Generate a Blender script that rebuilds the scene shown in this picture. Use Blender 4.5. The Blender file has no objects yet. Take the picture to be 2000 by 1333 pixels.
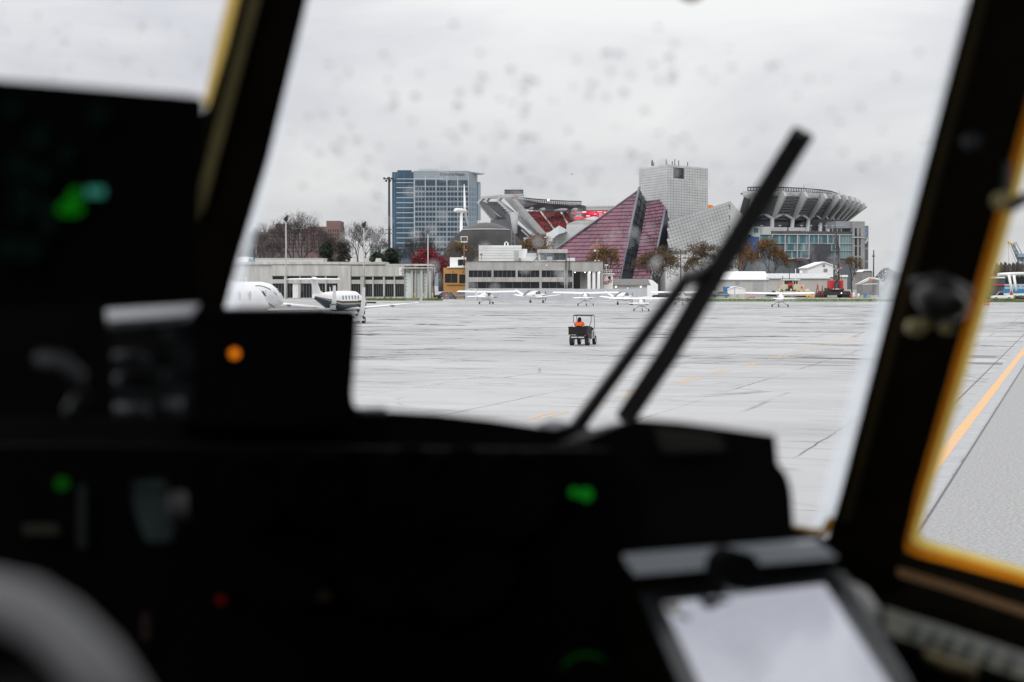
import bpy, bmesh, math, random
from mathutils import Vector, Matrix, Euler

scene = bpy.context.scene
COL = scene.collection
R = math.radians

# ---------------------------------------------------------------- camera
CAMZ = 4.1
FPX = 3300.0                     # focal length in photograph pixels (2000 wide)
HORIZON = 550.0
PITCH = math.atan((666.5 - HORIZON) / FPX)
cam_data = bpy.data.cameras.new("camera")
cam = bpy.data.objects.new("camera", cam_data)
COL.objects.link(cam)
cam.location = (0, 0, CAMZ)
cam.rotation_euler = (R(90) - PITCH, 0, 0)
cam_data.sensor_width = 36.0
cam_data.lens = 36.0 * FPX / 2000.0
cam_data.clip_start = 0.05
cam_data.clip_end = 12000
cam_data.dof.use_dof = True
cam_data.dof.focus_distance = 260
cam_data.dof.aperture_fstop = 5.3
scene.camera = cam

# ---------------------------------------------------------------- sky, sun, exposure
SUN_EL, SUN_AZ = 36.0, 200.0
world = bpy.data.worlds.new("World")
scene.world = world
world.use_nodes = True
wn, wl = world.node_tree.nodes, world.node_tree.links
wn.clear()
w_out = wn.new("ShaderNodeOutputWorld")
w_bg = wn.new("ShaderNodeBackground")
w_bg.inputs["Strength"].default_value = 0.1
w_sky = wn.new("ShaderNodeTexSky")
w_sky.sky_type = 'NISHITA'
w_sky.sun_disc = False
w_sky.sun_elevation = R(SUN_EL)
w_sky.sun_rotation = R(SUN_AZ)
w_tc = wn.new("ShaderNodeTexCoord")
w_sep = wn.new("ShaderNodeSeparateXYZ")
wl.new(w_tc.outputs["Generated"], w_sep.inputs[0])
# thick stratus: brightness rises towards the zenith as under any overcast
w_map = wn.new("ShaderNodeMapping")
w_map.inputs["Scale"].default_value = (1.0, 1.0, 3.2)
wl.new(w_tc.outputs["Generated"], w_map.inputs["Vector"])
w_n1 = wn.new("ShaderNodeTexNoise")
w_n1.inputs["Scale"].default_value = 4.2
w_n1.inputs["Detail"].default_value = 6.0
w_n1.inputs["Roughness"].default_value = 0.52
w_n1.inputs["Distortion"].default_value = 0.4
wl.new(w_map.outputs[0], w_n1.inputs["Vector"])
w_ramp = wn.new("ShaderNodeValToRGB")
w_ramp.color_ramp.elements[0].position = 0.32
w_ramp.color_ramp.elements[0].color = (0.655, 0.655, 0.715, 1)
w_ramp.color_ramp.elements[1].position = 0.66
w_ramp.color_ramp.elements[1].color = (0.985, 0.975, 0.965, 1)
wl.new(w_n1.outputs["Fac"], w_ramp.inputs["Fac"])
w_max = wn.new("ShaderNodeMath"); w_max.operation = 'MAXIMUM'; w_max.inputs[1].default_value = 0.0
wl.new(w_sep.outputs["Z"], w_max.inputs[0])
w_mul = wn.new("ShaderNodeMath"); w_mul.operation = 'MULTIPLY_ADD'
w_mul.inputs[1].default_value = 12.5
w_mul.inputs[2].default_value = 7.3
wl.new(w_max.outputs[0], w_mul.inputs[0])
w_cl = wn.new("ShaderNodeVectorMath"); w_cl.operation = 'SCALE'
wl.new(w_ramp.outputs["Color"], w_cl.inputs[0])
wl.new(w_mul.outputs[0], w_cl.inputs["Scale"])
w_mix = wn.new("ShaderNodeMix"); w_mix.data_type = 'RGBA'
w_mix.inputs["Factor"].default_value = 0.94
wl.new(w_sky.outputs[0], w_mix.inputs[6])
wl.new(w_cl.outputs[0], w_mix.inputs[7])
wl.new(w_mix.outputs[2], w_bg.inputs["Color"])
wl.new(w_bg.outputs[0], w_out.inputs["Surface"])

sun_data = bpy.data.lights.new("sun", 'SUN')
sun_data.energy = 1.2
sun_data.angle = R(40)
sun_data.color = (1.0, 0.975, 0.94)
sun = bpy.data.objects.new("sun", sun_data)
COL.objects.link(sun)
# the Nishita rotation is measured clockwise from +Y
_az = R(SUN_AZ)
_sd = Vector((math.sin(_az) * math.cos(R(SUN_EL)), math.cos(_az) * math.cos(R(SUN_EL)), math.sin(R(SUN_EL))))
sun.rotation_euler = (-_sd).to_track_quat('-Z', 'Y').to_euler()

scene.view_settings.view_transform = 'Standard'
scene.view_settings.look = 'None'
scene.view_settings.exposure = 0.1
scene.view_settings.gamma = 1.0
scene.view_settings.use_curve_mapping = False
scene.render.engine = 'CYCLES'
scene.cycles.use_denoising = True
scene.cycles.max_bounces = 10
scene.cycles.transparent_max_bounces = 24
scene.cycles.transmission_bounces = 8
scene.cycles.caustics_reflective = False
scene.cycles.caustics_refractive = False
scene.cycles.sample_clamp_indirect = 6.0

# ---------------------------------------------------------------- pixel -> world helpers (photograph pixels, real distances)
_cp, _sp = math.cos(PITCH), math.sin(PITCH)
def ray(px, py):
    dx, dy = (px - 1000.0) / FPX, (666.5 - py) / FPX
    return Vector((dx, _cp + dy * _sp, -_sp + dy * _cp))
def P(px, py, D):
    r = ray(px, py)
    return Vector((r.x / r.y * D, D, CAMZ + r.z / r.y * D))
def G(px, py, z=0.0):
    r = ray(px, py)
    t = (z - CAMZ) / r.z
    return Vector((r.x * t, r.y * t, z))
def M(px, D):                    # metres covered by a pixel count at distance D
    return px * D / FPX

# ---------------------------------------------------------------- materials
MATS = {}
def mat(name, col, rough=0.6, var=0.12, scale=1.5, metal=0.0, spec=0.5, stretch=None, bump=0.0, detail=5.0, coat=0.0, dirt=None):
    if name in MATS:
        return MATS[name]
    m = bpy.data.materials.new(name)
    m.use_nodes = True
    nt = m.node_tree
    b = nt.nodes["Principled BSDF"]
    tc = nt.nodes.new("ShaderNodeTexCoord")
    mp = nt.nodes.new("ShaderNodeMapping")
    if stretch:
        mp.inputs["Scale"].default_value = stretch
    nt.links.new(tc.outputs["Object"], mp.inputs["Vector"])
    nz = nt.nodes.new("ShaderNodeTexNoise")
    nz.inputs["Scale"].default_value = scale
    nz.inputs["Detail"].default_value = detail
    nz.inputs["Roughness"].default_value = 0.6
    nt.links.new(mp.outputs[0], nz.inputs["Vector"])
    rp = nt.nodes.new("ShaderNodeValToRGB")
    rp.color_ramp.elements[0].position = 0.3
    rp.color_ramp.elements[1].position = 0.7
    lo = dirt if dirt else [max(0.0, c * (1 - var)) for c in col[:3]]
    hi = [min(1.0, c * (1 + var)) for c in col[:3]]
    rp.color_ramp.elements[0].color = (*lo, 1)
    rp.color_ramp.elements[1].color = (*hi, 1)
    nt.links.new(nz.outputs["Fac"], rp.inputs["Fac"])
    nt.links.new(rp.outputs["Color"], b.inputs["Base Color"])
    b.inputs["Roughness"].default_value = rough
    b.inputs["Metallic"].default_value = metal
    b.inputs["Specular IOR Level"].default_value = spec
    if coat:
        b.inputs["Coat Weight"].default_value = coat
    if bump:
        bp = nt.nodes.new("ShaderNodeBump")
        bp.inputs["Strength"].default_value = bump
        nt.links.new(nz.outputs["Fac"], bp.inputs["Height"])
        nt.links.new(bp.outputs[0], b.inputs["Normal"])
    MATS[name] = m
    return m

def glow(name, col, strength):
    if name in MATS:
        return MATS[name]
    m = bpy.data.materials.new(name)
    m.use_nodes = True
    b = m.node_tree.nodes["Principled BSDF"]
    b.inputs["Base Color"].default_value = (*[c * 0.02 for c in col], 1)
    b.inputs["Roughness"].default_value = 0.7; b.inputs["Specular IOR Level"].default_value = 0.1
    b.inputs["Emission Color"].default_value = (*col, 1)
    b.inputs["Emission Strength"].default_value = strength
    MATS[name] = m
    return m

# ---------------------------------------------------------------- mesh helpers
class MB:
    def __init__(s):
        s.v, s.f, s.sm = [], [], []
    def add(s, vs, fs, smooth=False):
        o = len(s.v)
        s.v += [Vector(v) for v in vs]
        for f in fs:
            s.f.append([i + o for i in f]); s.sm.append(smooth)
        return s
    def hexa(s, p):
        return s.add(p, [(0, 3, 2, 1), (4, 5, 6, 7), (0, 1, 5, 4), (1, 2, 6, 5), (2, 3, 7, 6), (3, 0, 4, 7)])
    def box(s, x0, x1, y0, y1, z0, z1):
        return s.hexa([(x0, y0, z0), (x1, y0, z0), (x1, y1, z0), (x0, y1, z0), (x0, y0, z1), (x1, y0, z1), (x1, y1, z1), (x0, y1, z1)])
    def prism(s, pts, vec):
        n = len(pts); vec = Vector(vec)
        vs = [Vector(p) for p in pts] + [Vector(p) + vec for p in pts]
        fs = [tuple(range(n)), tuple(range(2 * n - 1, n - 1, -1))]
        fs += [(i, (i + 1) % n, n + (i + 1) % n, n + i) for i in range(n)]
        return s.add(vs, fs)
    def tube(s, pts, r, n=8, smooth=True, cap=True):
        pts = [Vector(p) for p in pts]
        rs = r if isinstance(r, (list, tuple)) else [r] * len(pts)
        rings = []
        for i, p in enumerate(pts):
            a = pts[max(0, i - 1)]; b = pts[min(len(pts) - 1, i + 1)]
            d = (b - a).normalized() if (b - a).length > 1e-9 else Vector((0, 0, 1))
            up = Vector((0, 0, 1)) if abs(d.z) < 0.9 else Vector((1, 0, 0))
            u = d.cross(up).normalized(); w = d.cross(u).normalized()
            rings.append([p + (u * math.cos(2 * math.pi * k / n) + w * math.sin(2 * math.pi * k / n)) * rs[i] for k in range(n)])
        return s.loft(rings, cap=cap, smooth=smooth)
    def loft(s, rings, cap=True, smooth=True, closed=True):
        n = len(rings[0]); vs = [v for rg in rings for v in rg]; o = len(s.v)
        s.v += [Vector(v) for v in vs]
        for i in range(len(rings) - 1):
            for k in range(n if closed else n - 1):
                s.f.append([o + i * n + k, o + i * n + (k + 1) % n, o + (i + 1) * n + (k + 1) % n, o + (i + 1) * n + k]); s.sm.append(smooth)
        if cap and closed:
            s.f.append([o + k for k in range(n)]); s.sm.append(False)
            s.f.append([o + (len(rings) - 1) * n + k for k in range(n - 1, -1, -1)]); s.sm.append(False)
        return s
    def disc(s, c, axis, r, h, n=14):
        a = Vector(axis).normalized(); c = Vector(c)
        return s.tube([c - a * h / 2, c + a * h / 2], r, n)
    def build(s, name, m, parent=None, kind=None, recalc=True, loc=None):
        off = Vector((0, 0, 0))
        if parent is not None:
            q = parent
            while q is not None:
                off += q.location; q = q.parent
        elif loc is not None:
            off = Vector(loc)
        me = bpy.data.meshes.new(name)
        me.from_pydata([tuple(v - off) for v in s.v], [], s.f)
        me.polygons.foreach_set("use_smooth", s.sm)
        if recalc:
            bm = bmesh.new(); bm.from_mesh(me)
            bmesh.ops.recalc_face_normals(bm, faces=bm.faces)
            bm.to_mesh(me); bm.free()
        me.materials.append(m)
        me.update()
        o = bpy.data.objects.new(name, me)
        COL.objects.link(o)
        if parent is not None:
            o.parent = parent
        elif loc is not None:
            o.location = off
        if kind:
            o["kind"] = kind
        return o

def thing(name, label, cat, loc=(0, 0, 0), rz=0.0, group=None):
    o = bpy.data.objects.new(name, None)
    o.empty_display_size = 0.3
    COL.objects.link(o)
    o.location = loc
    o.rotation_euler = (0, 0, rz)
    o["label"] = label; o["category"] = cat
    if group:
        o["group"] = group
    return o
def tag(o, label, cat, group=None):
    o["label"] = label; o["category"] = cat
    if group:
        o["group"] = group
    return o
def struct(o, label=None):
    o["kind"] = "structure"
    if label:
        o["label"] = label
    return o
def copy_tree(o, parent=None):
    c = o.copy(); COL.objects.link(c); c.parent = parent
    for ch in list(o.children):
        copy_tree(ch, c)
    return c

class Facade:
    """A vertical wall plane through two ground points; u runs along it, z up, w out towards the viewer."""
    def __init__(s, pxl, Dl, pxr, Dr):
        s.a = P(pxl, HORIZON, Dl); s.a.z = 0
        b = P(pxr, HORIZON, Dr); b.z = 0
        s.u = (b - s.a).normalized(); s.len = (b - s.a).length
        s.n = Vector((s.u.y, -s.u.x, 0))
        if s.n.y > 0:
            s.n = -s.n
    def p(s, u, z, w=0.0):
        v = s.a + s.u * u + s.n * w
        return Vector((v.x, v.y, z))
    def uz(s, px, py):
        r = ray(px, py); c = Vector((0, 0, CAMZ))
        t = (s.a - c).dot(s.n) / r.dot(s.n)
        h = c + r * t
        return (h - s.a).dot(s.u), h.z
    def box(s, mb, u0, u1, z0, z1, w0, w1):
        return mb.hexa([s.p(u0, z0, w1), s.p(u1, z0, w1), s.p(u1, z0, w0), s.p(u0, z0, w0), s.p(u0, z1, w1), s.p(u1, z1, w1), s.p(u1, z1, w0), s.p(u0, z1, w0)])
    def pbox(s, mb, x0, y0, x1, y1, w0, w1, z0=None):
        ym = (y0 + y1) / 2; xm = (x0 + x1) / 2
        u0 = s.uz(x0, ym)[0]; u1 = s.uz(x1, ym)[0]
        zt = s.uz(xm, y0)[1]; zb = s.uz(xm, y1)[1] if z0 is None else z0
        return s.box(mb, u0, u1, zb, zt, w0, w1)
    def poly(s, mb, pts, w0, w1):
        q = [s.uz(x, y) for x, y in pts]
        return mb.prism([s.p(u, z, w1) for u, z in q], s.n * (w0 - w1))

def seg(mb, a, b, r, n=6):
    return mb.tube([a, b], r, n)
# ================================================================ GROUND
SLAB = R(18.5)                   # the slab joints, taxi lines and parked aircraft share this heading
def ground_material():
    m = bpy.data.materials.new("wet_concrete"); m.use_nodes = True
    nt = m.node_tree; b = nt.nodes["Principled BSDF"]; N = nt.nodes.new; L = nt.links.new
    tc = N("ShaderNodeTexCoord")
    rot = N("ShaderNodeMapping"); rot.inputs["Rotation"].default_value = (0, 0, SLAB)
    L(tc.outputs["Object"], rot.inputs["Vector"])
    wob = N("ShaderNodeTexNoise"); wob.inputs["Scale"].default_value = 0.6; wob.inputs["Detail"].default_value = 4
    L(rot.outputs[0], wob.inputs["Vector"])
    wsc = N("ShaderNodeVectorMath"); wsc.operation = 'SCALE'; wsc.inputs["Scale"].default_value = 0.22
    L(wob.outputs["Color"], wsc.inputs[0])
    wad = N("ShaderNodeVectorMath"); wad.operation = 'ADD'
    L(rot.outputs[0], wad.inputs[0]); L(wsc.outputs[0], wad.inputs[1])
    br = N("ShaderNodeTexBrick"); br.offset = 0.0
    br.inputs["Scale"].default_value = 1.0
    br.inputs["Brick Width"].default_value = 6.1; br.inputs["Row Height"].default_value = 7.6
    br.inputs["Mortar Size"].default_value = 0.04; br.inputs["Mortar Smooth"].default_value = 0.3
    br.inputs["Color1"].default_value = (0.35, 0.35, 0.35, 1); br.inputs["Color2"].default_value = (0.42, 0.42, 0.42, 1)
    br.inputs["Mortar"].default_value = (0.45, 0.45, 0.45, 1)
    L(wad.outputs[0], br.inputs["Vector"])
    def noise(scale, detail, st, dist=0.0, rough=0.6):
        mp = N("ShaderNodeMapping"); mp.inputs["Scale"].default_value = st
        L(rot.outputs[0], mp.inputs["Vector"])
        n = N("ShaderNodeTexNoise"); n.inputs["Scale"].default_value = scale; n.inputs["Detail"].default_value = detail
        n.inputs["Roughness"].default_value = rough; n.inputs["Distortion"].default_value = dist
        L(mp.outputs[0], n.inputs["Vector"])
        return n
    def ramp(n, p0, p1, c0=(0, 0, 0, 1), c1=(1, 1, 1, 1)):
        r = N("ShaderNodeValToRGB"); r.color_ramp.elements[0].position = p0; r.color_ramp.elements[1].position = p1
        r.color_ramp.elements[0].color = c0; r.color_ramp.elements[1].color = c1
        L(n, r.inputs["Fac"]); return r
    def mixc(fac, a, c):
        x = N("ShaderNodeMix"); x.data_type = 'RGBA'
        L(fac, x.inputs["Factor"])
        if isinstance(a, tuple): x.inputs[6].default_value = a
        else: L(a, x.inputs[6])
        if isinstance(c, tuple): x.inputs[7].default_value = c
        else: L(c, x.inputs[7])
        return x.outputs[2]
    def mul(a, c):
        x = N("ShaderNodeMath"); x.operation = 'MULTIPLY'; L(a, x.inputs[0])
        if isinstance(c, float): x.inputs[1].default_value = c
        else: L(c, x.inputs[1])
        return x.outputs[0]
    big = noise(0.05, 6, (1, 1, 1))
    fine = noise(5.0, 6, (1, 1, 1), rough=0.7)
    # slabs differ a little in tone, broad damp blotches over them
    c = mixc(ramp(big.outputs["Fac"], 0.35, 0.65).outputs["Color"], br.outputs["Color"], (0.46, 0.46, 0.455, 1))
    damp = ramp(noise(0.035, 5, (0.6, 1.3, 1), 0.6).outputs["Fac"], 0.46, 0.62)
    c = mixc(mul(damp.outputs["Color"], 0.72), c, (0.29, 0.29, 0.292, 1))
    c = mixc(mul(ramp(fine.outputs["Fac"], 0.35, 0.75).outputs["Color"], 0.35), c, (0.36, 0.36, 0.355, 1))
    # streaks of standing water and tar across the joints
    sk = noise(0.16, 9, (0.55, 1.5, 1), 1.2, 0.66)
    gate = ramp(noise(0.021, 3, (1, 1, 1)).outputs["Fac"], 0.36, 0.54)
    sxyz = N('ShaderNodeSeparateXYZ'); L(tc.outputs['Object'], sxyz.inputs[0])
    wetzone = N('ShaderNodeMapRange'); wetzone.inputs['From Min'].default_value = 68; wetzone.inputs['From Max'].default_value = 105; wetzone.inputs['To Min'].default_value = 0.25; L(sxyz.outputs['Y'], wetzone.inputs['Value'])
    streak = mul(ramp(sk.outputs["Fac"], 0.555, 0.60).outputs["Color"], mul(gate.outputs["Color"], wetzone.outputs[0]))
    sk2 = noise(0.33, 8, (0.35, 1.9, 1), 0.8, 0.62)
    streak2 = mul(mul(ramp(sk2.outputs["Fac"], 0.60, 0.64).outputs["Color"], 0.55), wetzone.outputs[0])
    c = mixc(mul(streak2, 0.7), c, (0.12, 0.12, 0.12, 1))
    c = mixc(streak, c, (0.045, 0.045, 0.047, 1))
    wn_ = noise(0.10, 7, (0.42, 1.7, 1), 0.9, 0.6)
    ab = N('ShaderNodeMath'); ab.operation = 'SUBTRACT'; ab.inputs[1].default_value = 0.5; L(wn_.outputs['Fac'], ab.inputs[0])
    ab2 = N('ShaderNodeMath'); ab2.operation = 'ABSOLUTE'; L(ab.outputs[0], ab2.inputs[0])
    wisp = ramp(ab2.outputs[0], 0.002, 0.011, (1, 1, 1, 1), (0, 0, 0, 1))
    wg = ramp(noise(0.045, 5, (1, 1, 1), 0.3).outputs['Fac'], 0.46, 0.54)
    wispm = mul(mul(wisp.outputs['Color'], wg.outputs['Color']), wetzone.outputs[0])
    c = mixc(wispm, c, (0.04, 0.04, 0.042, 1))
    jn = mul(br.outputs["Fac"], ramp(noise(0.12, 5, (1, 1, 1)).outputs["Fac"], 0.40, 0.56).outputs["Color"])
    c = mixc(mul(jn, 1.0), c, (0.11, 0.11, 0.11, 1))
    vo = N("ShaderNodeTexVoronoi"); vo.feature = 'DISTANCE_TO_EDGE'; vo.inputs["Scale"].default_value = 0.11
    L(wad.outputs[0], vo.inputs["Vector"])
    crack = ramp(vo.outputs["Distance"], 0.0, 0.012, (1, 1, 1, 1), (0, 0, 0, 1))
    ck = mul(crack.outputs["Color"], ramp(noise(0.09, 4, (1, 1, 1)).outputs["Fac"], 0.47, 0.6).outputs["Color"])
    c = mixc(mul(ck, 0.9), c, (0.10, 0.10, 0.10, 1))
    L(c, b.inputs["Base Color"])
    rr = ramp(noise(0.4, 6, (1, 1, 1)).outputs["Fac"], 0.3, 0.7, (0.5, 0.5, 0.5, 1), (0.75, 0.75, 0.75, 1))
    L(mixc(streak, rr.outputs["Color"], (0.85, 0.85, 0.85, 1)), b.inputs["Roughness"])
    sp = ramp(streak, 0.0, 1.0, (0.36, 0.36, 0.36, 1), (0.04, 0.04, 0.04, 1))
    L(sp.outputs["Color"], b.inputs["Specular IOR Level"])
    bp = N("ShaderNodeBump"); bp.inputs["Strength"].default_value = 0.12; bp.inputs["Distance"].default_value = 0.02
    L(fine.outputs["Fac"], bp.inputs["Height"]); L(bp.outputs[0], b.inputs["Normal"])
    return m

M_CONC = mat("stained_concrete_wall", (0.52, 0.51, 0.49), 0.85, 0.08, 0.55, stretch=(1.6, 1.6, 0.18), dirt=(0.36, 0.35, 0.33))
M_CONC2 = mat("grey_concrete_wall", (0.38, 0.37, 0.35), 0.85, 0.1, 0.5, stretch=(1.4, 1.4, 0.25), dirt=(0.28, 0.27, 0.255))
M_WHITE = mat("white_paint", (0.78, 0.78, 0.77), 0.55, 0.05, 0.6)
M_PANELW = mat("white_cladding", (0.74, 0.745, 0.74), 0.5, 0.05, 0.35, stretch=(1, 1, 3))
M_DARKGL = mat("dark_window_glass", (0.010, 0.013, 0.016), 0.1, 0.4, 0.4, spec=0.4)
M_FRAME = mat("grey_metal_frame", (0.22, 0.22, 0.22), 0.5, 0.1, 2)
M_BLACK = mat("black_metal", (0.02, 0.02, 0.022), 0.5, 0.2, 3)
M_RUBBER = mat("black_rubber", (0.018, 0.018, 0.018), 0.8, 0.2, 6)
M_STEEL = mat("galvanised_steel", (0.42, 0.43, 0.44), 0.45, 0.1, 2, metal=0.6)
M_GALV = mat("weathered_steel_panel", (0.44, 0.46, 0.48), 0.6, 0.08, 0.4, stretch=(1, 1, 0.3))
M_RED = mat("red_paint", (0.52, 0.03, 0.035), 0.5, 0.15, 1.5)
M_ORANGE = mat("orange_render", (0.50, 0.26, 0.085), 0.8, 0.1, 0.5)
M_YELLOW = mat("yellow_paint", (0.70, 0.42, 0.06), 0.6, 0.15, 2)
M_ASPH = mat("asphalt", (0.30, 0.30, 0.295), 0.75, 0.4, 16.0, detail=6)
M_GRASS = mat("grass_turf", (0.085, 0.125, 0.03), 0.9, 0.35, 0.8, bump=0.5)
M_DIRT = mat("harbour_gravel", (0.26, 0.25, 0.235), 0.95, 0.25, 0.5)
M_BROWNROOF = mat("flat_roof_felt", (0.16, 0.15, 0.145), 0.9, 0.15, 0.5)

g = MB()
g.add([(-3000, -400, 0), (3000, -400, 0), (3000, 9000, 0), (-3000, 9000, 0)], [(0, 1, 2, 3)])
ground = struct(g.build("ground", ground_material(), recalc=False), "wet grey concrete apron with dark streaks and joints")

def sheet(name, pts, m, z, label=None, kind="structure"):
    mb = MB()
    mb.add([(p[0], p[1], z) for p in pts], [tuple(range(len(pts)))])
    o = mb.build(name, m, recalc=False)
    me = o.data
    if me.polygons and me.polygons[0].normal.z < 0:
        me.flip_normals()
    o["kind"] = kind
    if label:
        o["label"] = label
    return o
# harbour yard behind the apron, with its kerb, and the grass verge in front
sheet("yard_ground", [(40, 408), (900, 408), (900, 1500), (40, 1500)], M_DIRT, 0.004, "gravel harbour yard behind the grass verge")
sheet("grass_verge", [(36, 342), (160, 342), (160, 398), (36, 398)], M_GRASS, 0.008, "strip of green grass along the far edge of the apron", "stuff")
sheet("grass_verge", [(G(1890, 597).x, 335), (420, 335), (420, 356), (G(1890, 597).x, 356)], M_GRASS, 0.008, "short strip of green grass seen through the side window", "stuff")
k = MB(); k.box(36, 420, 400, 402, 0, 0.14)
struct(k.build("kerb", mat("pale_kerb_concrete", (0.5, 0.5, 0.49), 0.8)), "pale concrete kerb behind the grass verge")
sheet("grass_lawn", [(-36, 360), (-22.5, 354), (-14.6, 354), (-15.6, 384), (-17.5, 399), (-36, 399)], M_GRASS, 0.008, "small green lawn in front of the concrete terminal", "stuff")

# grass blades over the near edge of both lawns so that the edge is not ruled
def grass_tufts(name, rects, n, label):
    rnd = random.Random(5); mb = MB()
    for i in range(n):
        x0, x1, y0, y1 = rnd.choice(rects)
        x = rnd.uniform(x0, x1); y = y0 + (y1 - y0) * rnd.random() ** 2; h = rnd.uniform(0.1, 0.3); a = rnd.uniform(0, 6.28); w = rnd.uniform(0.05, 0.16)
        d = Vector((math.cos(a), math.sin(a), 0)) * w
        c = Vector((x, y, 0.008)); t = c + Vector((rnd.uniform(-.1, .1), rnd.uniform(-.1, .1), h))
        mb.add([c - d, c + d, t], [(0, 1, 2)])
    o = mb.build(name, mat("grass_blades", (0.10, 0.15, 0.035), 0.9, 0.35, 0.7), recalc=False)
    o["kind"] = "stuff"; o["label"] = label
grass_tufts("grass", [(36, 160, 342, 398), (-36, -15.4, 369, 398), (100, 160, 335, 356)], 9000, "short ragged grass on the verges around the apron")

# painted lines, worn in patches by wheels
def worn_paint(name, col, keep):
    m = bpy.data.materials.new(name); m.use_nodes = True
    nt = m.node_tree; b = nt.nodes["Principled BSDF"]
    tc = nt.nodes.new("ShaderNodeTexCoord")
    n = nt.nodes.new("ShaderNodeTexNoise"); n.inputs["Scale"].default_value = 1.6; n.inputs["Detail"].default_value = 8; n.inputs["Roughness"].default_value = 0.7
    nt.links.new(tc.outputs["Object"], n.inputs["Vector"])
    r = nt.nodes.new("ShaderNodeValToRGB")
    r.color_ramp.elements[0].position = keep - 0.1; r.color_ramp.elements[1].position = keep + 0.1
    r.color_ramp.elements[0].color = (*col, 1); r.color_ramp.elements[1].color = (0.42, 0.41, 0.39, 1)
    nt.links.new(n.outputs["Fac"], r.inputs["Fac"]); nt.links.new(r.outputs["Color"], b.inputs["Base Color"])
    b.inputs["Roughness"].default_value = 0.6
    return m
M_LINE = worn_paint("worn_yellow_line", (0.66, 0.38, 0.14), 0.53)
M_LINE2 = worn_paint("yellow_line", (0.72, 0.38, 0.10), 0.55)
def strip(mb, a, b, w, z):
    a, b = Vector(a), Vector(b); d = (b - a).normalized(); s = Vector((-d.y, d.x, 0)) * w / 2
    mb.add([(a - s)[:2] + (z,), (b - s)[:2] + (z,), (b + s)[:2] + (z,), (a + s)[:2] + (z,)], [(0, 1, 2, 3)])
lm = MB()
d0 = Vector((math.sin(SLAB), math.cos(SLAB), 0)); side = Vector((d0.y, -d0.x, 0))
p0 = G(1262, 763)
t = -14.0
rl = random.Random(3)
while t < 62:
    ln = rl.uniform(2.2, 5.0)
    for off in (-0.17, 0.17):
        strip(lm, p0 + d0 * (t + rl.uniform(-.5, .5)) + side * off, p0 + d0 * (t + ln + rl.uniform(-.5, .5)) + side * off, 0.13, 0.006)
    t += ln + rl.uniform(2.0, 4.5)
struct(lm.build("apron_lane_line", M_LINE, recalc=False), "worn broken double yellow line across the apron")
lm = MB(); strip(lm, G(700, 773), G(700, 773) + d0 * 60, 0.12, 0.006)
struct(lm.build("faded_line", worn_paint("faded_white_line", (0.6, 0.6, 0.58), 0.5), recalc=False), "faded pale line across the apron beside the cart")
# taxiway seen through the side window: asphalt, pale shoulders, yellow centre line
q0 = G(1862, 862); q1 = q0 + d0 * 260; q9 = q0 - d0 * 24
sheet("taxiway_asphalt", [(q9 + side * 0.55)[:2], (q1 + side * 0.55)[:2], (q1 + side * 60)[:2], (q9 + side * 60)[:2]], M_ASPH, 0.004, "speckled grey asphalt taxiway right of the yellow line")
lm = MB(); strip(lm, q9, q1, 1.0, 0.006)
struct(lm.build("line_border", mat("dark_line_border", (0.36, 0.365, 0.375), 0.7, 0.12, 1.5), recalc=False), "dark grey border under the yellow taxi line")
lm = MB(); strip(lm, q9, q1, 0.30, 0.010)
struct(lm.build("taxi_line", M_LINE2, recalc=False), "solid yellow taxi line seen through the side window")
lm = MB()
strip(lm, q9 + side * 0.56, q1 + side * 0.56, 0.05, 0.010); strip(lm, q9 - side * 0.9, q1 - side * 0.9, 0.05, 0.010)
struct(lm.build("joint_seam", mat("tar_joint", (0.12, 0.12, 0.12), 0.8), recalc=False), "thin dark tar seams beside the taxi line")
# ================================================================ COCKPIT (the aircraft the photograph is taken from)
PSI = R(22)
FW = Vector((-math.sin(PSI), math.cos(PSI), 0))
RT = Vector((math.cos(PSI), math.sin(PSI), 0))
UP = Vector((0, 0, 1))
CAM0 = Vector((0, 0, 0))
def A(f, r, z):                 # aircraft frame -> world; f forward, r right of the camera, z height over the ground
    return CAM0 + FW * f + RT * r + UP * z

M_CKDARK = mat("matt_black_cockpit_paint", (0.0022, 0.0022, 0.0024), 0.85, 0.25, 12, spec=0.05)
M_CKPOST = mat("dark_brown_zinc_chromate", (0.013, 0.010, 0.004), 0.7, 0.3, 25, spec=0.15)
M_CKOLIVE = mat("olive_cockpit_trim", (0.42, 0.36, 0.17), 0.6, 0.2, 20, spec=0.3)
M_CKLIT = mat("sky_lit_unit_paint", (0.34, 0.355, 0.38), 0.5, 0.12, 15)
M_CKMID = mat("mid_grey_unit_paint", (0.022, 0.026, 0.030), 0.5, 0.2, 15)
M_ALU = mat("brushed_aluminium", (0.27, 0.30, 0.33), 0.42, 0.15, 8, metal=0.0, stretch=(1, 20, 1))
M_CKMID2 = mat("worn_grey_lever", (0.12, 0.13, 0.135), 0.5, 0.3, 20)
M_OLRAIL = mat("olive_rail_paint", (0.055, 0.06, 0.03), 0.55, 0.3, 30)
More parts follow.
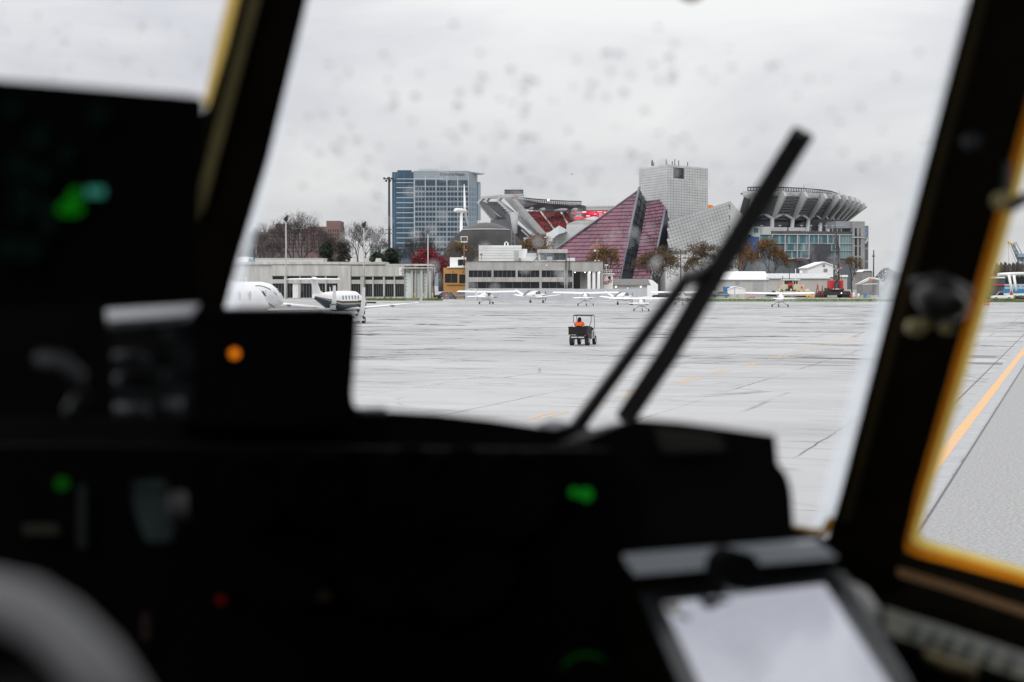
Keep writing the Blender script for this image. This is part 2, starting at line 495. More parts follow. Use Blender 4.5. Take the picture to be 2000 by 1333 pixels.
def amber_material(name, col, w):
    m = bpy.data.materials.new(name); m.use_nodes = True
    nt = m.node_tree; b = nt.nodes["Principled BSDF"]; out = nt.nodes["Material Output"]
    n = nt.nodes.new("ShaderNodeTexNoise"); n.inputs["Scale"].default_value = 14
    r = nt.nodes.new("ShaderNodeValToRGB")
    r.color_ramp.elements[0].color = (*[c * 0.75 for c in col], 1); r.color_ramp.elements[1].color = (*col, 1)
    nt.links.new(n.outputs["Fac"], r.inputs["Fac"]); nt.links.new(r.outputs["Color"], b.inputs["Base Color"])
    b.inputs["Roughness"].default_value = 0.5
    tl = nt.nodes.new("ShaderNodeBsdfTranslucent"); nt.links.new(r.outputs["Color"], tl.inputs["Color"])
    mx = nt.nodes.new("ShaderNodeMixShader"); mx.inputs[0].default_value = w
    nt.links.new(b.outputs[0], mx.inputs[1]); nt.links.new(tl.outputs[0], mx.inputs[2]); nt.links.new(mx.outputs[0], out.inputs["Surface"])
    return m
M_AMBER = amber_material("amber_sealant", (0.70, 0.24, 0.012), 0.8)
M_AMBER2 = amber_material("yellow_interlayer", (0.78, 0.56, 0.16), 0.8)
M_PANE = bpy.data.materials.new("windshield_glass"); M_PANE.use_nodes = True
_nt = M_PANE.node_tree; _nt.nodes.clear()
_o = _nt.nodes.new("ShaderNodeOutputMaterial"); _t = _nt.nodes.new("ShaderNodeBsdfTransparent")
_t.inputs["Color"].default_value = (0.965, 0.975, 0.98, 1); _nt.links.new(_t.outputs[0], _o.inputs["Surface"])

CK = thing("aircraft_cockpit", "dark cockpit of the transport aircraft the view is taken from", "cockpit", (0, 0, 2.6))

def postD(py):                  # the window posts lean back towards the crew as they rise
    return 1.63 - (1060 - py) * 0.00030
def glassD(px, py):
    return postD(py) + 0.07 + (1620 - px) * 0.00012
def ip(pts, off=0.0):           # image outline -> points at the depth of the leaning posts
    return [P(x, y, postD(y) + off) for x, y in pts]
def slab(mb, left, right, depth, off=0.0):
    """A leaning beam: left and right edge polylines of equal length, solid to `depth` metres forward."""
    L_, R_ = ip(left, off), ip(right, off); v = Vector((-0.16 if left[0][0] < 1000 else 0.25, 1, 0)) * depth
    rings = [[a, b, b + v, a + v] for a, b in zip(L_, R_)]
    return mb.loft(rings, smooth=False)

# left window post
mb = MB(); slab(mb, [(522, -70), (505, 0), (440, 250), (392, 430), (372, 640)], [(616, -70), (600, 0), (527, 300), (466, 500), (428, 640)], 0.07)
mb.build("window_post", M_CKPOST, CK)
mb = MB(); slab(mb, [(503, -70), (486, 0), (438, 180), (384, 385), (374, 430)], [(524, -70), (507, 0), (458, 190), (404, 390), (392, 430)], 0.03, -0.006)
mb.build("post_trim", M_CKOLIVE, CK)
mb = MB(); slab(mb, [(480, -70), (466, 0), (442, 95), (408, 208), (376, 260), (364, 420), (350, 640)], [(505, -70), (488, 0), (462, 130), (440, 220), (425, 280), (400, 430), (380, 640)], 0.02, 0.02)
mb.build("post_web", M_CKPOST, CK)
def ribbon(name, left, right, m, off):
    """A thin translucent strip of sealant between pane and post."""
    mb = MB(); L_, R_ = ip(left, off), ip(right, off); n = len(L_)
    mb.add(L_ + R_, [(i, i + 1, n + i + 1, n + i) for i in range(n - 1)])
    return mb.build(name, m, CK, recalc=False)
ribbon("pane_seal", [(459, -70), (443, 0), (421, 90), (397, 206)], [(483, -70), (467, 0), (443, 95), (416, 212)], M_AMBER2, 0.025)
# right window post with its trim strip
mb = MB(); slab(mb, [(1911, -70), (1893, 0), (1780, 430), (1640, 970), (1610, 1070), (1596, 1150)], [(2085, -70), (2062, 0), (1950, 400), (1790, 960), (1766, 1068), (1770, 1150)], 0.08)
mb.build("window_post", M_CKPOST, CK)
mb = MB(); slab(mb, [(1925, -70), (1907, 0), (1793, 430), (1655, 960), (1640, 1020)], [(1947, -70), (1929, 0), (1815, 430), (1676, 960), (1660, 1020)], 0.015, -0.008)
mb.build("post_trim", mat("brown_post_trim", (0.07, 0.05, 0.015), 0.6, 0.2, 20), CK)
# amber edge of the side window, rounded at its lower corner
edge = [(2066, -30), (2000, 214), (1902, 560), (1797, 914), (1761, 1036), (1756, 1064), (1764, 1083), (1785, 1092), (1879, 1115), (2009, 1150), (2110, 1178)]
inner = [(2088, -30), (2021, 218), (1922, 564), (1816, 920), (1784, 1030), (1779, 1052), (1785, 1063), (1800, 1070), (1888, 1092), (2016, 1128), (2110, 1155)]
ribbon("pane_seal", edge, inner, M_AMBER, 0.045)
inner2 = [(2103, -30), (2035, 221), (1936, 567), (1830, 923), (1801, 1022), (1797, 1041), (1804, 1051), (1817, 1058), (1894, 1079), (2020, 1115), (2110, 1143)]
ribbon("pane_edge", inner, inner2, amber_material("pale_pane_edge", (0.84, 0.62, 0.14), 0.9), 0.05)
mb = MB(); mb.loft([[P(a[0], a[1], 1.60), P(a[0], a[1] + 17, 1.595), P(a[0], a[1] + 17, 1.63), P(a[0], a[1], 1.63)] for a in [(1752, 1108), (1860, 1140), (2000, 1186), (2110, 1222)]], smooth=False)
mb.build("sill_trim", amber_material("amber_sill_trim", (0.22, 0.10, 0.01), 0.2), CK)
mb = MB(); mb.tube([P(1545, 1032, 1.67), P(1590, 1040, 1.67), P(1612, 1036, 1.66), P(1622, 1015, 1.65)], 0.004, 6)
mb.build("pane_seal", M_AMBER2, CK)
# bevelled, milky edge of the thick laminated pane along both posts
def milky_material():
    m = bpy.data.materials.new("milky_pane_bevel"); m.use_nodes = True
    nt = m.node_tree; nt.nodes.clear(); N = nt.nodes.new
    o = N("ShaderNodeOutputMaterial"); tr = N("ShaderNodeBsdfTransparent"); tl = N("ShaderNodeBsdfTranslucent"); mx = N("ShaderNodeMixShader")
    n = N("ShaderNodeTexNoise"); n.inputs["Scale"].default_value = 9
    r = N("ShaderNodeValToRGB"); r.color_ramp.elements[0].color = (0.70, 0.79, 0.86, 1); r.color_ramp.elements[1].color = (0.86, 0.90, 0.93, 1)
    nt.links.new(n.outputs["Fac"], r.inputs["Fac"]); nt.links.new(r.outputs["Color"], tl.inputs["Color"])
    mx.inputs[0].default_value = 0.55
    nt.links.new(tr.outputs[0], mx.inputs[1]); nt.links.new(tl.outputs[0], mx.inputs[2]); nt.links.new(mx.outputs[0], o.inputs["Surface"])
    return m
M_MILK = milky_material()
eR = [(1893, 0), (1780, 430), (1718, 670), (1640, 970), (1618, 1045)]; wR = [6, 20, 32, 36, 34]
ribbon("pane_bevel", [(x - w, y) for (x, y), w in zip(eR, wR)], eR, M_MILK, 0.075)
eL = [(596, 0), (524, 300), (462, 500), (425, 640)]; wL = [5, 16, 26, 30]
ribbon("pane_bevel", eL, [(x + w, y) for (x, y), w in zip(eL, wL)], M_MILK, 0.075)
# window header over the frame, with the seal just showing
mb = MB(); mb.loft([[P(x, -48, 1.36), P(x, -120, 1.30), P(x, -120, 1.5), P(x, -50, 1.42)] for x in (560, 1000, 1500, 1960)], smooth=False)
mb.build("window_header", M_CKPOST, CK)
mb = MB(); mb.tube([P(1325, -40, 1.38), P(1335, -10, 1.38), P(1350, -4, 1.38), P(1365, -10, 1.38), P(1375, -40, 1.38)], 0.004, 6); mb.build("header_clip", M_AMBER2, CK)
# panes
def pane(name, x0, x1, y0, y1, shear, n=6, off=0.0):
    mb = MB(); vs, fs = [], []
    for j in range(n + 1):
        y = y0 + (y1 - y0) * j / n
        for i in range(n + 1):
            x = x0 + (x1 - x0) * i / n - (y - y0) * shear
            vs.append(P(x, y, glassD(x, y) + off))
    for j in range(n):
        for i in range(n):
            q = j * (n + 1) + i; fs.append((q, q + 1, q + n + 2, q + n + 1))
    mb.add(vs, fs, True)
    return mb.build(name, M_PANE, CK, recalc=False)
pane("windshield_pane", 612, 1915, -60, 1090, 0.25)
pane("windshield_pane", -420, 480, -60, 640, 0.20)
pane("side_window_pane", 2068, 2400, -60, 1180, 0.26, off=0.0)

# instrument coaming and the panel under it
mb = MB()
hood = [(-80, 812), (560, 812), (690, 803), (760, 803), (850, 808), (950, 819), (1080, 838), (1165, 852)]
HD = 1.5
rings = []
for x, y in hood:
    p = P(x, y, HD)
    rings.append([p, p + FW * 0.18 - UP * 0.05, p + FW * 0.18 - UP * 0.55, P(x, 1450, HD - 0.12)])
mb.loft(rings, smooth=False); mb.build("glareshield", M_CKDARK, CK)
mb = MB()
rb = [(1150, 854), (1200, 833), (1240, 818), (1330, 825), (1420, 837), (1514, 850), (1519, 905), (1538, 930), (1546, 960), (1551, 1034), (1551, 1120), (1150, 1120)]
mb.prism([P(x, y, 1.42) for x, y in rb], FW * 0.16 - UP * 0.03); mb.build("glareshield_hood", mat("scuffed_black_hood", (0.004, 0.004, 0.0036), 0.7, 0.6, 8, spec=0.12), CK)
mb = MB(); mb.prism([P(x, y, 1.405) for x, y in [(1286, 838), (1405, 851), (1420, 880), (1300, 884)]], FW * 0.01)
mb.build("hood_patch", mat("lit_olive_patch", (0.025, 0.025, 0.019), 0.6, 0.4, 30), CK)  # olive patch paints the lit top face of the hood
# lower right structure: sill frame and side console
mb = MB(); mb.prism([P(x, y, 1.66) for x, y in [(1530, 1034), (1560, 1032), (1606, 1048), (1625, 1054), (1757, 1072), (1790, 1086), (1880, 1109), (2010, 1144), (2130, 1179), (2130, 1480), (1180, 1480), (1180, 1034)]], FW * 0.05 - UP * 0.03)
mb.build("sill_frame", M_CKPOST, CK)
mb = MB(); mb.loft([[P(x, y, 1.32), P(x, y + 52, 1.28), P(x, y + 52, 1.42), P(x, y, 1.42)] for x, y in [(1728, 1186), (1860, 1228), (2000, 1275), (2130, 1318)]], smooth=False)
rail = mb.build("console_rail", M_OLRAIL, CK)
for i, x in enumerate((1790, 1826, 1858, 1895, 1935, 1978)):
    mb = MB(); y = 1186 + (x - 1728) * 0.318 + 20
    mb.disc(P(x, y, 1.292), (P(x, y, 1.3) - Vector((0, 0, CAMZ))), 0.0042, 0.010, 10); mb.build("rivet", M_ALU, rail)
mb = MB(); mb.prism([P(x, y, 1.26) for x, y in [(1700, 1240), (2130, 1385), (2130, 1500), (1700, 1500)]], FW * 0.2)
mb.build("side_console", M_CKDARK, CK)
mb = MB(); mb.tube([P(1806, 1278, 1.24), P(1850, 1300, 1.23), P(1905, 1318, 1.22)], [0.004, 0.006, 0.007], 8); mb.build("console_lever", mat("brass_lever", (0.16, 0.12, 0.05), 0.4, 0.2, 20, metal=0.3), CK)
# small lamp on the right post and the bracket above it
mb = MB()
c = P(1838, 590, 1.40)
rings = []
for k_ in range(9):
    t_ = k_ / 8; rr_ = math.sin(math.pi * (0.06 + 0.9 * t_))
    rings.append([c + RT * (math.cos(q) * 0.0225 * rr_) + UP * (math.sin(q) * 0.0165 * rr_ - 0.004 * math.cos(q)) + FW * (-0.03 + 0.06 * t_) for q in [2 * math.pi * z / 14 for z in range(14)]])
mb.loft(rings); mb.build("map_light", mat("black_lamp_housing", (0.02, 0.02, 0.018), 0.4, 0.2, 20), CK)
mb = MB(); mb.tube([P(1780, 560, 1.44), P(1835, 545, 1.43), P(1892, 575, 1.44)], 0.007, 8); mb.build("lamp_shroud", MATS["black_lamp_housing"], CK)
mb = MB(); mb.disc(P(1788, 640, 1.43), (0, 1, 0), 0.007, 0.02, 10); mb.disc(P(1803, 634, 1.42), (0, 1, 0), 0.005, 0.02, 10); mb.disc(P(1850, 642, 1.42), (0, 1, 0), 0.005, 0.02, 10); mb.build("lamp_screw", M_CKOLIVE, CK)
mb = MB(); mb.tube([P(1968, 320, 1.38), P(1964, 375, 1.39), P(1955, 395, 1.39), P(1975, 402, 1.38), P(2000, 388, 1.36), P(2060, 362, 1.33)], [0.004, 0.0045, 0.007, 0.006, 0.005, 0.004], 8)
mb.build("sunshade_bracket", M_CKMID, CK)
mb = MB(); mb.disc(P(1956, 392, 1.375), (0, 1, 0), 0.0075, 0.012, 12); mb.build("bracket_knob", M_CKOLIVE, CK)
mb = MB(); mb.disc(P(1898, 276, 1.355), (0, 1, 0), 0.007, 0.012, 12); mb.build("bracket_knob", M_CKMID, CK)

# equipment at the left: display housing, grey control unit, centre box
mb = MB(); mb.prism([P(x, y, 1.02) for x, y in [(-120, 146), (380, 187), (398, 193), (401, 214), (391, 420), (386, 588), (-120, 602)]], FW * 0.10)
disp = mb.build("display_housing", M_CKDARK, CK)
def lamp(parent, px, py, D, r, m, name="indicator_light"):
    mb = MB(); c = P(px, py, D); ax = (c - Vector((0, 0, CAMZ))).normalized()
    mb.disc(c, ax, r, 0.006, 12)
    return mb.build(name, m, parent)
M_LG = glow("green_display_light", (0.02, 0.85, 0.02), 0.085)
M_LT = glow("teal_display_light", (0.10, 0.62, 0.46), 0.22)
M_LT2 = glow("dim_teal_display_light", (0.02, 0.20, 0.15), 0.008)
M_LO = glow("amber_indicator_light", (1.0, 0.25, 0.01), 0.8)
M_LR = glow("red_indicator_light", (0.6, 0.01, 0.01), 0.05)
M_LGD = glow("dim_green_indicator_light", (0.01, 0.40, 0.02), 0.25)
DF = 1.015
for x, y, r_ in ((148, 382, .0045), (136, 405, .0055), (150, 408, .004), (122, 410, .0035)):
    lamp(disp, x, y, DF, r_, M_LG)
mb = MB(); mb.prism([P(x, y, DF) for x, y in [(170, 366), (204, 366), (204, 384), (170, 384)]], FW * 0.004); mb.build("screen_readout", M_LT, disp)
for x, y, r_ in ((76, 270, .008), (36, 325, .008), (82, 342, .007), (45, 378, .007), (85, 405, .007), (42, 412, .006), (192, 225, .007), (24, 213, .006), (130, 302, .006), (60, 488, .008), (20, 486, .008), (95, 440, .006)):
    lamp(disp, x, y, DF, r_, M_LT2)
mb = MB(); mb.prism([P(x, y, 1.55) for x, y in [(-160, 540), (420, 560), (420, 840), (-160, 840)]], FW * 0.03)
mb.build("filler_panel", M_CKDARK, CK)  # plain black panel added to close the gap under the display
mb = MB(); mb.prism([P(x, y, 1.45) for x, y in [(360, 607), (684, 604), (694, 607), (699, 616), (697, 660), (688, 770), (691, 790), (700, 802), (700, 830), (360, 830)]], FW * 0.10)
cb = mb.build("control_box", M_CKDARK, CK)
lamp(cb, 458, 691, 1.44, 0.0042, M_LO)
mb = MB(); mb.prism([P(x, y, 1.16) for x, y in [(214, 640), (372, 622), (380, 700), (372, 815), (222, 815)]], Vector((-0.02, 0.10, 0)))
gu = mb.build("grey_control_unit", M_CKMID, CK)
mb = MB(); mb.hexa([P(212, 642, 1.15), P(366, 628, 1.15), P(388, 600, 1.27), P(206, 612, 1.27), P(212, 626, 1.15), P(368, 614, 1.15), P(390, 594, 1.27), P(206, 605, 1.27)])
mb.build("unit_top", M_CKLIT, gu)  # pale colour of the top carries the sky light falling on it
for x, y in ((334, 655), (332, 735), (240, 742)):
    mb = MB(); mb.disc(P(x, y, 1.15), FW, 0.0048, 0.02, 12); mb.build("knob", M_CKMID, gu)
mb = MB(); mb.tube([P(225, 700, 1.145), P(262, 696, 1.14), P(292, 706, 1.145)], 0.004, 8); mb.build("lever", M_CKMID, gu)
mb = MB(); mb.tube([P(228, 800, 1.15), P(290, 800, 1.14)], 0.004, 8); mb.disc(P(338, 792, 1.14), UP, 0.006, 0.008, 12); mb.build("lever", M_CKMID2, gu)
mb = MB(); mb.tube([P(80, 700, 1.0), P(120, 705, 0.99), P(152, 735, 0.99), P(160, 775, 0.99), P(142, 805, 1.0)], 0.0055, 8); mb.build("grip_handle", M_CKMID, CK)
for x_, y_, w_, h_, c_ in ((620, 1165, 26, 9, (0.05, 0.035, 0.005)), (285, 1225, 8, 26, (0.02, 0.008, 0.004)), (700, 1120, 7, 18, (0.03, 0.022, 0.005)), (80, 1035, 34, 10, (0.02, 0.02, 0.011)), (160, 1010, 8, 60, (0.007, 0.011, 0.011))):
    mb = MB(); mb.prism([P(x_ - w_, y_ - h_, 1.365), P(x_ + w_, y_ - h_, 1.365), P(x_ + w_, y_ + h_, 1.365), P(x_ - w_, y_ + h_, 1.365)], FW * 0.004); mb.build("panel_placard", mat("placard_%d_%d" % (x_, y_), c_, 0.5, 0.3, 30), CK)
mb = MB(); mb.tube([P(640, 806, 1.49), P(755, 802, 1.49)], 0.0035, 6); mb.build("coaming_edge", M_ALU, CK)
# panel face with dials, a lever quadrant and small lamps
pn = MB(); pn.prism([P(x, y, 1.38) for x, y in [(-120, 870), (1200, 880), (1220, 1480), (-120, 1480)]], FW * 0.02)
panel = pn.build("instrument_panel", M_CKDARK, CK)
lamp(panel, 1145, 966, 1.37, 0.0055, M_LGD); lamp(panel, 1122, 962, 1.37, 0.004, M_LGD)
lamp(panel, 121, 945, 1.37, 0.006, glow("dim_green_lamp", (0.01, 0.32, 0.01), 0.10)); lamp(panel, 431, 1172, 1.37, 0.004, M_LR)
M_ARC = glow("green_gauge_arc", (0.01, 0.25, 0.01), 0.05)
mb = MB(); mb.tube([P(1145 + 48 * math.cos(R(q)), 1318 - 40 * math.sin(R(q)), 1.37) for q in range(5, 185, 20)], 0.0022, 6); mb.build("gauge_arc", M_ARC, panel)
for x, y, r_ in ((800, 960, .035), (900, 960, .035), (1000, 965, .035), (760, 1090, .045), (900, 1100, .045), (1145, 1318, .030), (620, 960, .03), (500, 960, .03), (560, 1090, .04)):
    mb = MB(); c = P(x, y, 1.372); ax = (c - Vector((0, 0, CAMZ))).normalized()
    mb.tube([c - ax * .006, c - ax * .006 + ax * .012], [r_, r_], 24)
    d = mb.build("instrument_dial", M_CKDARK, panel)
    mb = MB(); mb.tube([c - ax * .012 + (RT * math.cos(R(q)) + UP * math.sin(R(q))) * r_ for q in range(0, 361, 15)], 0.0018, 5); mb.build("bezel", M_CKDARK, d)
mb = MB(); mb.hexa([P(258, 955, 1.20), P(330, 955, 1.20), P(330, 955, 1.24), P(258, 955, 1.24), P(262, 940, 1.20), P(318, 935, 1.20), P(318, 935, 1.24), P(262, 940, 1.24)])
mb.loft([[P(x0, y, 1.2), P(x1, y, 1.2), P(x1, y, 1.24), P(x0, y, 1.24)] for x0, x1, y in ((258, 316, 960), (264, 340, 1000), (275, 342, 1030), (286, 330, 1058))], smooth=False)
mb.build("throttle_knob", mat("teal_reflection_knob", (0.06, 0.10, 0.095), 0.5, 0.3, 25), CK)  # teal in the knob's colour paints a dim reflection
mb = MB(); mb.tube([P(345, 965, 1.2), P(348, 1020, 1.19)], 0.007, 8); mb.build("throttle_knob", mat("worn_grey_knob", (0.05, 0.045, 0.05), 0.5, 0.2, 25), CK)

# closed shell round the crew: floor, bulkhead, ceiling, side walls, lower front
mb = MB(); mb.hexa([A(-1.3, -1.5, 2.55), A(-1.3, 1.5, 2.55), A(1.7, 1.5, 2.55), A(1.7, -1.5, 2.55), A(-1.3, -1.5, 2.6), A(-1.3, 1.5, 2.6), A(1.7, 1.5, 2.6), A(1.7, -1.5, 2.6)])
mb.build("floor_panel", M_CKDARK, CK)
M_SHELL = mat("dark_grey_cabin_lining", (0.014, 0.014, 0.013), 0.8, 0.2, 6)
mb = MB(); mb.hexa([A(-1.34, -1.5, 2.6), A(-1.34, 1.5, 2.6), A(-1.3, 1.5, 2.6), A(-1.3, -1.5, 2.6), A(-1.34, -1.5, 5.0), A(-1.34, 1.5, 5.0), A(-1.3, 1.5, 5.0), A(-1.3, -1.5, 5.0)])
mb.build("rear_bulkhead", M_SHELL, CK)
mb = MB()
def ceil_strip(r0, r1, fz):
    mb.loft([[A(f, r0, z), A(f, r1, z), A(f, r1, z + .04), A(f, r0, z + .04)] for f, z in fz], smooth=False)
CZ = ((-1.34, 5.0), (0.15, 5.0), (0.6, 5.0), (1.05, 4.75), (1.30, 4.47))
ceil_strip(-0.35, 0.35, CZ)
for r0, r1 in ((-1.52, -1.25), (1.25, 1.52)): ceil_strip(r0, r1, CZ)
for r0, r1 in ((-1.25, -0.35), (0.35, 1.25)):          # overhead eyebrow windows above both seats
    ceil_strip(r0, r1, CZ[:2]); ceil_strip(r0, r1, CZ[3:]); ceil_strip(r0, r1, ((0.60, 5.0), (0.68, 4.955)))
    for (fa, za), (fb, zb) in (((0.15, 5.02), (0.60, 5.02)), ((0.68, 4.975), (1.05, 4.77))):
        pm = MB(); pm.add([A(fa, r0, za), A(fa, r1, za), A(fb, r1, zb), A(fb, r0, zb)], [(0, 1, 2, 3)]); pm.build("eyebrow_pane", M_PANE, CK, recalc=False)
mb.build("ceiling_panel", M_SHELL, CK)
mb = MB(); mb.prism([A(-1.34, -1.5, 2.55), A(1.7, -1.5, 2.55), A(1.7, -1.5, 3.85), A(-1.34, -1.5, 3.85)], -RT * 0.04)
mb.prism([A(-1.34, -1.5, 4.65), A(1.15, -1.5, 4.65), A(0.6, -1.5, 5.04), A(-1.34, -1.5, 5.04)], -RT * 0.04)
for f0, f1 in ((-1.34, -0.5), (0.35, 0.45), (1.1, 1.35)):
    mb.prism([A(f0, -1.5, 3.85), A(f1, -1.5, 3.85), A(f1, -1.5, 4.65), A(f0, -1.5, 4.65)], -RT * 0.04)
mb.prism([A(1.62, -1.5, 3.9), A(1.62, -0.75, 3.9), A(1.3, -0.75, 4.4), A(1.3, -1.5, 4.4)], FW * 0.04)
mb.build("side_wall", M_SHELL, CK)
mb = MB(); mb.prism([A(-1.34, 1.5, 2.55), A(0.9, 1.5, 2.55), A(0.9, 1.5, 3.78), A(-1.34, 1.5, 3.78)], RT * 0.04)
mb.prism([A(-1.34, 1.5, 4.55), A(1.1, 1.5, 4.55), A(0.6, 1.5, 5.04), A(-1.34, 1.5, 5.04)], RT * 0.04)
mb.prism([A(-1.34, 1.5, 3.78), A(0.25, 1.5, 3.78), A(0.25, 1.5, 4.55), A(-1.34, 1.5, 4.55)], RT * 0.04)
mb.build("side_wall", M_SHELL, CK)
mb = MB(); mb.prism([A(1.7, -1.5, 2.55), A(1.7, 0.92, 2.55), A(1.7, 0.92, 3.78), A(1.7, -1.5, 3.85)], FW * 0.04)
mb.prism([A(1.66, 0.93, 2.55), A(0.9, 1.5, 2.55), A(0.9, 1.5, 3.74), A(1.66, 0.93, 3.74)], RT * 0.03)
mb.build("front_bulkhead", M_CKDARK, CK)

# windscreen wiper outside the right pane
WD = lambda x, y: glassD(x, y) + 0.05
wb = [P(x, y, WD(x, y)) for x, y in ((1216, 815), (1300, 690), (1400, 520), (1480, 390), (1562, 258))]
mb = MB(); mb.tube(wb, [0.0075, 0.0080, 0.0082, 0.0078, 0.0072], 8)
mb.tube([p + Vector((0.006, -0.012, -0.004)) for p in wb], 0.005, 6)
wip = mb.build("wiper_blade", M_RUBBER, CK)
mb = MB(); mb.tube([P(1122, 842, WD(1122, 842) + .01), P(1180, 762, WD(1175, 765) + .012), P(1262, 650, WD(1262, 645) + .012), P(1345, 538, WD(1345, 538) + .01)], [0.0085, 0.0078, 0.0074, 0.007], 8)
mb.build("wiper_arm", M_BLACK, wip)
mb = MB(); mb.tube([P(1345, 545, WD(1345, 545) + .01), P(1375, 535, WD(1375, 535)), P(1392, 524, WD(1392, 524))], 0.008, 8); mb.build("wiper_joint", M_BLACK, wip)
mb = MB(); mb.prism([P(x, y, 1.70) for x, y in [(1085, 838), (1118, 828), (1150, 836), (1172, 856), (1120, 862)]], FW * 0.05); mb.build("wiper_pivot", M_CKMID, wip)

# raindrops on the outside of the panes
def water_material():
    m = bpy.data.materials.new("rain_water"); m.use_nodes = True
    nt = m.node_tree; nt.nodes.clear()
    o = nt.nodes.new("ShaderNodeOutputMaterial"); gl = nt.nodes.new("ShaderNodeBsdfGlass")
    gl.inputs["IOR"].default_value = 1.33; gl.inputs["Roughness"].default_value = 0.0
    nt.links.new(gl.outputs[0], o.inputs["Surface"])
    return m
rd = random.Random(11); mb = MB()
def drop(px, py, r):
    for (ax, ay), (bx, by) in (((1216, 815), (1562, 258)), ((1122, 842), (1345, 538))):      # the blade has wiped its own resting line
        t_ = max(0, min(1, ((px - ax) * (bx - ax) + (py - ay) * (by - ay)) / ((bx - ax) ** 2 + (by - ay) ** 2)))
        if math.hypot(px - ax - (bx - ax) * t_, py - ay - (by - ay) * t_) < 46: return
    c = P(px, py, glassD(px, py) + 0.003)
    # pane normal, out of the aircraft
    e1 = (P(px + 40, py, glassD(px + 40, py)) - P(px, py, glassD(px, py))).normalized()
    e2 = (P(px, py - 40, glassD(px, py - 40)) - P(px, py, glassD(px, py))).normalized()
    nn = e1.cross(e2).normalized()
    if nn.y < 0: nn = -nn
    rings = []
    for j in range(5):
        a = (math.pi / 2) * j / 4
        rings.append([c + (e1 * math.cos(q) + e2 * math.sin(q) * 1.12) * r * math.cos(a) * (1 if j < 4 else 0.02) + nn * r * 0.72 * math.sin(a) for q in [2 * math.pi * z / 10 for z in range(10)]])
    mb.loft(rings, smooth=True)
for _ in range(125):
    x = rd.gauss(970, 260); y = rd.gauss(250, 110)
    if 560 < x < 1700 and 30 < y < 440: drop(x, y, rd.uniform(0.0018, 0.0036))
for _ in range(110):
    x = rd.uniform(560, 1820); y = rd.triangular(40, 640, 330)
    drop(x, y, rd.uniform(0.0012, 0.0030))
for _ in range(48):
    drop(rd.uniform(470, 1680), rd.uniform(430, 590), rd.uniform(0.0020, 0.0038))
for _ in range(30):
    drop(rd.uniform(-40, 400), rd.uniform(0, 160), rd.uniform(0.0014, 0.0030))
rn = mb.build("raindrops", water_material(), None)
rn["kind"] = "stuff"; rn["label"] = "clear raindrops scattered over the outside of the windshield"

# tablet on its clamp, and the seat rail at the lower left
TB = thing("tablet_computer", "tablet with bright pale screen clipped below the windshield post", "tablet", P(1500, 1250, 1.17))
def tp(u, v, h=0.0):            # u across 0..1, v down 0..1 over the screen
    tl, tr, br_, bl = P(1292, 1181, 1.30), P(1610, 1144, 1.30), P(1792, 1425, 1.05), P(1405, 1425, 1.05)
    n_ = (tr - tl).cross(bl - tl).normalized()
    if n_.z < 0: n_ = -n_
    a = tl.lerp(tr, u); b_ = bl.lerp(br_, u)
    return a.lerp(b_, v) + n_ * h
def tquad(mb, u0, u1, v0, v1, h0, h1):
    mb.hexa([tp(u0, v1, h0), tp(u1, v1, h0), tp(u1, v0, h0), tp(u0, v0, h0), tp(u0, v1, h1), tp(u1, v1, h1), tp(u1, v0, h1), tp(u0, v0, h1)])
mb = MB(); tquad(mb, -0.10, 1.10, -0.10, 1.1, -0.016, -0.001); mb.build("tablet_case", M_CKDARK, TB)
for a_ in ((-0.10, 0.0, -0.1, 1.1), (1.0, 1.10, -0.1, 1.1), (0.0, 1.0, -0.10, 0.0)):
    mb = MB(); tquad(mb, *a_, -0.001, 0.003); mb.build("bezel", mat("dark_tablet_bezel", (0.03, 0.034, 0.035), 0.4, 0.2, 20), TB)
def screen_material():
    m = bpy.data.materials.new("lit_tablet_screen"); m.use_nodes = True
    nt = m.node_tree; b = nt.nodes["Principled BSDF"]
    n = nt.nodes.new("ShaderNodeTexNoise"); n.inputs["Scale"].default_value = 22; n.inputs["Detail"].default_value = 2
    r = nt.nodes.new("ShaderNodeValToRGB")
    r.color_ramp.elements[0].position = 0.35; r.color_ramp.elements[0].color = (0.36, 0.375, 0.43, 1)
    r.color_ramp.elements[1].position = 0.7; r.color_ramp.elements[1].color = (0.41, 0.42, 0.47, 1)
    nt.links.new(n.outputs["Fac"], r.inputs["Fac"])
    b.inputs["Base Color"].default_value = (0.02, 0.02, 0.022, 1); b.inputs["Roughness"].default_value = 0.25
    nt.links.new(r.outputs["Color"], b.inputs["Emission Color"]); b.inputs["Emission Strength"].default_value = 1.0
    return m
mb = MB(); tquad(mb, 0.0, 1.0, 0.0, 1.1, -0.001, 0.001); scr = mb.build("screen", screen_material(), TB)
# chart drawn on the lit screen
mb = MB()
M_INK = mat("dark_screen_ink", (0.02, 0.022, 0.035), 0.5)
def ink(pts, w):
    for a_, b_ in zip(pts, pts[1:]):
        d = (Vector(b_) - Vector(a_)); nn = Vector((-d.y, d.x)).normalized() * w
        q = [Vector(a_) + nn, Vector(b_) + nn, Vector(b_) - nn, Vector(a_) - nn]
        mb.add([tp(x[0], x[1], 0.0014) for x in q], [(0, 1, 2, 3)])
ink([(0.28, 0.01), (0.24, 0.06), (0.28, 0.10), (0.30, 0.05), (0.36, 0.02)], 0.022); ink([(0.30, 0.03), (0.28, 0.30)], 0.026); ink([(0.06, 0.12), (0.27, 0.31)], 0.018); ink([(0.23, 0.03), (0.40, 0.05)], 0.02); ink([(0.24, 0.0), (0.36, 0.12)], 0.018)
mb.build("screen_chart", M_INK, scr, recalc=False)
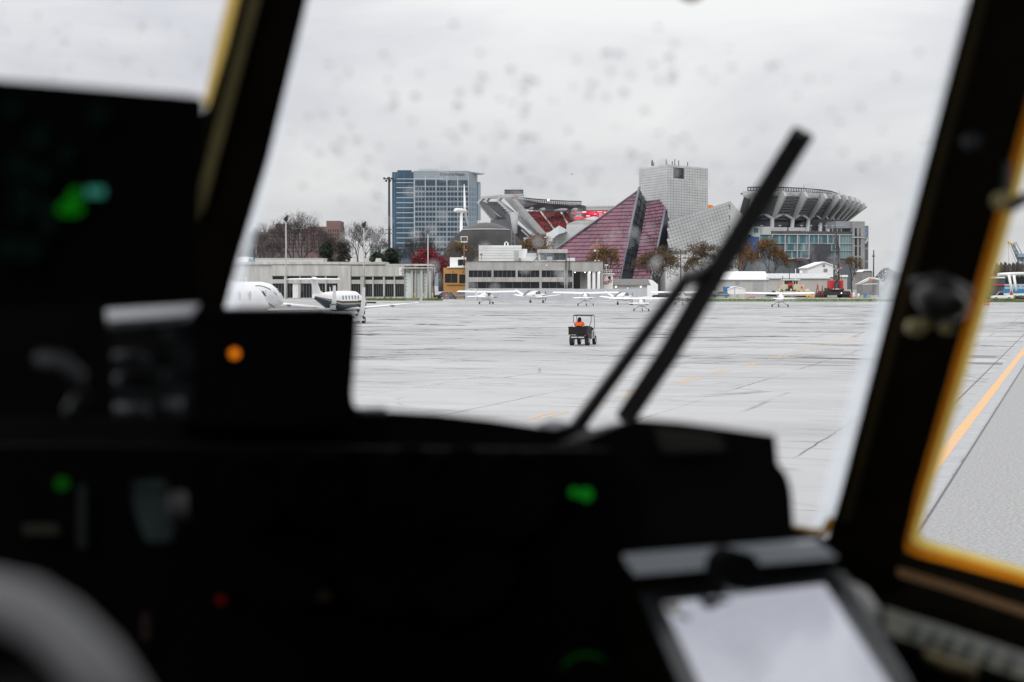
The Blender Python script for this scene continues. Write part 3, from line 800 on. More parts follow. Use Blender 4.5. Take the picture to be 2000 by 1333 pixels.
mb = MB(); mb.add([tp(u, v, 0.0014) for u, v in ((0, 0.01), (0.10, 0.02), (0.07, 0.10), (0.02, 0.10))], [(0, 1, 2, 3)]); mb.build("screen_corner_mark", mat("tan_screen_mark", (0.45, 0.33, 0.16), 0.5), scr, recalc=False)
mb = MB(); mb.hexa([P(1240, 1124, 1.27), P(1636, 1090, 1.27), P(1624, 1086, 1.36), P(1240, 1122, 1.36), P(1218, 1092, 1.28), P(1596, 1060, 1.28), P(1592, 1052, 1.36), P(1216, 1082, 1.36)])
mb.build("clamp_bar", M_ALU, TB)
mb = MB(); c = P(1436, 1112, 1.25); mb.tube([c + FW * -0.012, c + FW * 0.02], 0.0145, 16); mb.build("clamp_knob", M_CKDARK, TB)
mb = MB(); c = P(1437, 1150, 1.25); mb.tube([c - RT * 0.006, c + RT * 0.006], 0.005, 8); mb.build("clamp_spring", M_ALU, TB)
mb = MB(); mb.tube([P(1652, 1152, 1.33), P(1680, 1160, 1.31), P(1698, 1205, 1.27), P(1712, 1240, 1.27)], [0.008, 0.006, 0.010, 0.007], 10); mb.build("mount_arm", mat("worn_silver_joint", (0.26, 0.26, 0.25), 0.4, 0.25, 40, metal=0.4), TB)
mb = MB(); mb.tube([P(1640, 1130, 1.30), P(1760, 1333, 1.12), P(1800, 1420, 1.05)], 0.006, 8); mb.build("case_rail", M_CKMID, TB)

SEAT = thing("crew_seat", "pale grey curved seat rail blurred at the lower edge", "seat", A(0.2, -0.5, 2.6))
mb = MB(); mb.tube([P(-110, 1170, .50), P(-30, 1168, .47), P(50, 1190, .45), P(118, 1235, .44), P(180, 1298, .43), P(232, 1380, .42), P(270, 1490, .42), P(282, 1710, .42)], 0.0075, 12)
mb.build("seat_rail", mat("pale_grey_seat_tube", (0.45, 0.45, 0.46), 0.45, 0.08, 10), SEAT)
b0 = P(100, 1650, .44)
mb = MB(); mb.loft([[b0 + RT * x - FW * 0.04 + UP * z, b0 + RT * x + FW * 0.05 + UP * z, b0 + RT * x + FW * 0.05 + UP * (-1.0), b0 + RT * x - FW * 0.04 - UP * 1.0] for x, z in ((-0.26, 0.0), (-0.18, 0.03), (0.0, 0.035), (0.05, 0.0))], smooth=False)
mb.build("seat_back", M_CKDARK, SEAT)
# ================================================================ AIRCRAFT AND VEHICLES ON THE APRON
M_AIRW = mat("gloss_white_aircraft_paint", (0.80, 0.80, 0.80), 0.3, 0.04, 0.8, coat=0.3)
M_PLEX = mat("tinted_plexiglass", (0.05, 0.075, 0.08), 0.1, 0.2, 2, spec=0.8)
M_NAVY = mat("navy_aircraft_paint", (0.012, 0.035, 0.065), 0.4, 0.1, 1, spec=0.3)
M_GOLD = mat("tan_stripe_paint", (0.42, 0.29, 0.14), 0.4, 0.1, 1)
M_GREENS = mat("dark_green_stripe_paint", (0.10, 0.19, 0.14), 0.4, 0.1, 1)

def wing(mb, stations, smooth=False):
    rings = []
    for le, te, nrm in stations:
        le, te, nrm = Vector(le), Vector(te), Vector(nrm)
        rings.append([le, le.lerp(te, .12) + nrm * .75, le.lerp(te, .35) + nrm, le.lerp(te, .7) + nrm * .55, te, le.lerp(te, .7) - nrm * .35, le.lerp(te, .35) - nrm * .6, le.lerp(te, .1) - nrm * .5])
    return mb.loft(rings, smooth=smooth)
def body(mb, secs, n=20, power=2.3):
    """Fuselage: (y, half width, centre z, half height) sections, rounded-square in section."""
    rings = []
    for y, w, z, h in secs:
        rg = []
        for k in range(n):
            a = 2 * math.pi * k / n
            c, s_ = math.cos(a), math.sin(a)
            rg.append(Vector((math.copysign(abs(c) ** (2 / power), c) * w, y, z + math.copysign(abs(s_) ** (2 / power), s_) * h)))
        rings.append(rg)
    return mb.loft(rings)
def wheel(parent, c, r, w, name="wheel"):
    mb = MB(); mb.disc(c, (1, 0, 0), r, w, 18); o = mb.build(name, M_RUBBER, parent)
    mb = MB(); mb.disc(c, (1, 0, 0), r * 0.5, w + 0.012, 12); mb.build("rim", M_STEEL, o)
    return o

def high_wing_plane(stripe):
    t = thing("light_aircraft", "x", "aircraft", (0, 0, 0), 0, "light aircraft parked along the far edge of the apron")
    mb = MB(); body(mb, [(2.62, .10, 1.18, .10), (2.5, .30, 1.17, .28), (2.2, .47, 1.15, .40), (1.2, .53, 1.15, .46), (.85, .54, 1.2, .52), (.25, .54, 1.42, .73), (-.9, .53, 1.44, .74), (-1.7, .42, 1.40, .58), (-3.0, .27, 1.34, .36), (-4.4, .14, 1.32, .22), (-5.3, .05, 1.36, .14)])
    mb.build("fuselage", M_AIRW, t)
    mb = MB(); wing(mb, [((s * x, .55 - k * .25, z), (s * x, -1.05 + k * .25, z - .12), (0, 0, th * 1.5)) for s in (1,) for x, z, th, k in ((-5.5, 2.29, .05, 1), (-5.3, 2.30, .09, .7), (-2.6, 2.22, .12, 0), (0, 2.16, .13, 0), (2.6, 2.22, .12, 0), (5.3, 2.30, .09, .7), (5.5, 2.29, .05, 1))])
    mb.build("wing", M_AIRW, t)
    mb = MB(); wing(mb, [((x, -4.55 - abs(x) * .12, 1.44), (x, -5.45, 1.36), (0, 0, th * 1.5)) for x, th in ((-1.72, .025), (-1.6, .05), (0, .07), (1.6, .05), (1.72, .025))]); mb.build("tailplane", M_AIRW, t)
    mb = MB(); wing(mb, [((0, -3.2, 1.48), (0, -5.5, 1.46), (.06, 0, 0)), ((0, -4.25, 1.68), (0, -5.55, 1.66), (.055, 0, 0)), ((0, -5.15, 2.62), (0, -5.85, 2.62), (.035, 0, 0)), ((0, -5.3, 2.70), (0, -5.85, 2.70), (.01, 0, 0))]); mb.build("fin", M_AIRW, t)
    for s in (-1, 1):
        mb = MB(); seg(mb, (s * .5, .15, .80), (s * 2.75, .05, 2.16), .04); mb.build("wing_strut", M_AIRW, t)
        mb = MB(); seg(mb, (s * .4, -.35, .80), (s * 1.22, -.35, .26), .035); mb.build("gear_leg", M_BLACK, t)
        wheel(t, (s * 1.27, -.35, .215), .215, .16)
        mb = MB(); mb.prism([(s * .548, .15, 1.45), (s * .548, -.85, 1.5), (s * .53, -.85, 1.98), (s * .54, -.1, 1.98)], (s * .01, 0, 0)); mb.build("side_window", M_PLEX, t)
    mb = MB(); seg(mb, (0, 1.45, .8), (0, 1.5, .22), .04); mb.build("gear_leg", M_BLACK, t)
    wheel(t, (0, 1.5, .19), .19, .14)
    mb = MB(); mb.loft([[(-.46, .88, 1.68), (.46, .88, 1.68), (.46, .90, 1.70), (-.46, .90, 1.70)], [(-.46, .34, 2.08), (.46, .34, 2.08), (.46, .38, 2.10), (-.46, .38, 2.10)]], smooth=False); mb.build("windscreen", M_PLEX, t)
    mb = MB(); mb.prism([(-.36, -1.45, 1.86), (.36, -1.45, 1.86), (.42, -1.06, 2.10), (-.42, -1.06, 2.10)], (0, -.03, .03)); mb.build("rear_window", M_PLEX, t)
    mb = MB(); mb.disc((0, 2.70, 1.18), (0, 1, 0), .10, .16, 12); mb.box(-.95, .95, 2.66, 2.70, 1.12, 1.24); mb.build("propeller", M_BLACK, t)
    if stripe:
        for s in (-1, 1):
            mb = MB(); mb.prism([(s * .555, 1.9, 1.1), (s * .36, -2.3, 1.34), (s * .36, -2.3, 1.42), (s * .555, 1.9, 1.22)], (s * .012, 0, 0)); mb.build("stripe", stripe, t)
    return t
def v_tail_plane():
    t = thing("low_wing_aircraft", "x", "aircraft", (0, 0, 0), 0, "light aircraft parked along the far edge of the apron")
    mb = MB(); body(mb, [(2.9, .08, 1.3, .08), (2.8, .25, 1.3, .25), (2.4, .45, 1.28, .42), (1.2, .58, 1.3, .55), (.6, .60, 1.38, .64), (-.2, .60, 1.52, .76), (-1.2, .56, 1.52, .72), (-2.4, .40, 1.45, .52), (-4.0, .18, 1.42, .28), (-5.1, .04, 1.45, .1)])
    mb.build("fuselage", M_AIRW, t)
    mb = MB(); wing(mb, [((x, .75 - abs(x) * .07, 1.0 + abs(x) * .115), (x, -1.15 + abs(x) * .1, .92 + abs(x) * .115), (0, 0, th * 1.3)) for x, th in ((-5.1, .03), (-4.9, .07), (-.5, .14), (.5, .14), (4.9, .07), (5.1, .03))]); mb.build("wing", M_AIRW, t)
    for s in (-1, 1):
        mb = MB(); wing(mb, [((s * .05, -3.9, 1.55), (s * .05, -5.1, 1.5), (-.04 * s, 0, .05)), ((s * 1.55, -4.5, 2.5), (s * 1.55, -5.35, 2.5), (-.02 * s, 0, .03))])
        mb.build("tail_surface", M_AIRW if s < 0 else mat("grey_tail_paint", (0.5, 0.5, 0.5), .4), t)  # right tail surface evenly greyer than the left
        mb = MB(); seg(mb, (s * 1.4, -.1, 1.1), (s * 1.45, -.1, .3), .05); mb.build("gear_leg", M_STEEL, t); wheel(t, (s * 1.47, -.1, .26), .26, .18)
        mb = MB(); mb.prism([(s * .605, .45, 1.66), (s * .60, -1.3, 1.72), (s * .50, -1.2, 2.12), (s * .50, .1, 2.1)], (s * .014, 0, 0)); mb.build("side_window", M_PLEX, t)
        mb = MB(); mb.prism([(s * .60, 2.0, 1.32), (s * .47, -2.2, 1.42), (s * .47, -2.2, 1.50), (s * .60, 2.0, 1.44)], (s * .02, 0, 0)); mb.build("stripe", M_BLACK, t)
    mb = MB(); seg(mb, (0, 2.1, 1.0), (0, 2.15, .24), .045); mb.build("gear_leg", M_STEEL, t); wheel(t, (0, 2.15, .23), .23, .16)
    mb = MB(); mb.disc((0, 2.98, 1.3), (0, 1, 0), .12, .2, 12); mb.box(-.06, .06, 2.92, 2.96, .4, 2.2); mb.build("propeller", M_BLACK, t)
    mb = MB(); mb.loft([[(-.45, .72, 1.82), (.45, .72, 1.82), (.45, .75, 1.84), (-.45, .75, 1.84)], [(-.4, .05, 2.26), (.4, .05, 2.26), (.4, .09, 2.28), (-.4, .09, 2.28)]], smooth=False); mb.build("windscreen", M_PLEX, t)
    return t
def place(o, px, py, yaw, label, s=1.0, D=None):
    g_ = G(px, py)
    if D: g_ = P(px, HORIZON, D)
    o.location = (g_.x, g_.y, 0); o.rotation_euler = (0, 0, -R(yaw)); o.scale = (s, s, s); o["label"] = label
hw = high_wing_plane(None)
place(hw, 1523, 600, 2, "white high wing light aircraft alone in front of the red crane")
c2 = copy_tree(hw); place(c2, 951, 594.5, 20, "white high wing light aircraft nearest the orange building, tail to the viewer", 1.02)
c3 = copy_tree(hw); place(c3, 1144, 598, 6, "white high wing light aircraft right of the V-tailed one, parked before the grey wall")
c5 = copy_tree(hw); place(c5, 1253, 608, 9, "smaller white high wing aircraft partly behind the wiper, closest of the row", 0.80)
c6 = copy_tree(hw); place(c6, 1333, 596, 8, "white high wing light aircraft mostly hidden behind the wiper blades")
vt = v_tail_plane(); place(vt, 1049, 592, 34, "white V-tailed low wing aircraft with a thin black stripe", 1.0)
v2 = copy_tree(vt); place(v2, 1221, 596, 30, "white low wing aircraft squeezed between two high wing aircraft", 0.95)

# ---- turboprop with T-tail
TP = thing("turboprop_aircraft", "white turboprop with navy belly, tan stripe and T-shaped tail", "aircraft")
sec = [(6.4, .12, 1.95, .12), (6.1, .42, 1.93, .40), (5.2, .62, 1.95, .62), (4.2, .78, 2.02, .80), (3.2, .84, 2.15, .98), (1.0, .84, 2.18, 1.0), (-2.0, .84, 2.18, .98), (-3.6, .66, 2.3, .80), (-5.4, .40, 2.5, .50), (-7.4, .12, 2.72, .22)]
mb = MB(); body(mb, sec, 24); mb.build("fuselage", M_AIRW, TP)
# belly colour and stripe: separate shells standing a few millimetres proud of the skin
def shell_part(secs, a0, a1, name, m, t, grow=1.012, n=12, y0=None, y1=None, power=2.3):
    mb = MB(); rings = []
    for y, w, z, h in secs:
        rg = []
        for k_ in range(n + 1):
            a = R(a0 + (a1 - a0) * k_ / n); c_, s_ = math.cos(a), math.sin(a)
            rg.append(Vector((math.copysign(abs(c_) ** (2 / power), c_) * w * grow, y, z + math.copysign(abs(s_) ** (2 / power), s_) * h * grow)))
        rings.append(rg)
    mb.loft(rings, cap=False, closed=False)
    return mb.build(name, m, t, recalc=False)
shell_part(sec, 180, 360, "belly_paint", M_NAVY, TP)
def drooped(secs, a_of_y, da):
    for s in (0, 1):
        mb = MB(); rings = []
        for y, w, z, h in secs:
            a0 = a_of_y(y); rg = []
            for k_ in range(3):
                a = R(a0 + da * k_ / 2)
                if s: a = math.pi - a
                c_, s_ = math.cos(a), math.sin(a)
                rg.append(Vector((math.copysign(abs(c_) ** .87, c_) * w * 1.035, y, z + math.copysign(abs(s_) ** .87, s_) * h * 1.035)))
            rings.append(rg)
        mb.loft(rings, cap=False, closed=False); mb.build("stripe", M_GOLD, TP, recalc=False)
drooped(sec, lambda y: -14 - 3 * math.cos(y * .5), 7)
mb = MB(); wing(mb, [((x, 1.6 - abs(x) * .07, 1.30 + abs(x) * .09), (x, -.9 + abs(x) * .10, 1.30 + abs(x) * .09), (0, 0, th)) for x, th in ((-8.0, .05), (-7.8, .08), (-.6, .18), (.6, .18), (7.8, .08), (8.0, .05))]); mb.build("wing", M_AIRW, TP)
for s in (-1, 1):
    mb = MB(); wing(mb, [((s * 7.95, .95, 2.0), (s * 7.95, -.1, 2.0), (.05, 0, 0)), ((s * 8.25, .3, 2.6), (s * 8.25, -.2, 2.6), (.02, 0, 0))]); mb.build("winglet", M_AIRW, TP)
    for q in (2.5, 5.4):
        mb = MB(); mb.tube([(s * q, .6, 1.30 + q * .09), (s * q, -.4, 1.22 + q * .09), (s * q, -1.1, 1.3 + q * .09)], [.05, .12, .03], 8); mb.build("flap_fairing", M_FRAME, TP)
    mb = MB(); seg(mb, (s * 2.2, .1, 1.4), (s * 2.3, .0, .35), .07); mb.build("gear_leg", M_STEEL, TP); wheel(TP, (s * 2.3, 0, .32), .32, .22)
    for i in range(6):
        y = 2.5 - i * .85
        mb = MB(); mb.loft([[(xx, y + .13 * math.cos(a), 2.52 + .21 * math.sin(a)) for a in [2 * math.pi * q / 14 for q in range(14)]] for xx in (s * .858, s * .78)]); mb.build("window", mat("grey_cabin_window", (.22, .24, .25), .15, .1, 1), TP)
mb = MB(); seg(mb, (0, 4.6, 1.4), (0, 4.8, .3), .07); mb.build("gear_leg", M_STEEL, TP); wheel(TP, (0, 4.8, .26), .26, .18)
mb = MB(); wing(mb, [((0, -4.4, 2.9), (0, -7.4, 2.75), (.10, 0, 0)), ((0, -5.6, 3.2), (0, -7.6, 3.2), (.09, 0, 0)), ((0, -6.6, 4.25), (0, -8.1, 4.25), (.07, 0, 0))]); mb.build("fin", M_AIRW, TP)
mb = MB(); wing(mb, [((x, -6.5 - abs(x) * .14, 4.3), (x, -7.9, 4.3), (0, 0, th)) for x, th in ((-2.6, .05), (-2.4, .08), (0, .12), (2.4, .08), (2.6, .05))]); mb.build("tailplane", M_AIRW, TP)
mb = MB(); mb.tube([(0, -6.2, 4.3), (0, -7.0, 4.38), (0, -8.3, 4.3)], [.05, .16, .03], 10); mb.build("tail_bullet", M_AIRW, TP)
mb = MB(); mb.disc((0, 6.5, 1.95), (0, 1, 0), .16, .3, 12); mb.box(-.1, .1, 6.4, 6.46, .75, 3.1); mb.box(-1.3, 1.3, 6.4, 6.46, 1.87, 2.03); mb.build("propeller", M_BLACK, TP)
mb = MB(); seg(mb, (0, -3.0, 3.05), (0, -3.15, 3.55), .03); mb.build("antenna", M_WHITE, TP)
g_ = P(667, HORIZON, 166); TP.location = (g_.x, g_.y, 0); TP.rotation_euler = (0, 0, -R(15))

# ---- two business jets
def business_jet(name, label, window_r, stripe):
    t = thing(name, label, "aircraft", (0, 0, 0), 0, "business jets parked left of the apron")
    sc = [(11.2, .04, 2.15, .04), (10.9, .30, 2.2, .26), (10.0, .66, 2.36, .58), (8.8, .96, 2.58, .92), (7.4, 1.15, 2.78, 1.16), (6.0, 1.2, 2.85, 1.22), (-4.0, 1.2, 2.85, 1.22), (-7.5, .95, 3.05, 1.0), (-10.5, .55, 3.3, .62), (-13.0, .12, 3.5, .2)]
    mb = MB(); body(mb, sc, 28, 2.05); mb.build("fuselage", M_AIRW, t)
    mb = MB(); wing(mb, [((x, 1.8 - abs(x) * .62, 1.45 + abs(x) * .026), (x, -3.4 - abs(x) * .30 if abs(x) > 3 else -3.6, 1.45 + abs(x) * .026), (0, 0, th)) for x, th in ((-12.2, .05), (-12, .09), (-3, .2), (0, .26), (3, .2), (12, .09), (12.2, .05))]); mb.build("wing", M_AIRW, t)
    for s in (-1, 1):
        mb = MB(); wing(mb, [((s * 12.0, -5.55, 1.72), (s * 12.0, -7.1, 1.72), (.06, 0, 0)), ((s * 12.1, -5.75, 2.02), (s * 12.1, -7.0, 2.02), (.06, 0, 0)), ((s * 12.35, -6.2, 2.45), (s * 12.35, -7.2, 2.45), (.05, 0, 0)), ((s * 12.6, -7.0, 3.75), (s * 12.6, -7.6, 3.75), (.025, 0, 0))])
        wl_ = mb.build("winglet", M_AIRW, t)
        if stripe == 'black':
            for q in range(4):
                z0 = 1.85 + q * .28
                f0 = (z0 - 2.02) / 1.73
                mb = MB(); x_ = s * (12.1 + .5 * f0) - .07
                mb.prism([(x_, -5.9 - f0 * 1.2, z0 + .05), (x_, -7.0 - f0 * .5, z0 - .05 + .25), (x_, -7.0 - f0 * .5, z0 + .05 + .25), (x_, -5.95 - f0 * 1.2, z0 + .2)], (.02, 0, 0)); mb.prism([(x_ + .155, -5.9 - f0 * 1.2, z0 + .05), (x_ + .12, -7.0 - f0 * .5, z0 + .2), (x_ + .12, -7.0 - f0 * .5, z0 + .30), (x_ + .155, -5.95 - f0 * 1.2, z0 + .2)], (.02, 0, 0)); mb.build("stripe", M_BLACK, wl_)
        else:
            mb = MB(); mb.prism([(s * 12.16, -5.8, 2.10), (s * 12.16, -7.02, 2.10), (s * 12.22, -7.06, 2.22), (s * 12.22, -5.92, 2.22)], (.075, 0, 0)); mb.prism([(s * 12.02, -5.8, 2.10), (s * 12.02, -7.02, 2.10), (s * 12.06, -7.06, 2.22), (s * 12.06, -5.92, 2.22)], (.03, 0, 0)); mb.build("stripe", M_GREENS, wl_)
        for i in range(5):
            y = 4.6 - i * 2.0
            mb = MB(); c_ = Vector((s * 1.19, y, 3.12)); rg = []
            for xx in (0.0, 0.035):
                rg.append([Vector((s * (1.168 + xx), y + math.cos(a) * window_r * .8, 3.12 + math.sin(a) * window_r)) for a in [2 * math.pi * q / 16 for q in range(16)]])
            mb.loft(rg); mb.build("window", mat("pale_cabin_window", (0.60, 0.62, 0.63), .15, .1, 1), t)
        mb = MB(); mb.tube([(s * 1.95, -4.2, 3.55), (s * 1.95, -4.6, 3.55), (s * 1.95, -7.4, 3.6), (s * 1.95, -8.4, 3.62)], [.55, .68, .62, .42], 18); mb.build("engine_nacelle", M_AIRW, t)
        mb = MB(); mb.box(min(s * .8, s * 1.5), max(s * .8, s * 1.5), -7.0, -5.0, 3.5, 3.62); mb.build("engine_pylon", M_AIRW, t)
        mb = MB(); seg(mb, (s * 2.1, -2.4, 1.6), (s * 2.1, -2.5, .45), .12); mb.build("gear_leg", M_STEEL, t); wheel(t, (s * 2.1, -2.5, .42), .42, .5)
    mb = MB(); seg(mb, (0, 8.0, 1.7), (0, 8.1, .35), .09); mb.build("gear_leg", M_STEEL, t); wheel(t, (0, 8.1, .32), .32, .4)
    mb = MB(); wing(mb, [((0, -8.0, 3.9), (0, -12.6, 3.7), (.16, 0, 0)), ((0, -11.2, 7.0), (0, -13.6, 7.0), (.10, 0, 0))]); mb.build("fin", M_AIRW, t)
    mb = MB(); wing(mb, [((x, -11.0 - abs(x) * .5, 7.05), (x, -13.2 - abs(x) * .25, 7.05), (0, 0, th)) for x, th in ((-4.6, .04), (0, .14), (4.6, .04))]); mb.build("tailplane", M_AIRW, t)
    mb = MB(); seg(mb, (0, 3.0, 4.0), (0, 2.9, 4.5), .035); mb.build("antenna", M_AIRW, t)
    for s in (-1, 1):
        mb = MB(); mb.prism([(s * .55, 9.25, 2.98), (s * .98, 8.35, 3.05), (s * .86, 8.15, 3.36), (s * .35, 8.7, 3.42)], (s * .05, .04, .05)); mb.build("cockpit_window", M_PLEX, t)
    if stripe == 'green':
        # swoosh: a thin arc that climbs over the forward fuselage and falls towards the nose
        for s in (-1, 1):
            mb = MB(); pts = []
            for k_ in range(25):
                q = k_ / 24; y = 1.0 + 8.7 * q
                zz = 2.15 + 1.55 * math.sin(math.pi * min(1, .25 + .85 * q))
                w_, zc, hh = [(w, z, h) for yy, w, z, h in sc if yy <= y + 1.4][0]
                dz = max(-1, min(1, (zz - zc) / hh)); pts.append(Vector((s * (w_ * math.sqrt(max(.02, 1 - dz * dz)) + .0), y, zz)))
            mb.tube(pts, .06, 6); mb.tube([p + Vector((0, -.5, -1.2)) for p in pts[10:]], .05, 6); mb.build("stripe", M_GREENS, t)
    return t
jA = business_jet("business_jet", "large white business jet with oval windows, nearest the dark cockpit post", .33, 'black')
jB = business_jet("business_jet", "white business jet with green swoosh stripe, behind the one with oval windows", .20, 'green')
def put_by_tip(o, px, py_base, D, th):
    """Stand the jet so that the tip of its right wing is at the given pixel and distance."""
    tip = P(px, py_base, D); a = R(th)
    rt = Vector((math.cos(a), -math.sin(a), 0)); fw = Vector((math.sin(a), math.cos(a), 0))
    l = tip - rt * 12.3 + fw * 6.8
    o.location = (l.x, l.y, 0); o.rotation_euler = (0, 0, -a)
put_by_tip(jA, 706, 600, 101, 11)
put_by_tip(jB, 651, 600, 141, 15.5)

# ---- utility cart with its driver
UV = thing("utility_cart", "black utility cart with open roof frame driving away across the wet apron", "cart")
M_CART = mat("black_cart_plastic", (0.008, 0.009, 0.009), 0.5, 0.25, 6, spec=0.25)
M_CARTW = mat("pale_grey_cart_panel", (0.50, 0.50, 0.49), 0.45, 0.1, 4)
mb = MB(); mb.hexa([(-.70, -1.55, .72), (.70, -1.55, .72), (.70, -.25, .72), (-.70, -.25, .72), (-.76, -1.62, 1.16), (.76, -1.62, 1.16), (.76, -.2, 1.16), (-.76, -.2, 1.16)]); bed = mb.build("cargo_bed", M_CART, UV)
mb = MB(); mb.box(-.74, .74, -1.70, -1.64, .70, 1.20); mb.build("tailgate", M_CART, bed)
for x in (-.775, .775):
    mb = MB(); mb.box(x - .02, x + .02, -1.6, -.22, 1.10, 1.20); mb.build("bed_rail", M_CART, bed)
mb = MB(); mb.box(-.6, .6, -1.5, 1.45, .40, .52); mb.box(-.5, .5, -1.58, -1.5, .44, .66); mb.build("chassis", M_BLACK, UV)
for x0 in (-.52, .04):
    mb = MB(); mb.box(x0, x0 + .48, -1.72, -1.66, .50, .57); mb.build("bumper", M_CARTW, UV)
for x in (-.6, .6):
    mb = MB(); mb.disc((x, -1.66, .66), (0, 1, 0), .05, .04, 10); mb.build("tail_light", M_RED, UV)
for x0, x1 in ((-.62, -.03), (.05, .62)):
    mb = MB(); mb.loft([[(x0, -.12, .75), (x1, -.12, .75), (x1, .35, .80), (x0, .35, .80)], [(x0, -.14, .9), (x1, -.14, .9), (x1, .35, .9), (x0, .35, .9)]], smooth=False); st = mb.build("seat", M_CART, UV)
    mb = MB(); rg = []
    for z, y, w in ((.9, -.12, 1), (1.06, -.15, 1), (1.18, -.17, .9), (1.23, -.18, .6)):
        cx_ = (x0 + x1) / 2; hw_ = (x1 - x0) / 2 * w; rg.append([(cx_ - hw_, y, z), (cx_ + hw_, y, z), (cx_ + hw_, y + .12, z), (cx_ - hw_, y + .12, z)])
    mb.loft(rg, smooth=False); mb.build("backrest", M_CART, st)
mb = MB(); mb.loft([[(-.62, .9, .5), (.62, .9, .5), (.62, 1.6, .5), (-.62, 1.6, .5)], [(-.66, .85, .85), (.66, .85, .85), (.62, 1.62, .72), (-.62, 1.62, .72)], [(-.64, .85, 1.02), (.64, .85, 1.02), (.55, 1.45, .9), (-.55, 1.45, .9)]], smooth=False); mb.build("front_cowl", M_CARTW, UV)
mb = MB(); mb.box(-.62, .62, .72, .86, .95, 1.10); mb.build("dashboard", M_CART, UV)
for s in (-1, 1):
    mb = MB(); mb.hexa([(s * .63, .15, .42), (s * .70, .15, .42), (s * .70, 1.0, .42), (s * .63, 1.0, .42), (s * .63, .3, .95), (s * .70, .3, .95), (s * .70, .9, .95), (s * .63, .9, .95)]); mb.build("side_panel", M_CARTW, UV)
    mb = MB(); mb.box(min(s * .702, s * .72), max(s * .702, s * .72), .42, .6, .5, .86); mb.build("panel_vent", M_BLACK, UV)
    mb = MB(); mb.tube([(s * .58, -.24, 1.2), (s * .72, -.28, 1.55), (s * .72, -.30, 1.88)], .025, 8); mb.build("roof_post", M_BLACK, UV)
    mb = MB(); mb.tube([(s * .66, 1.0, 1.02), (s * .70, .85, 1.4), (s * .72, .62, 1.92)], .022, 8); mb.build("roof_post", M_BLACK, UV)
    for y, r_, w_ in ((-1.05, .33, .28), (1.15, .29, .22)):
        mb = MB(); mb.disc((s * .62, y, r_), (1, 0, 0), r_, w_, 22); w0 = mb.build("wheel", M_RUBBER, UV)
        mb = MB(); mb.disc((s * .62, y, r_), (1, 0, 0), r_ * .5, w_ + .02, 14); mb.build("rim", M_STEEL, w0)
mb = MB(); mb.loft([[(-.72, -.34, 1.87), (.72, -.34, 1.87), (.72, -.34, 1.91), (-.72, -.34, 1.91)], [(-.70, -.05, 1.92), (.70, -.05, 1.92), (.70, -.05, 1.955), (-.70, -.05, 1.955)], [(-.72, .25, 1.90), (.72, .25, 1.90), (.72, .25, 1.93), (-.72, .25, 1.93)]], smooth=False); mb.build("roof_panel", M_CART, UV)
mb = MB()
for s in (-1, 1): mb.tube([(s * .72, -.32, 1.89), (s * .72, .62, 1.93)], .022, 8)
mb.tube([(-.72, .62, 1.93), (.72, .62, 1.93)], .022, 8); mb.build("roof_frame", M_BLACK, UV)
mb = MB(); mb.tube([(-.33, .8, 1.1), (-.33, .55, 1.2)], .02, 8); mb.tube([(-.33 + .17 * math.cos(R(q)), .54 + .05 * math.sin(R(q)), 1.2 + .16 * math.sin(R(q))) for q in range(0, 361, 20)], .014, 6); mb.build("steering_wheel", M_BLACK, UV)
g_ = G(1141, 676); UV.location = (g_.x, g_.y + 1.6, 0); UV.rotation_euler = (0, 0, -R(17)); UV.scale = (.82, .82, 1.0)

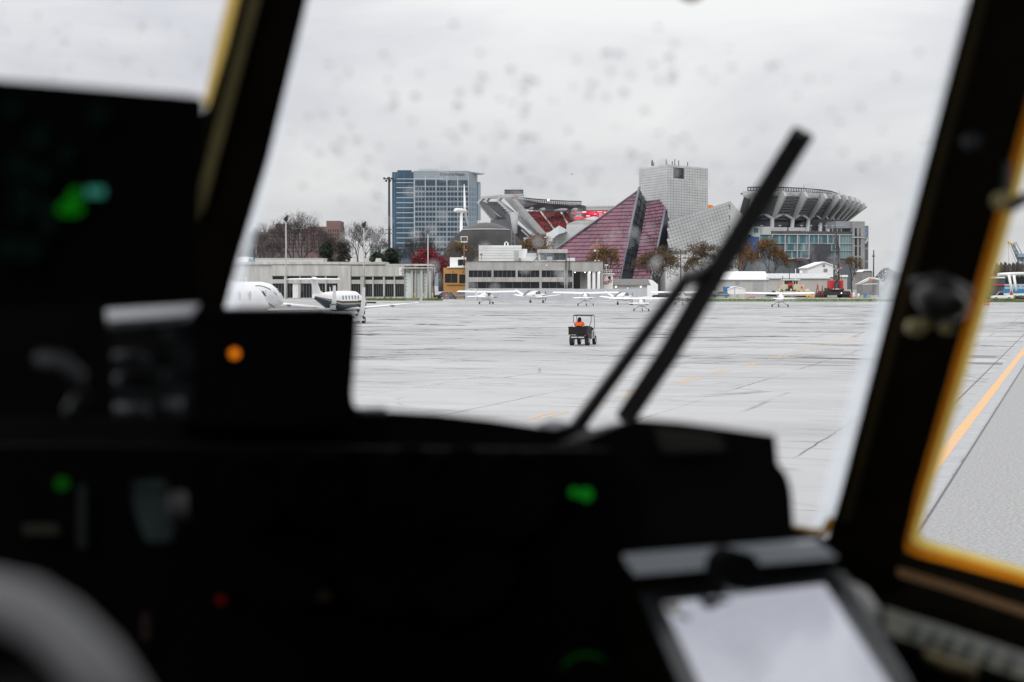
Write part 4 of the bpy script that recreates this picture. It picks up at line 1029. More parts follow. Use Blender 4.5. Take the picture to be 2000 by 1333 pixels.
def person_seated():
    t = thing("person", "driver in orange high visibility jacket and black hood seated in the cart", "person")
    # one continuous figure grown over a posed skeleton: pelvis, spine, head, arms to the wheel, legs to the pedals
    J = {"pel": (0, .08, .95, .17), "sp": (0, .03, 1.15, .17), "ch": (0, .02, 1.34, .175), "nk": (0, .03, 1.46, .075), "hd": (0, .06, 1.58, .10), "ht": (0, .06, 1.68, .085)}
    E = [("pel", "sp"), ("sp", "ch"), ("ch", "nk"), ("nk", "hd"), ("hd", "ht")]
    for s, n in ((-1, "l"), (1, "r")):
        J["s" + n] = (s * .19, .02, 1.38, .085); J["e" + n] = (s * .27, .16, 1.14, .060); J["w" + n] = (s * .17, .42, 1.20, .042); J["h" + n] = (s * .15, .50, 1.24, .045)
        J["k" + n] = (s * .13, .56, .96, .075); J["t" + n] = (s * .10, .16, .95, .095); J["a" + n] = (s * .13, .70, .58, .05); J["f" + n] = (s * .13, .86, .55, .045)
        E += [("ch", "s" + n), ("s" + n, "e" + n), ("e" + n, "w" + n), ("w" + n, "h" + n), ("pel", "t" + n), ("t" + n, "k" + n), ("k" + n, "a" + n), ("a" + n, "f" + n)]
    ks = list(J); me = bpy.data.meshes.new("body")
    me.from_pydata([J[k_][:3] for k_ in ks], [(ks.index(a), ks.index(b)) for a, b in E], [])
    o = bpy.data.objects.new("body", me); COL.objects.link(o); o.parent = t
    o.modifiers.new("skin", 'SKIN'); o.modifiers.new("sub", 'SUBSURF').levels = 2; o.modifiers["sub"].render_levels = 2
    for i, k_ in enumerate(ks):
        me.skin_vertices[0].data[i].radius = (J[k_][3], J[k_][3])
        me.skin_vertices[0].data[i].use_root = (k_ == "pel")
    me.materials.append(mat("dark_work_trousers", (0.03, 0.03, 0.035), .8, .2, 8))
    jk = mat("orange_hivis_jacket", (0.90, 0.13, 0.02), .7, .12, 9)
    mb = MB(); body(mb, [(0, .20, 0, .15), (.2, .235, 0, .17), (.38, .245, 0, .165), (.46, .17, 0, .12), (.5, .09, 0, .09)], 18, 2.4)
    mb.v = [Vector((v.x, .02 + v.z + .01, 1.0 + v.y)) for v in mb.v]; mb.build("jacket", jk, t)
    for s in (-1, 1):
        mb = MB(); mb.tube([(s * .18, .02, 1.41), (s * .25, .06, 1.30), (s * .285, .15, 1.13), (s * .24, .28, 1.16), (s * .17, .43, 1.20)], [.10, .095, .08, .068, .052], 12); mb.build("sleeve", jk, t)
        mb = MB(); mb.tube([(s * .262, .085, 1.235), (s * .275, .115, 1.185)], [.094, .088], 12); mb.build("reflective_band", M_WHITE, t)
        hm = mat("skin", (0.45, 0.27, 0.20), .6, .08, 10)
        mb = MB(); hx = s * .15
        mb.tube([(hx, .46, 1.22), (hx, .55, 1.24)], [.03, .036], 8)
        for q in range(4):
            mb.tube([(hx - .028 + q * .019, .54, 1.25), (hx - .028 + q * .019, .585, 1.262), (hx - .028 + q * .019, .59, 1.235 + .003 * q)], .009, 6)
        mb.tube([(hx - s * .03, .50, 1.24), (hx - s * .05, .55, 1.25)], .010, 6); mb.build("hand", hm, t)
    mb = MB()
    mb.tube([(0, .03, 1.42), (0, .02, 1.50), (0, .045, 1.60), (0, .05, 1.68), (0, .055, 1.73)], [.15, .135, .128, .115, .045], 16); mb.build("hood", mat("black_knit_hood", (0.012, 0.012, 0.013), .9, .2, 10), t)
    mb = MB(); mb.tube([(0, .15, 1.60), (0, .185, 1.585)], [.085, .06], 12); mb.tube([(0, .19, 1.60), (0, .215, 1.585)], [.016, .02], 8); mb.build("face", hm, t)
    return t
pr = person_seated()
off = Vector((-.27, .07, 0)); off.rotate(Euler((0, 0, -R(17))))
pr.scale = (.95, .95, 1.03)
pr.location = UV.location + off; pr.rotation_euler = (0, 0, -R(17))
# ================================================================ BUILDINGS
def window(F_, parent, x0, y0, x1, y1, w=-0.25, m=None, frames=0, fm=None):
    """A recessed pane with a thin frame and optional mullions, placed by photograph pixels on the facade."""
    mb = MB(); F_.pbox(mb, x0, y0, x1, y1, w - 0.06, w); o = mb.build("window", m or M_DARKGL, parent)
    if frames:
        mb = MB()
        for i in range(1, frames):
            x = x0 + (x1 - x0) * i / frames
            F_.pbox(mb, x - .22, y0, x + .22, y1, w, w + 0.05)
        mb.build("mullion", fm or M_FRAME, o)
    return o
def wall_grid(F_, parent, name, m, x0, x1, ytop, z0, holes, w0, w1):
    """A wall from u(x0) to u(x1) with rectangular openings left in it (photograph pixels)."""
    us = sorted({F_.uz(x, 540)[0] for x in [x0, x1] + [h[0] for h in holes] + [h[2] for h in holes]})
    zt = F_.uz((x0 + x1) / 2, ytop)[1]
    zs = sorted({z0, zt} | {F_.uz((h[0] + h[2]) / 2, h[1])[1] for h in holes} | {F_.uz((h[0] + h[2]) / 2, h[3])[1] for h in holes})
    H = [(F_.uz(h[0], 540)[0], F_.uz(h[2], 540)[0], F_.uz((h[0] + h[2]) / 2, h[3])[1], F_.uz((h[0] + h[2]) / 2, h[1])[1]) for h in holes]
    mb = MB()
    for a, b in zip(us, us[1:]):
        run = None
        for c, d in zip(zs, zs[1:]):
            um, zm = (a + b) / 2, (c + d) / 2
            solid = b - a > 1e-4 and d - c > 1e-4 and not any(h[0] < um < h[1] and h[2] < zm < h[3] for h in H)
            if solid:
                run = (run[0], d) if run else (c, d)
            if not solid and run:
                F_.box(mb, a, b, run[0], run[1], w0, w1); run = None
        if run:
            F_.box(mb, a, b, run[0], run[1], w0, w1)
    return mb.build(name, m, parent)

# ---------------- concrete terminal at the left
FT = Facade(440, 400, 845, 400)
TL = thing("terminal_building", "long low concrete terminal with tall dark windows behind the jets", "building", FT.p(60, 0))
holes = []
sec1 = [(532, 555), (561, 585), (587, 609), (613, 635), (638, 659)]
sec2 = [(686, 704), (713, 727), (730, 748), (752, 769), (772, 789)]
for a, b in sec1: holes += [(a, 540, b, 546), (a, 554, b, 582)]
for a, b in sec2: holes += [(a, 541, b, 547), (a, 555, b, 580)]
wall_grid(FT, TL, "wall", M_CONC, 440, 790, 517, 0, holes, -1.2, 0)
for i, (a, b) in enumerate(sec1):
    window(FT, TL, a, 540, b, 546, -.5)
    if i == 1:
        window(FT, TL, a, 554, 571, 582, -.5, frames=2); mb = MB(); FT.pbox(mb, 571.5, 554, 582, 583, -.45, -.35); mb.build("door", M_WHITE, TL)
        mb = MB(); FT.pbox(mb, 582, 554, 585, 583, -.55, -.3); mb.build("door_frame", M_CONC, TL)
    else:
        window(FT, TL, a, 554, b, 582, -.5, frames=4)
for a, b in sec2:
    window(FT, TL, a, 541, b, 547, -.5); window(FT, TL, a, 555, b, 580, -.5, frames=4)
# proud wall panels, parapet, beams
mb = MB(); FT.pbox(mb, 531, 518, 661, 539, 0.0, 0.35); mb.build("upper_panel", M_CONC, TL)
mb = MB(); FT.pbox(mb, 686, 520, 790, 540, 0.0, 0.35); mb.build("upper_panel", M_CONC, TL)
for a, b in zip(sec1, sec1[1:]):
    mb = MB(); FT.pbox(mb, a[1] + .3, 540, b[0] - .3, 583, 0.003, 0.45, z0=0); mb.build("pilaster", M_CONC, TL)
for a, b in zip(sec2, sec2[1:]):
    mb = MB(); FT.pbox(mb, a[1] + .3, 541, b[0] - .3, 583, 0.003, 0.45, z0=0); mb.build("pilaster", M_CONC, TL)
mb = MB(); FT.pbox(mb, 661.5, 519, 685.5, 583, 0.003, 0.8, z0=0); mb.build("pier", M_CONC, TL)
mb = MB(); FT.pbox(mb, 440, 512, 752, 517, -14, 0.6); mb.build("roof_slab", M_CONC, TL)
mb = MB(); FT.pbox(mb, 752, 516, 843, 519.5, -14, 0.2); FT.pbox(mb, 788, 522.5, 845, 525, -14, 1.6); mb.build("roof_beam", M_CONC, TL)
mb = MB(); FT.pbox(mb, 496, 505, 630, 512, -10, -1.5); FT.pbox(mb, 496, 504.4, 631, 505.4, -10.2, -1.3); mb.build("roof_penthouse", mat("pale_penthouse_panel", (0.52, 0.52, 0.51), .7, .08, .4), TL)
mb = MB(); FT.pbox(mb, 455, 502, 484, 513, -8, -1); mb.build("roof_unit", M_WHITE, TL)
mb = MB(); FT.pbox(mb, 485.5, 506, 495, 513, -4, -1.5); mb.build("roof_unit", mat("blue_roof_unit", (0.15, 0.30, 0.40), .5), TL)
for x in (689, 714, 738):
    mb = MB(); c_ = FT.p(FT.uz(x, 512)[0], FT.uz(x, 512)[1], -2); rr = M(7, 400)
    mb.loft([[c_ + Vector((math.copysign(1, a) * s_ * 1, b * s_, z)) for a, b in ((-1, -1), (1, -1), (1, 1), (-1, 1))] for s_, z in ((rr, 0), (rr, .18), (rr * .78, .25), (rr * .72, .72), (rr * .6, .86))], smooth=False); mb.build("roof_vent", M_CONC, TL)
# louvred bay at its right end
mb = MB(); FT.pbox(mb, 790, 525, 843, 583, -6, -0.4, z0=0); mb.build("bay_wall", M_CONC, TL)
mb = MB(); FT.pbox(mb, 792, 524.8, 843, 531, -0.4, 0.5); mb.build("bay_lintel", M_CONC, TL)
for a, b in ((803.5, 807), (811.5, 813), (821, 826), (836, 842.5)):
    mb = MB(); FT.pbox(mb, a, 525, b, 583, -0.4, 0.9, z0=0); mb.build("pier", M_CONC, TL)
M_LOUV = mat("pale_louvre_panel", (0.62, 0.66, 0.68), .5, .05, 1)
for a, b, dx in ((792.5, 803, 794), (808, 820, 811.8), (827, 835.5, 829.8)):
    mb = MB(); FT.pbox(mb, a, 531.3, b, 583, -0.4, -0.1, z0=0.05); lv = mb.build("louvre_panel", M_LOUV, TL)
    for y in (540, 546.5, 553, 560, 567):
        mb = MB(); u_, z_ = FT.uz(dx, y); mb.disc(FT.p(u_, z_, -.08), FT.n, .11, .06, 10); mb.build("porthole", M_BLACK, lv)
# hanging sign
mb = MB(); FT.pbox(mb, 779.8, 523.3, 785.5, 538.5, 0.35, 0.55); sg = mb.build("gate_sign", M_WHITE, TL)
mb = MB(); FT.pbox(mb, 783, 527, 784.6, 529, .55, .565); FT.pbox(mb, 782.2, 530, 784.6, 531, .55, .565); FT.pbox(mb, 782.8, 533.5, 784, 535, .55, .565); mb.build("sign_lettering", M_BLACK, sg)

# ---------------- second terminal with the white plant room
FB = Facade(908, 392, 1180, 392)
T2 = thing("office_building", "two storey grey concrete airport building with white rooftop plant room", "building", FB.p(16, 0))
up = [(915.5, 960), (964, 1007), (1011, 1053.5), (1058, 1102), (1109, 1117.5)]
lo = [(915, 1053.5), (1058, 1102), (1109, 1117.5)]
wall_grid(FB, T2, "wall", M_CONC2, 909, 1120, 511, 0, [(a, 528.5, b, 542) for a, b in up] + [(a, 551, b, 563.5) for a, b in lo], -1.0, 0)
for i, (a, b) in enumerate(up): window(FB, T2, a, 528.5, b, 542, -.45, frames=5 if b - a > 20 else 2)
for a, b in lo: window(FB, T2, a, 551, b, 563.5, -.45, frames=8 if b - a > 60 else 3)
mb = MB(); FB.pbox(mb, 909, 510.4, 1178, 512, -18, .12); mb.build("parapet_cap", mat("dark_stained_coping", (0.13, 0.125, 0.12), .9, .3, .7), T2)
mb = MB(); FB.pbox(mb, 1120, 512, 1177.5, 531, -6, .0); mb.build("porch_roof", M_CONC2, T2)
mb = MB(); FB.pbox(mb, 1120, 531, 1178, 583, -6, -4.2, z0=0); mb.build("porch_wall", M_CONC2, T2)
mb = MB(); FB.pbox(mb, 1119, 531.3, 1134, 583, -4.2, -4.0, z0=0); mb.build("porch_door", M_DARKGL, T2)
for a, b in ((1148, 1153.5), (1157.5, 1163), (1167, 1172.3), (1174.5, 1177.5)):
    mb = MB(); u0, u1 = FB.uz(a, 545)[0], FB.uz(b, 545)[0]; zt = FB.uz(a, 531)[1]
    FB.box(mb, u0, u1, 0, zt, -1.0, -.25)
    if b < 1174:
        for q in range(14): FB.box(mb, u0 - .09, u0, zt * q / 14, zt * (q + .5) / 14, -.8, -.4)
    mb.build("column", M_PANELW if b < 1174 else M_CONC2, T2)
M_LAMP = glow("lit_soffit_lamp", (1.0, 0.96, 0.88), 3.0)
for x in (1123, 1142.5, 1152, 1171):
    mb = MB(); u_, z_ = FB.uz(x, 532.5); c_ = FB.p(u_, z_, -.1); mb.tube([c_ + UP * .1, c_ - UP * .1], .13, 8); mb.build("soffit_lamp", M_LAMP, T2)
for x, y0, y1 in ((1105, 497, 565), (1111.5, 499, 563)):
    mb = MB(); FB.pbox(mb, x - .7, y0, x + .7, y1, .12, .35); mb.build("drain_pipe", M_BLACK, T2)
mb = MB(); FB.pbox(mb, 934.5, 479, 1019, 510.6, -15, -4); FB.pbox(mb, 1019, 486, 1030, 510.6, -15, -4.6); mb.build("plant_room", M_PANELW, T2)
mb = MB()
for y in (484, 489, 494, 499, 504): FB.pbox(mb, 934.8, y, 1018.6, y + .35, -4, -3.93)
mb.build("cladding_joint", M_FRAME, T2)
mb = MB(); FB.pbox(mb, 1004, 490, 1013.5, 509, -4, -3.9); mb.build("plant_door", mat("grey_door_paint", (.42, .42, .41), .6), T2)
mb = MB(); FB.pbox(mb, 1018, 501.5, 1050, 510.6, -9, -3); mb.build("roof_shed", M_PANELW, T2)
mb = MB(); FB.pbox(mb, 1028, 494, 1048, 501.5, -8, -4); mb.build("roof_unit", M_GALV, T2)
mb = MB(); FB.pbox(mb, 1052, 492, 1107, 510.6, -12, -3.2); cabn = mb.build("rooftop_cabin", M_PANELW, T2)
mb = MB(); FB.pbox(mb, 1050.5, 487, 1109.5, 494, -13, -2.2); mb.build("cabin_roof", M_CONC, cabn)
for a, b in ((1056, 1068), (1068.6, 1081), (1081.6, 1094), (1094.6, 1105)):
    mb = MB(); FB.pbox(mb, a, 495, b, 507.5, -3.2, -3.1); mb.build("cabin_window", mat("teal_cabin_glass", (.03, .06, .07), .08, .3, .5, spec=.9), cabn)
mb = MB(); FB.pbox(mb, 1109, 503.5, 1124, 510.6, -9, -3); mb.build("roof_shed", M_PANELW, T2)
mb = MB(); FB.pbox(mb, 1069, 501.5, 1079, 510.5, -2.6, -1.6); mb.build("roof_unit", M_STEEL, T2)
mb = MB(); FB.pbox(mb, 1013, 504, 1017.5, 510.5, -2.6, -1.6); mb.build("roof_unit", M_FRAME, T2)
mb = MB(); FB.pbox(mb, 984.5, 471, 987, 479, -6, -5.4); FB.pbox(mb, 990.5, 471, 993, 479, -6, -5.4); FB.pbox(mb, 984.5, 471, 993, 473, -6, -5.4); mb.build("roof_flue", M_WHITE, T2)
mb = MB(); u_, z_ = FB.uz(940, 511); c_ = FB.p(u_, z_, -1); seg(mb, c_, c_ + UP * 1.9, .08); mb.box(c_.x - .35, c_.x + .35, c_.y - .15, c_.y + .15, c_.z + 1.45, c_.z + 1.75); mb.build("roof_camera", mat("rusty_bracket", (.25, .15, .10), .8), T2)
mb = MB(); u_, z_ = FB.uz(1067.5, 519); mb.disc(FB.p(u_, z_, .12), FB.n, .18, .24, 10); mb.build("wall_lamp", M_WHITE, T2)
mb = MB(); seg(mb, FB.p(FB.uz(1042, 508)[0], FB.uz(1042, 511)[1], -1), FB.p(FB.uz(1052, 499)[0], FB.uz(1052, 499)[1], -1), .10); FB.pbox(mb, 1046, 503, 1051, 508, -1.4, -.8); mb.build("roof_floodlight", M_BLACK, T2)

# lattice radio mast behind it
def lattice_mast(name, label, base, h, w0, w1, m, cat="mast", n=14, r=.06):
    t = thing(name, label, cat, base)
    legs = [(-1, -1), (1, -1), (1, 1), (-1, 1)]
    for a, b in legs:
        mb = MB(); seg(mb, base + Vector((a * w0, b * w0, 0)), base + Vector((a * w1, b * w1, h)), r, 5); mb.build("mast_leg", m, t)
    mb = MB()
    for i in range(n):
        z0, z1 = h * i / n, h * (i + 1) / n
        wa, wb = w0 + (w1 - w0) * i / n, w0 + (w1 - w0) * (i + 1) / n
        for q in range(4):
            a, b = legs[q], legs[(q + 1) % 4]
            if i % 2: a, b = b, a
            seg(mb, base + Vector((a[0] * wa, a[1] * wa, z0)), base + Vector((b[0] * wb, b[1] * wb, z1)), r * .6, 4)
    mb.build("bracing", m, t)
    return t
M_MASTG = mat("dull_grey_mast_paint", (.16, .17, .18), .6, .1, 2)
bm_ = P(1002, 511, 400); bm_.z = 0
lattice_mast("radio_mast", "slim dark lattice radio mast rising beside the white plant room", bm_, P(1002, 448, 400).z, .75, .35, M_MASTG)

# steel blast fence in front of it, panel by panel
FW_ = Facade(908, 368, 1262, 372)
BF = thing("blast_fence", "long pale grey steel panel fence behind the parked light aircraft", "fence", FW_.p(20, 0))
x = 908.5; i = 0
while x < 1261:
    x2 = min(x + 14.6, 1262); mb = MB()
    FW_.box(mb, FW_.uz(x, 570)[0], FW_.uz(x2 - .35, 570)[0], 0.12, FW_.uz(x, 564.5)[1], -.12, 0.0 + (i % 2) * .02); mb.build("panel", M_GALV, BF); x = x2; i += 1
mb = MB(); FW_.box(mb, 0, FW_.len, 0, .12, -.2, .15); mb.build("base_kerb", M_CONC, BF)

# ---------------- orange building with a white upper deck
FO = Facade(862, 402, 912, 402)
OB = thing("orange_building", "small bright orange building between the red tree and the office building", "building", FO.p(3, 0))
wall_grid(FO, OB, "wall", M_ORANGE, 866, 909.5, 523.5, 0, [(869, 535, 893.5, 553), (897, 536.5, 909, 554)], -5, 0)
window(FO, OB, 869, 535, 893.5, 553, -.4, frames=2); window(FO, OB, 897, 536.5, 909, 554, -.4)
mb = MB(); FO.pbox(mb, 872, 555.5, 909, 557, 0, .3); mb.build("ledge", mat("brown_render", (.34, .19, .08), .8), OB)
mb = MB(); FO.pbox(mb, 878, 503, 909.5, 521.5, -6, -2); FO.pbox(mb, 873, 521.5, 909.5, 523.4, -6.2, .4); up_ = mb.build("upper_deck", M_WHITE, OB)
mb = MB(); FO.pbox(mb, 894, 507, 909, 519, -2, -1.9); mb.build("window", M_DARKGL, up_)
for x in (885, 904.5):
    mb = MB(); u_, z_ = FO.uz(x, 531.5); mb.disc(FO.p(u_, z_, .1), FO.n, .12, .2, 8); mb.build("wall_lamp", M_BLACK, OB)
M_MAST = mat("faded_orange_mast_paint", (.36, .20, .075), .7, .15, 1)
# orange signal masts
def signal_mast(name, label, px, ybase, ytop, D, arms):
    b = P(px, ybase, D); t = thing(name, label, "mast", b)
    h = P(px, ytop, D).z - b.z
    mb = MB(); mb.tube([b, b + UP * h * .72, b + UP * h], [M(1.0, D), M(.8, D), M(.3, D)], 8); mb.build("pole", M_MAST, t)
    for fz, hw_ in arms:
        mb = MB(); c_ = b + UP * h * fz; seg(mb, c_ - Vector((M(hw_, D), 0, 0)), c_ + Vector((M(hw_, D), 0, 0)), M(.35, D), 5); mb.box(c_.x - M(hw_, D) - .2, c_.x - M(hw_, D) + .2, c_.y - .2, c_.y + .2, c_.z - .1, c_.z + .3); mb.build("cross_arm", M_MAST if fz > .5 else M_WHITE, t)
    for s in (-1, 1):
        mb = MB(); c_ = b + UP * h * .06 + Vector((s * M(3.4, D), 0, 0)); mb.disc(c_, (0, 1, 0), M(1.5, D), .4, 10); mb.build("floodlight", M_WHITE, t)
    mb = MB(); c_ = b + UP * h * .64; mb.prism([c_, c_ + Vector((M(5, D), 0, -M(4, D))), c_ + Vector((M(6, D), 0, -M(1.5, D)))], (0, .05, 0)); mb.build("pennant", mat("pink_pennant", (.55, .18, .2), .8), t)
    return t
signal_mast("signal_mast", "orange signal mast standing on the flat porch roof before the purple glass pyramid", 1166, 512.5, 464, 396, [(.62, 9), (.68, 7), (.45, 4)])
b = P(907, 511, 420)
t = signal_mast("signal_mast", "orange mast with a white railed platform above the orange building", 906.5, 523, 466, 400, [(.35, 3)])
mb = MB(); c_ = P(906.5, 473, 400); mb.box(c_.x - .75, c_.x + .75, c_.y - .7, c_.y + .7, c_.z - .1, c_.z + .1)
for a in (-.7, .7):
    for b_ in (-.6, .6): seg(mb, c_ + Vector((a, b_, 0)), c_ + Vector((a * 1.1, b_, 1.2)), .05, 5)
mb.box(c_.x - .8, c_.x + .8, c_.y - .72, c_.y - .66, c_.z + 1.15, c_.z + 1.3); mb.build("platform", M_WHITE, t)
mb = MB(); seg(mb, P(887, 471, 400), P(905, 474, 400), .1, 5); mb.build("boom", M_MAST, t)

# ---------------- white pilot boat house right of the office building
FP = Facade(1177, 398, 1200, 398)
PB = thing("pilot_boat", "white boat superstructure with red lifebuoys beside the concrete porch", "boat", FP.p(1.2, 0))
mb = MB(); FP.pbox(mb, 1179, 536, 1197, 566, -3, 0); mb.build("deckhouse", M_WHITE, PB)
mb = MB(); FP.pbox(mb, 1178, 566, 1200, 584, -4, .6, z0=0); mb.build("hull", M_WHITE, PB)
mb = MB(); FP.pbox(mb, 1177.5, 534.4, 1200, 536.2, -3.4, .5); mb.build("deck_roof", M_WHITE, PB)
mb = MB(); FP.pbox(mb, 1188, 540, 1193, 545.5, 0, .06); mb.build("window", M_DARKGL, PB)
mb = MB()
for q in range(6): FP.pbox(mb, 1178 + q * 3.1, 527, 1178.5 + q * 3.1, 534.4, -.1, 0)
for y in (527, 530.5): FP.pbox(mb, 1178, y, 1196, y + .6, -.1, 0)
mb.build("railing", M_WHITE, PB)
mb = MB(); FP.pbox(mb, 1184.3, 518.5, 1185.3, 534.4, -1, -.8); FP.pbox(mb, 1181, 517, 1188.5, 519, -1.2, -.6); mb.build("radar_mast", M_WHITE, PB)
for x, y in ((1181, 553), (1186.5, 552), (1192, 549)):
    mb = MB(); u_, z_ = FP.uz(x, y); mb.tube([FP.p(u_ + .3 * math.cos(R(q)), z_ + .3 * math.sin(R(q)), .12) for q in range(0, 361, 30)], .09, 6); mb.build("lifebuoy", M_RED, PB)
mb = MB(); seg(mb, FP.p(*FP.uz(1178, 549), .25), FP.p(*FP.uz(1183.5, 536), .25), .07, 5); mb.build("ladder", M_YELLOW, PB)

# ---------------- low store with grey roof and blue round badge
FS = Facade(1196, 410, 1266, 410)
LS = thing("store_building", "low pale store with dark grey roof and round blue badge behind the fence", "building", FS.p(4, 0))
mb = MB(); FS.pbox(mb, 1197, 558, 1264, 584, -9, 0, z0=0); mb.build("wall", mat("beige_render", (.47, .455, .43), .8, .08, .5), LS)
mb = MB(); a_ = FS.p(FS.uz(1194, 558)[0], FS.uz(1194, 558)[1], .5); b_ = FS.p(FS.uz(1271, 558)[0], FS.uz(1271, 558)[1], .5)
mb.hexa([a_, b_, b_ - FS.n * 10, a_ - FS.n * 10, a_ + UP * .15 - FS.n * .1, b_ + UP * .15 - FS.n * .1, b_ - FS.n * 9 + UP * 1.6, a_ - FS.n * 9 + UP * 1.6]); mb.build("roof", M_BROWNROOF, LS)
mb = MB(); u_, z_ = FS.uz(1226, 563.5); mb.disc(FS.p(u_, z_, .05), FS.n, M(4, 410), .1, 20); bd = mb.build("badge", mat("blue_badge", (.12, .30, .48), .5), LS)
mb = MB(); mb.disc(FS.p(u_, z_, .1), FS.n, M(2.4, 410), .06, 16); mb.build("badge_centre", M_WHITE, bd)
for x in (1203, 1251.5):
    mb = MB(); u_, z_ = FS.uz(x, 560.5); mb.disc(FS.p(u_, z_, .1), FS.n, .16, .2, 8); mb.build("wall_lamp", M_LAMP, LS)
FS2 = Facade(1200, 440, 1300, 440)
SH = thing("white_shed", "white gabled shed right of the low store behind the wiper", "building", FS2.p(8, 0))
mb = MB(); FS2.poly(mb, [(1222, 546), (1262, 545), (1275, 548), (1285, 556), (1285, 584), (1222, 584)], -8, 0); mb.build("wall", M_WHITE, SH)
mb = MB(); FS2.pbox(mb, 1215, 544, 1226, 550, -8, .2); mb.build("roof_unit", M_BLACK, SH)

# ---------------- harbour sheds right of the wiper
FH = Facade(1385, 452, 1660, 452)
S1 = thing("metal_shed", "long grey metal shed with a bright white sloping roof", "building", FH.p(6, 0))
M_SHEDW = mat("pale_shed_cladding", (.44, .43, .415), .7, .06, .5, stretch=(3, 3, .2)); M_SHEDR = mat("white_metal_roof", (.76, .765, .77), .5, .05, .4)
def shed(t, x0, x1, ye, yr, zb, dep, wm, rm):
    mb = MB(); FH.pbox(mb, x0, ye, x1, 584, -dep, 0, z0=zb); mb.build("wall", wm, t)
    u0, u1 = FH.uz(x0, ye)[0] - .3, FH.uz(x1, ye)[0] + .3; ze = FH.uz(x0, ye)[1]; zr = FH.uz(x0, yr)[1] * 1.02
    mb = MB(); mb.loft([[FH.p(u0, ze, .5), FH.p(u0, ze + .25, .5), FH.p(u0, zr + .25, -dep / 2), FH.p(u0, zr, -dep / 2)], [FH.p(u1, ze, .5), FH.p(u1, ze + .25, .5), FH.p(u1, zr + .25, -dep / 2), FH.p(u1, zr, -dep / 2)]], smooth=False)
    mb.loft([[FH.p(u0, ze, -dep - .5), FH.p(u0, ze + .25, -dep - .5), FH.p(u0, zr + .25, -dep / 2), FH.p(u0, zr, -dep / 2)], [FH.p(u1, ze, -dep - .5), FH.p(u1, ze + .25, -dep - .5), FH.p(u1, zr + .25, -dep / 2), FH.p(u1, zr, -dep / 2)]], smooth=False)
    rf = mb.build("roof", rm, t)
    mb = MB(); u = u0
    while u < u1:
        mb.loft([[FH.p(u, ze + .25, .5), FH.p(u + .08, ze + .25, .5), FH.p(u + .08, ze + .31, .5), FH.p(u, ze + .31, .5)], [FH.p(u, zr + .25, -dep / 2), FH.p(u + .08, zr + .25, -dep / 2), FH.p(u + .08, zr + .31, -dep / 2), FH.p(u, zr + .31, -dep / 2)]], smooth=False); u += 1.2
    mb.build("roof_seam", rm, rf)
shed(S1, 1388, 1499, 547.5, 533, 0, 12, M_SHEDW, M_SHEDR)
mb = MB(); FH.pbox(mb, 1470, 551, 1492, 583, 0, .08, z0=0); dr = mb.build("roller_door", mat("grey_roller_door", (.40, .40, .41), .6, .05, 1), S1)
mb = MB()
for q in range(9): FH.pbox(mb, 1470.3, 552.5 + q * 2.6, 1491.7, 552.9 + q * 2.6, .08, .11)
mb.build("door_slat", M_FRAME, dr)
mb = MB(); FH.pbox(mb, 1436, 549, 1444, 557, 0, .06); mb.build("window", mat("pale_blue_window", (.28, .32, .36), .3), S1)
S2 = thing("metal_shed", "beige metal shed behind the tugboat and the crane, grey roof edge", "building", FH.p(24, 0))
M_SHEDB = mat("beige_shed_cladding", (.42, .40, .38), .75, .07, .5, stretch=(3, 3, .2))
shed(S2, 1499.5, 1619, 545, 537, 0, 11, M_SHEDB, mat("grey_metal_roof", (.50, .51, .51), .5, .06, .4))
mb = MB(); FH.pbox(mb, 1619.3, 541.5, 1656, 584, -12, -1, z0=0); mb.build("annex", M_SHEDB, S2)
mb = MB(); FH.pbox(mb, 1618, 537.5, 1657, 541.5, -12.5, -.5); mb.build("annex_roof", M_SHEDR, S2)
mb = MB(); u_, z_ = FH.uz(1571, 537); mb.tube([FH.p(u_, z_, -5), FH.p(u_, z_ + .8, -5), FH.p(u_, z_ + 1.1, -5)], [.35, .35, .05], 10); mb.build("roof_ventilator", M_WHITE, S2)
FG = Facade(1570, 480, 1645, 480)
GH = thing("gabled_house", "white gabled house end with two small grey louvres above the shed roof", "building", FG.p(5, 0))
mb = MB(); FG.poly(mb, [(1577.5, 523.5), (1609, 513), (1641, 524), (1641, 584), (1577.5, 584)], -14, 0); mb.build("wall", M_PANELW, GH)
mb = MB(); FG.poly(mb, [(1575.5, 523), (1609, 511.3), (1643, 523.6), (1643, 525), (1609, 513), (1575.5, 525)], -14.5, .6); mb.build("roof", M_SHEDR, GH)
mb = MB(); FG.pbox(mb, 1606.5, 517, 1611.5, 522, 0, .08); FG.pbox(mb, 1608.5, 525.5, 1616, 532, 0, .08); mb.build("louvre", M_FRAME, GH)

# low concrete wall, tent, container
FL = Facade(1380, 425, 1470, 425)
cw = MB(); FL.pbox(cw, 1396, 576, 1441, 583, -.6, 0, z0=0); FL.pbox(cw, 1441.5, 574.5, 1455, 583, -.8, .2, z0=0)
o = cw.build("retaining_wall", M_CONC, None, loc=FL.p(5, 0)); tag(o, "low stained concrete wall under the white tent", "wall")
TN = thing("white_tent", "small white peaked tent beside the blue container", "tent", FL.p(7, 0))
mb = MB(); FL.poly(mb, [(1422.5, 565), (1430, 561), (1437, 560), (1449, 562), (1457, 565), (1457, 575), (1422.5, 575)], -5, -1); mb.build("canopy", M_WHITE, TN)
mb = MB(); FL.pbox(mb, 1435.5, 561, 1436.3, 575, -1, -.92); mb.build("tent_pole", M_FRAME, TN)
mb = MB(); FL.poly(mb, [(1421.5, 565.2), (1430, 560.8), (1437, 559.6), (1449, 561.6), (1458, 565.2), (1457.5, 565.9), (1437, 561), (1422, 565.9)], -5.2, -.8); mb.build("canopy_edge", M_PANELW, TN)
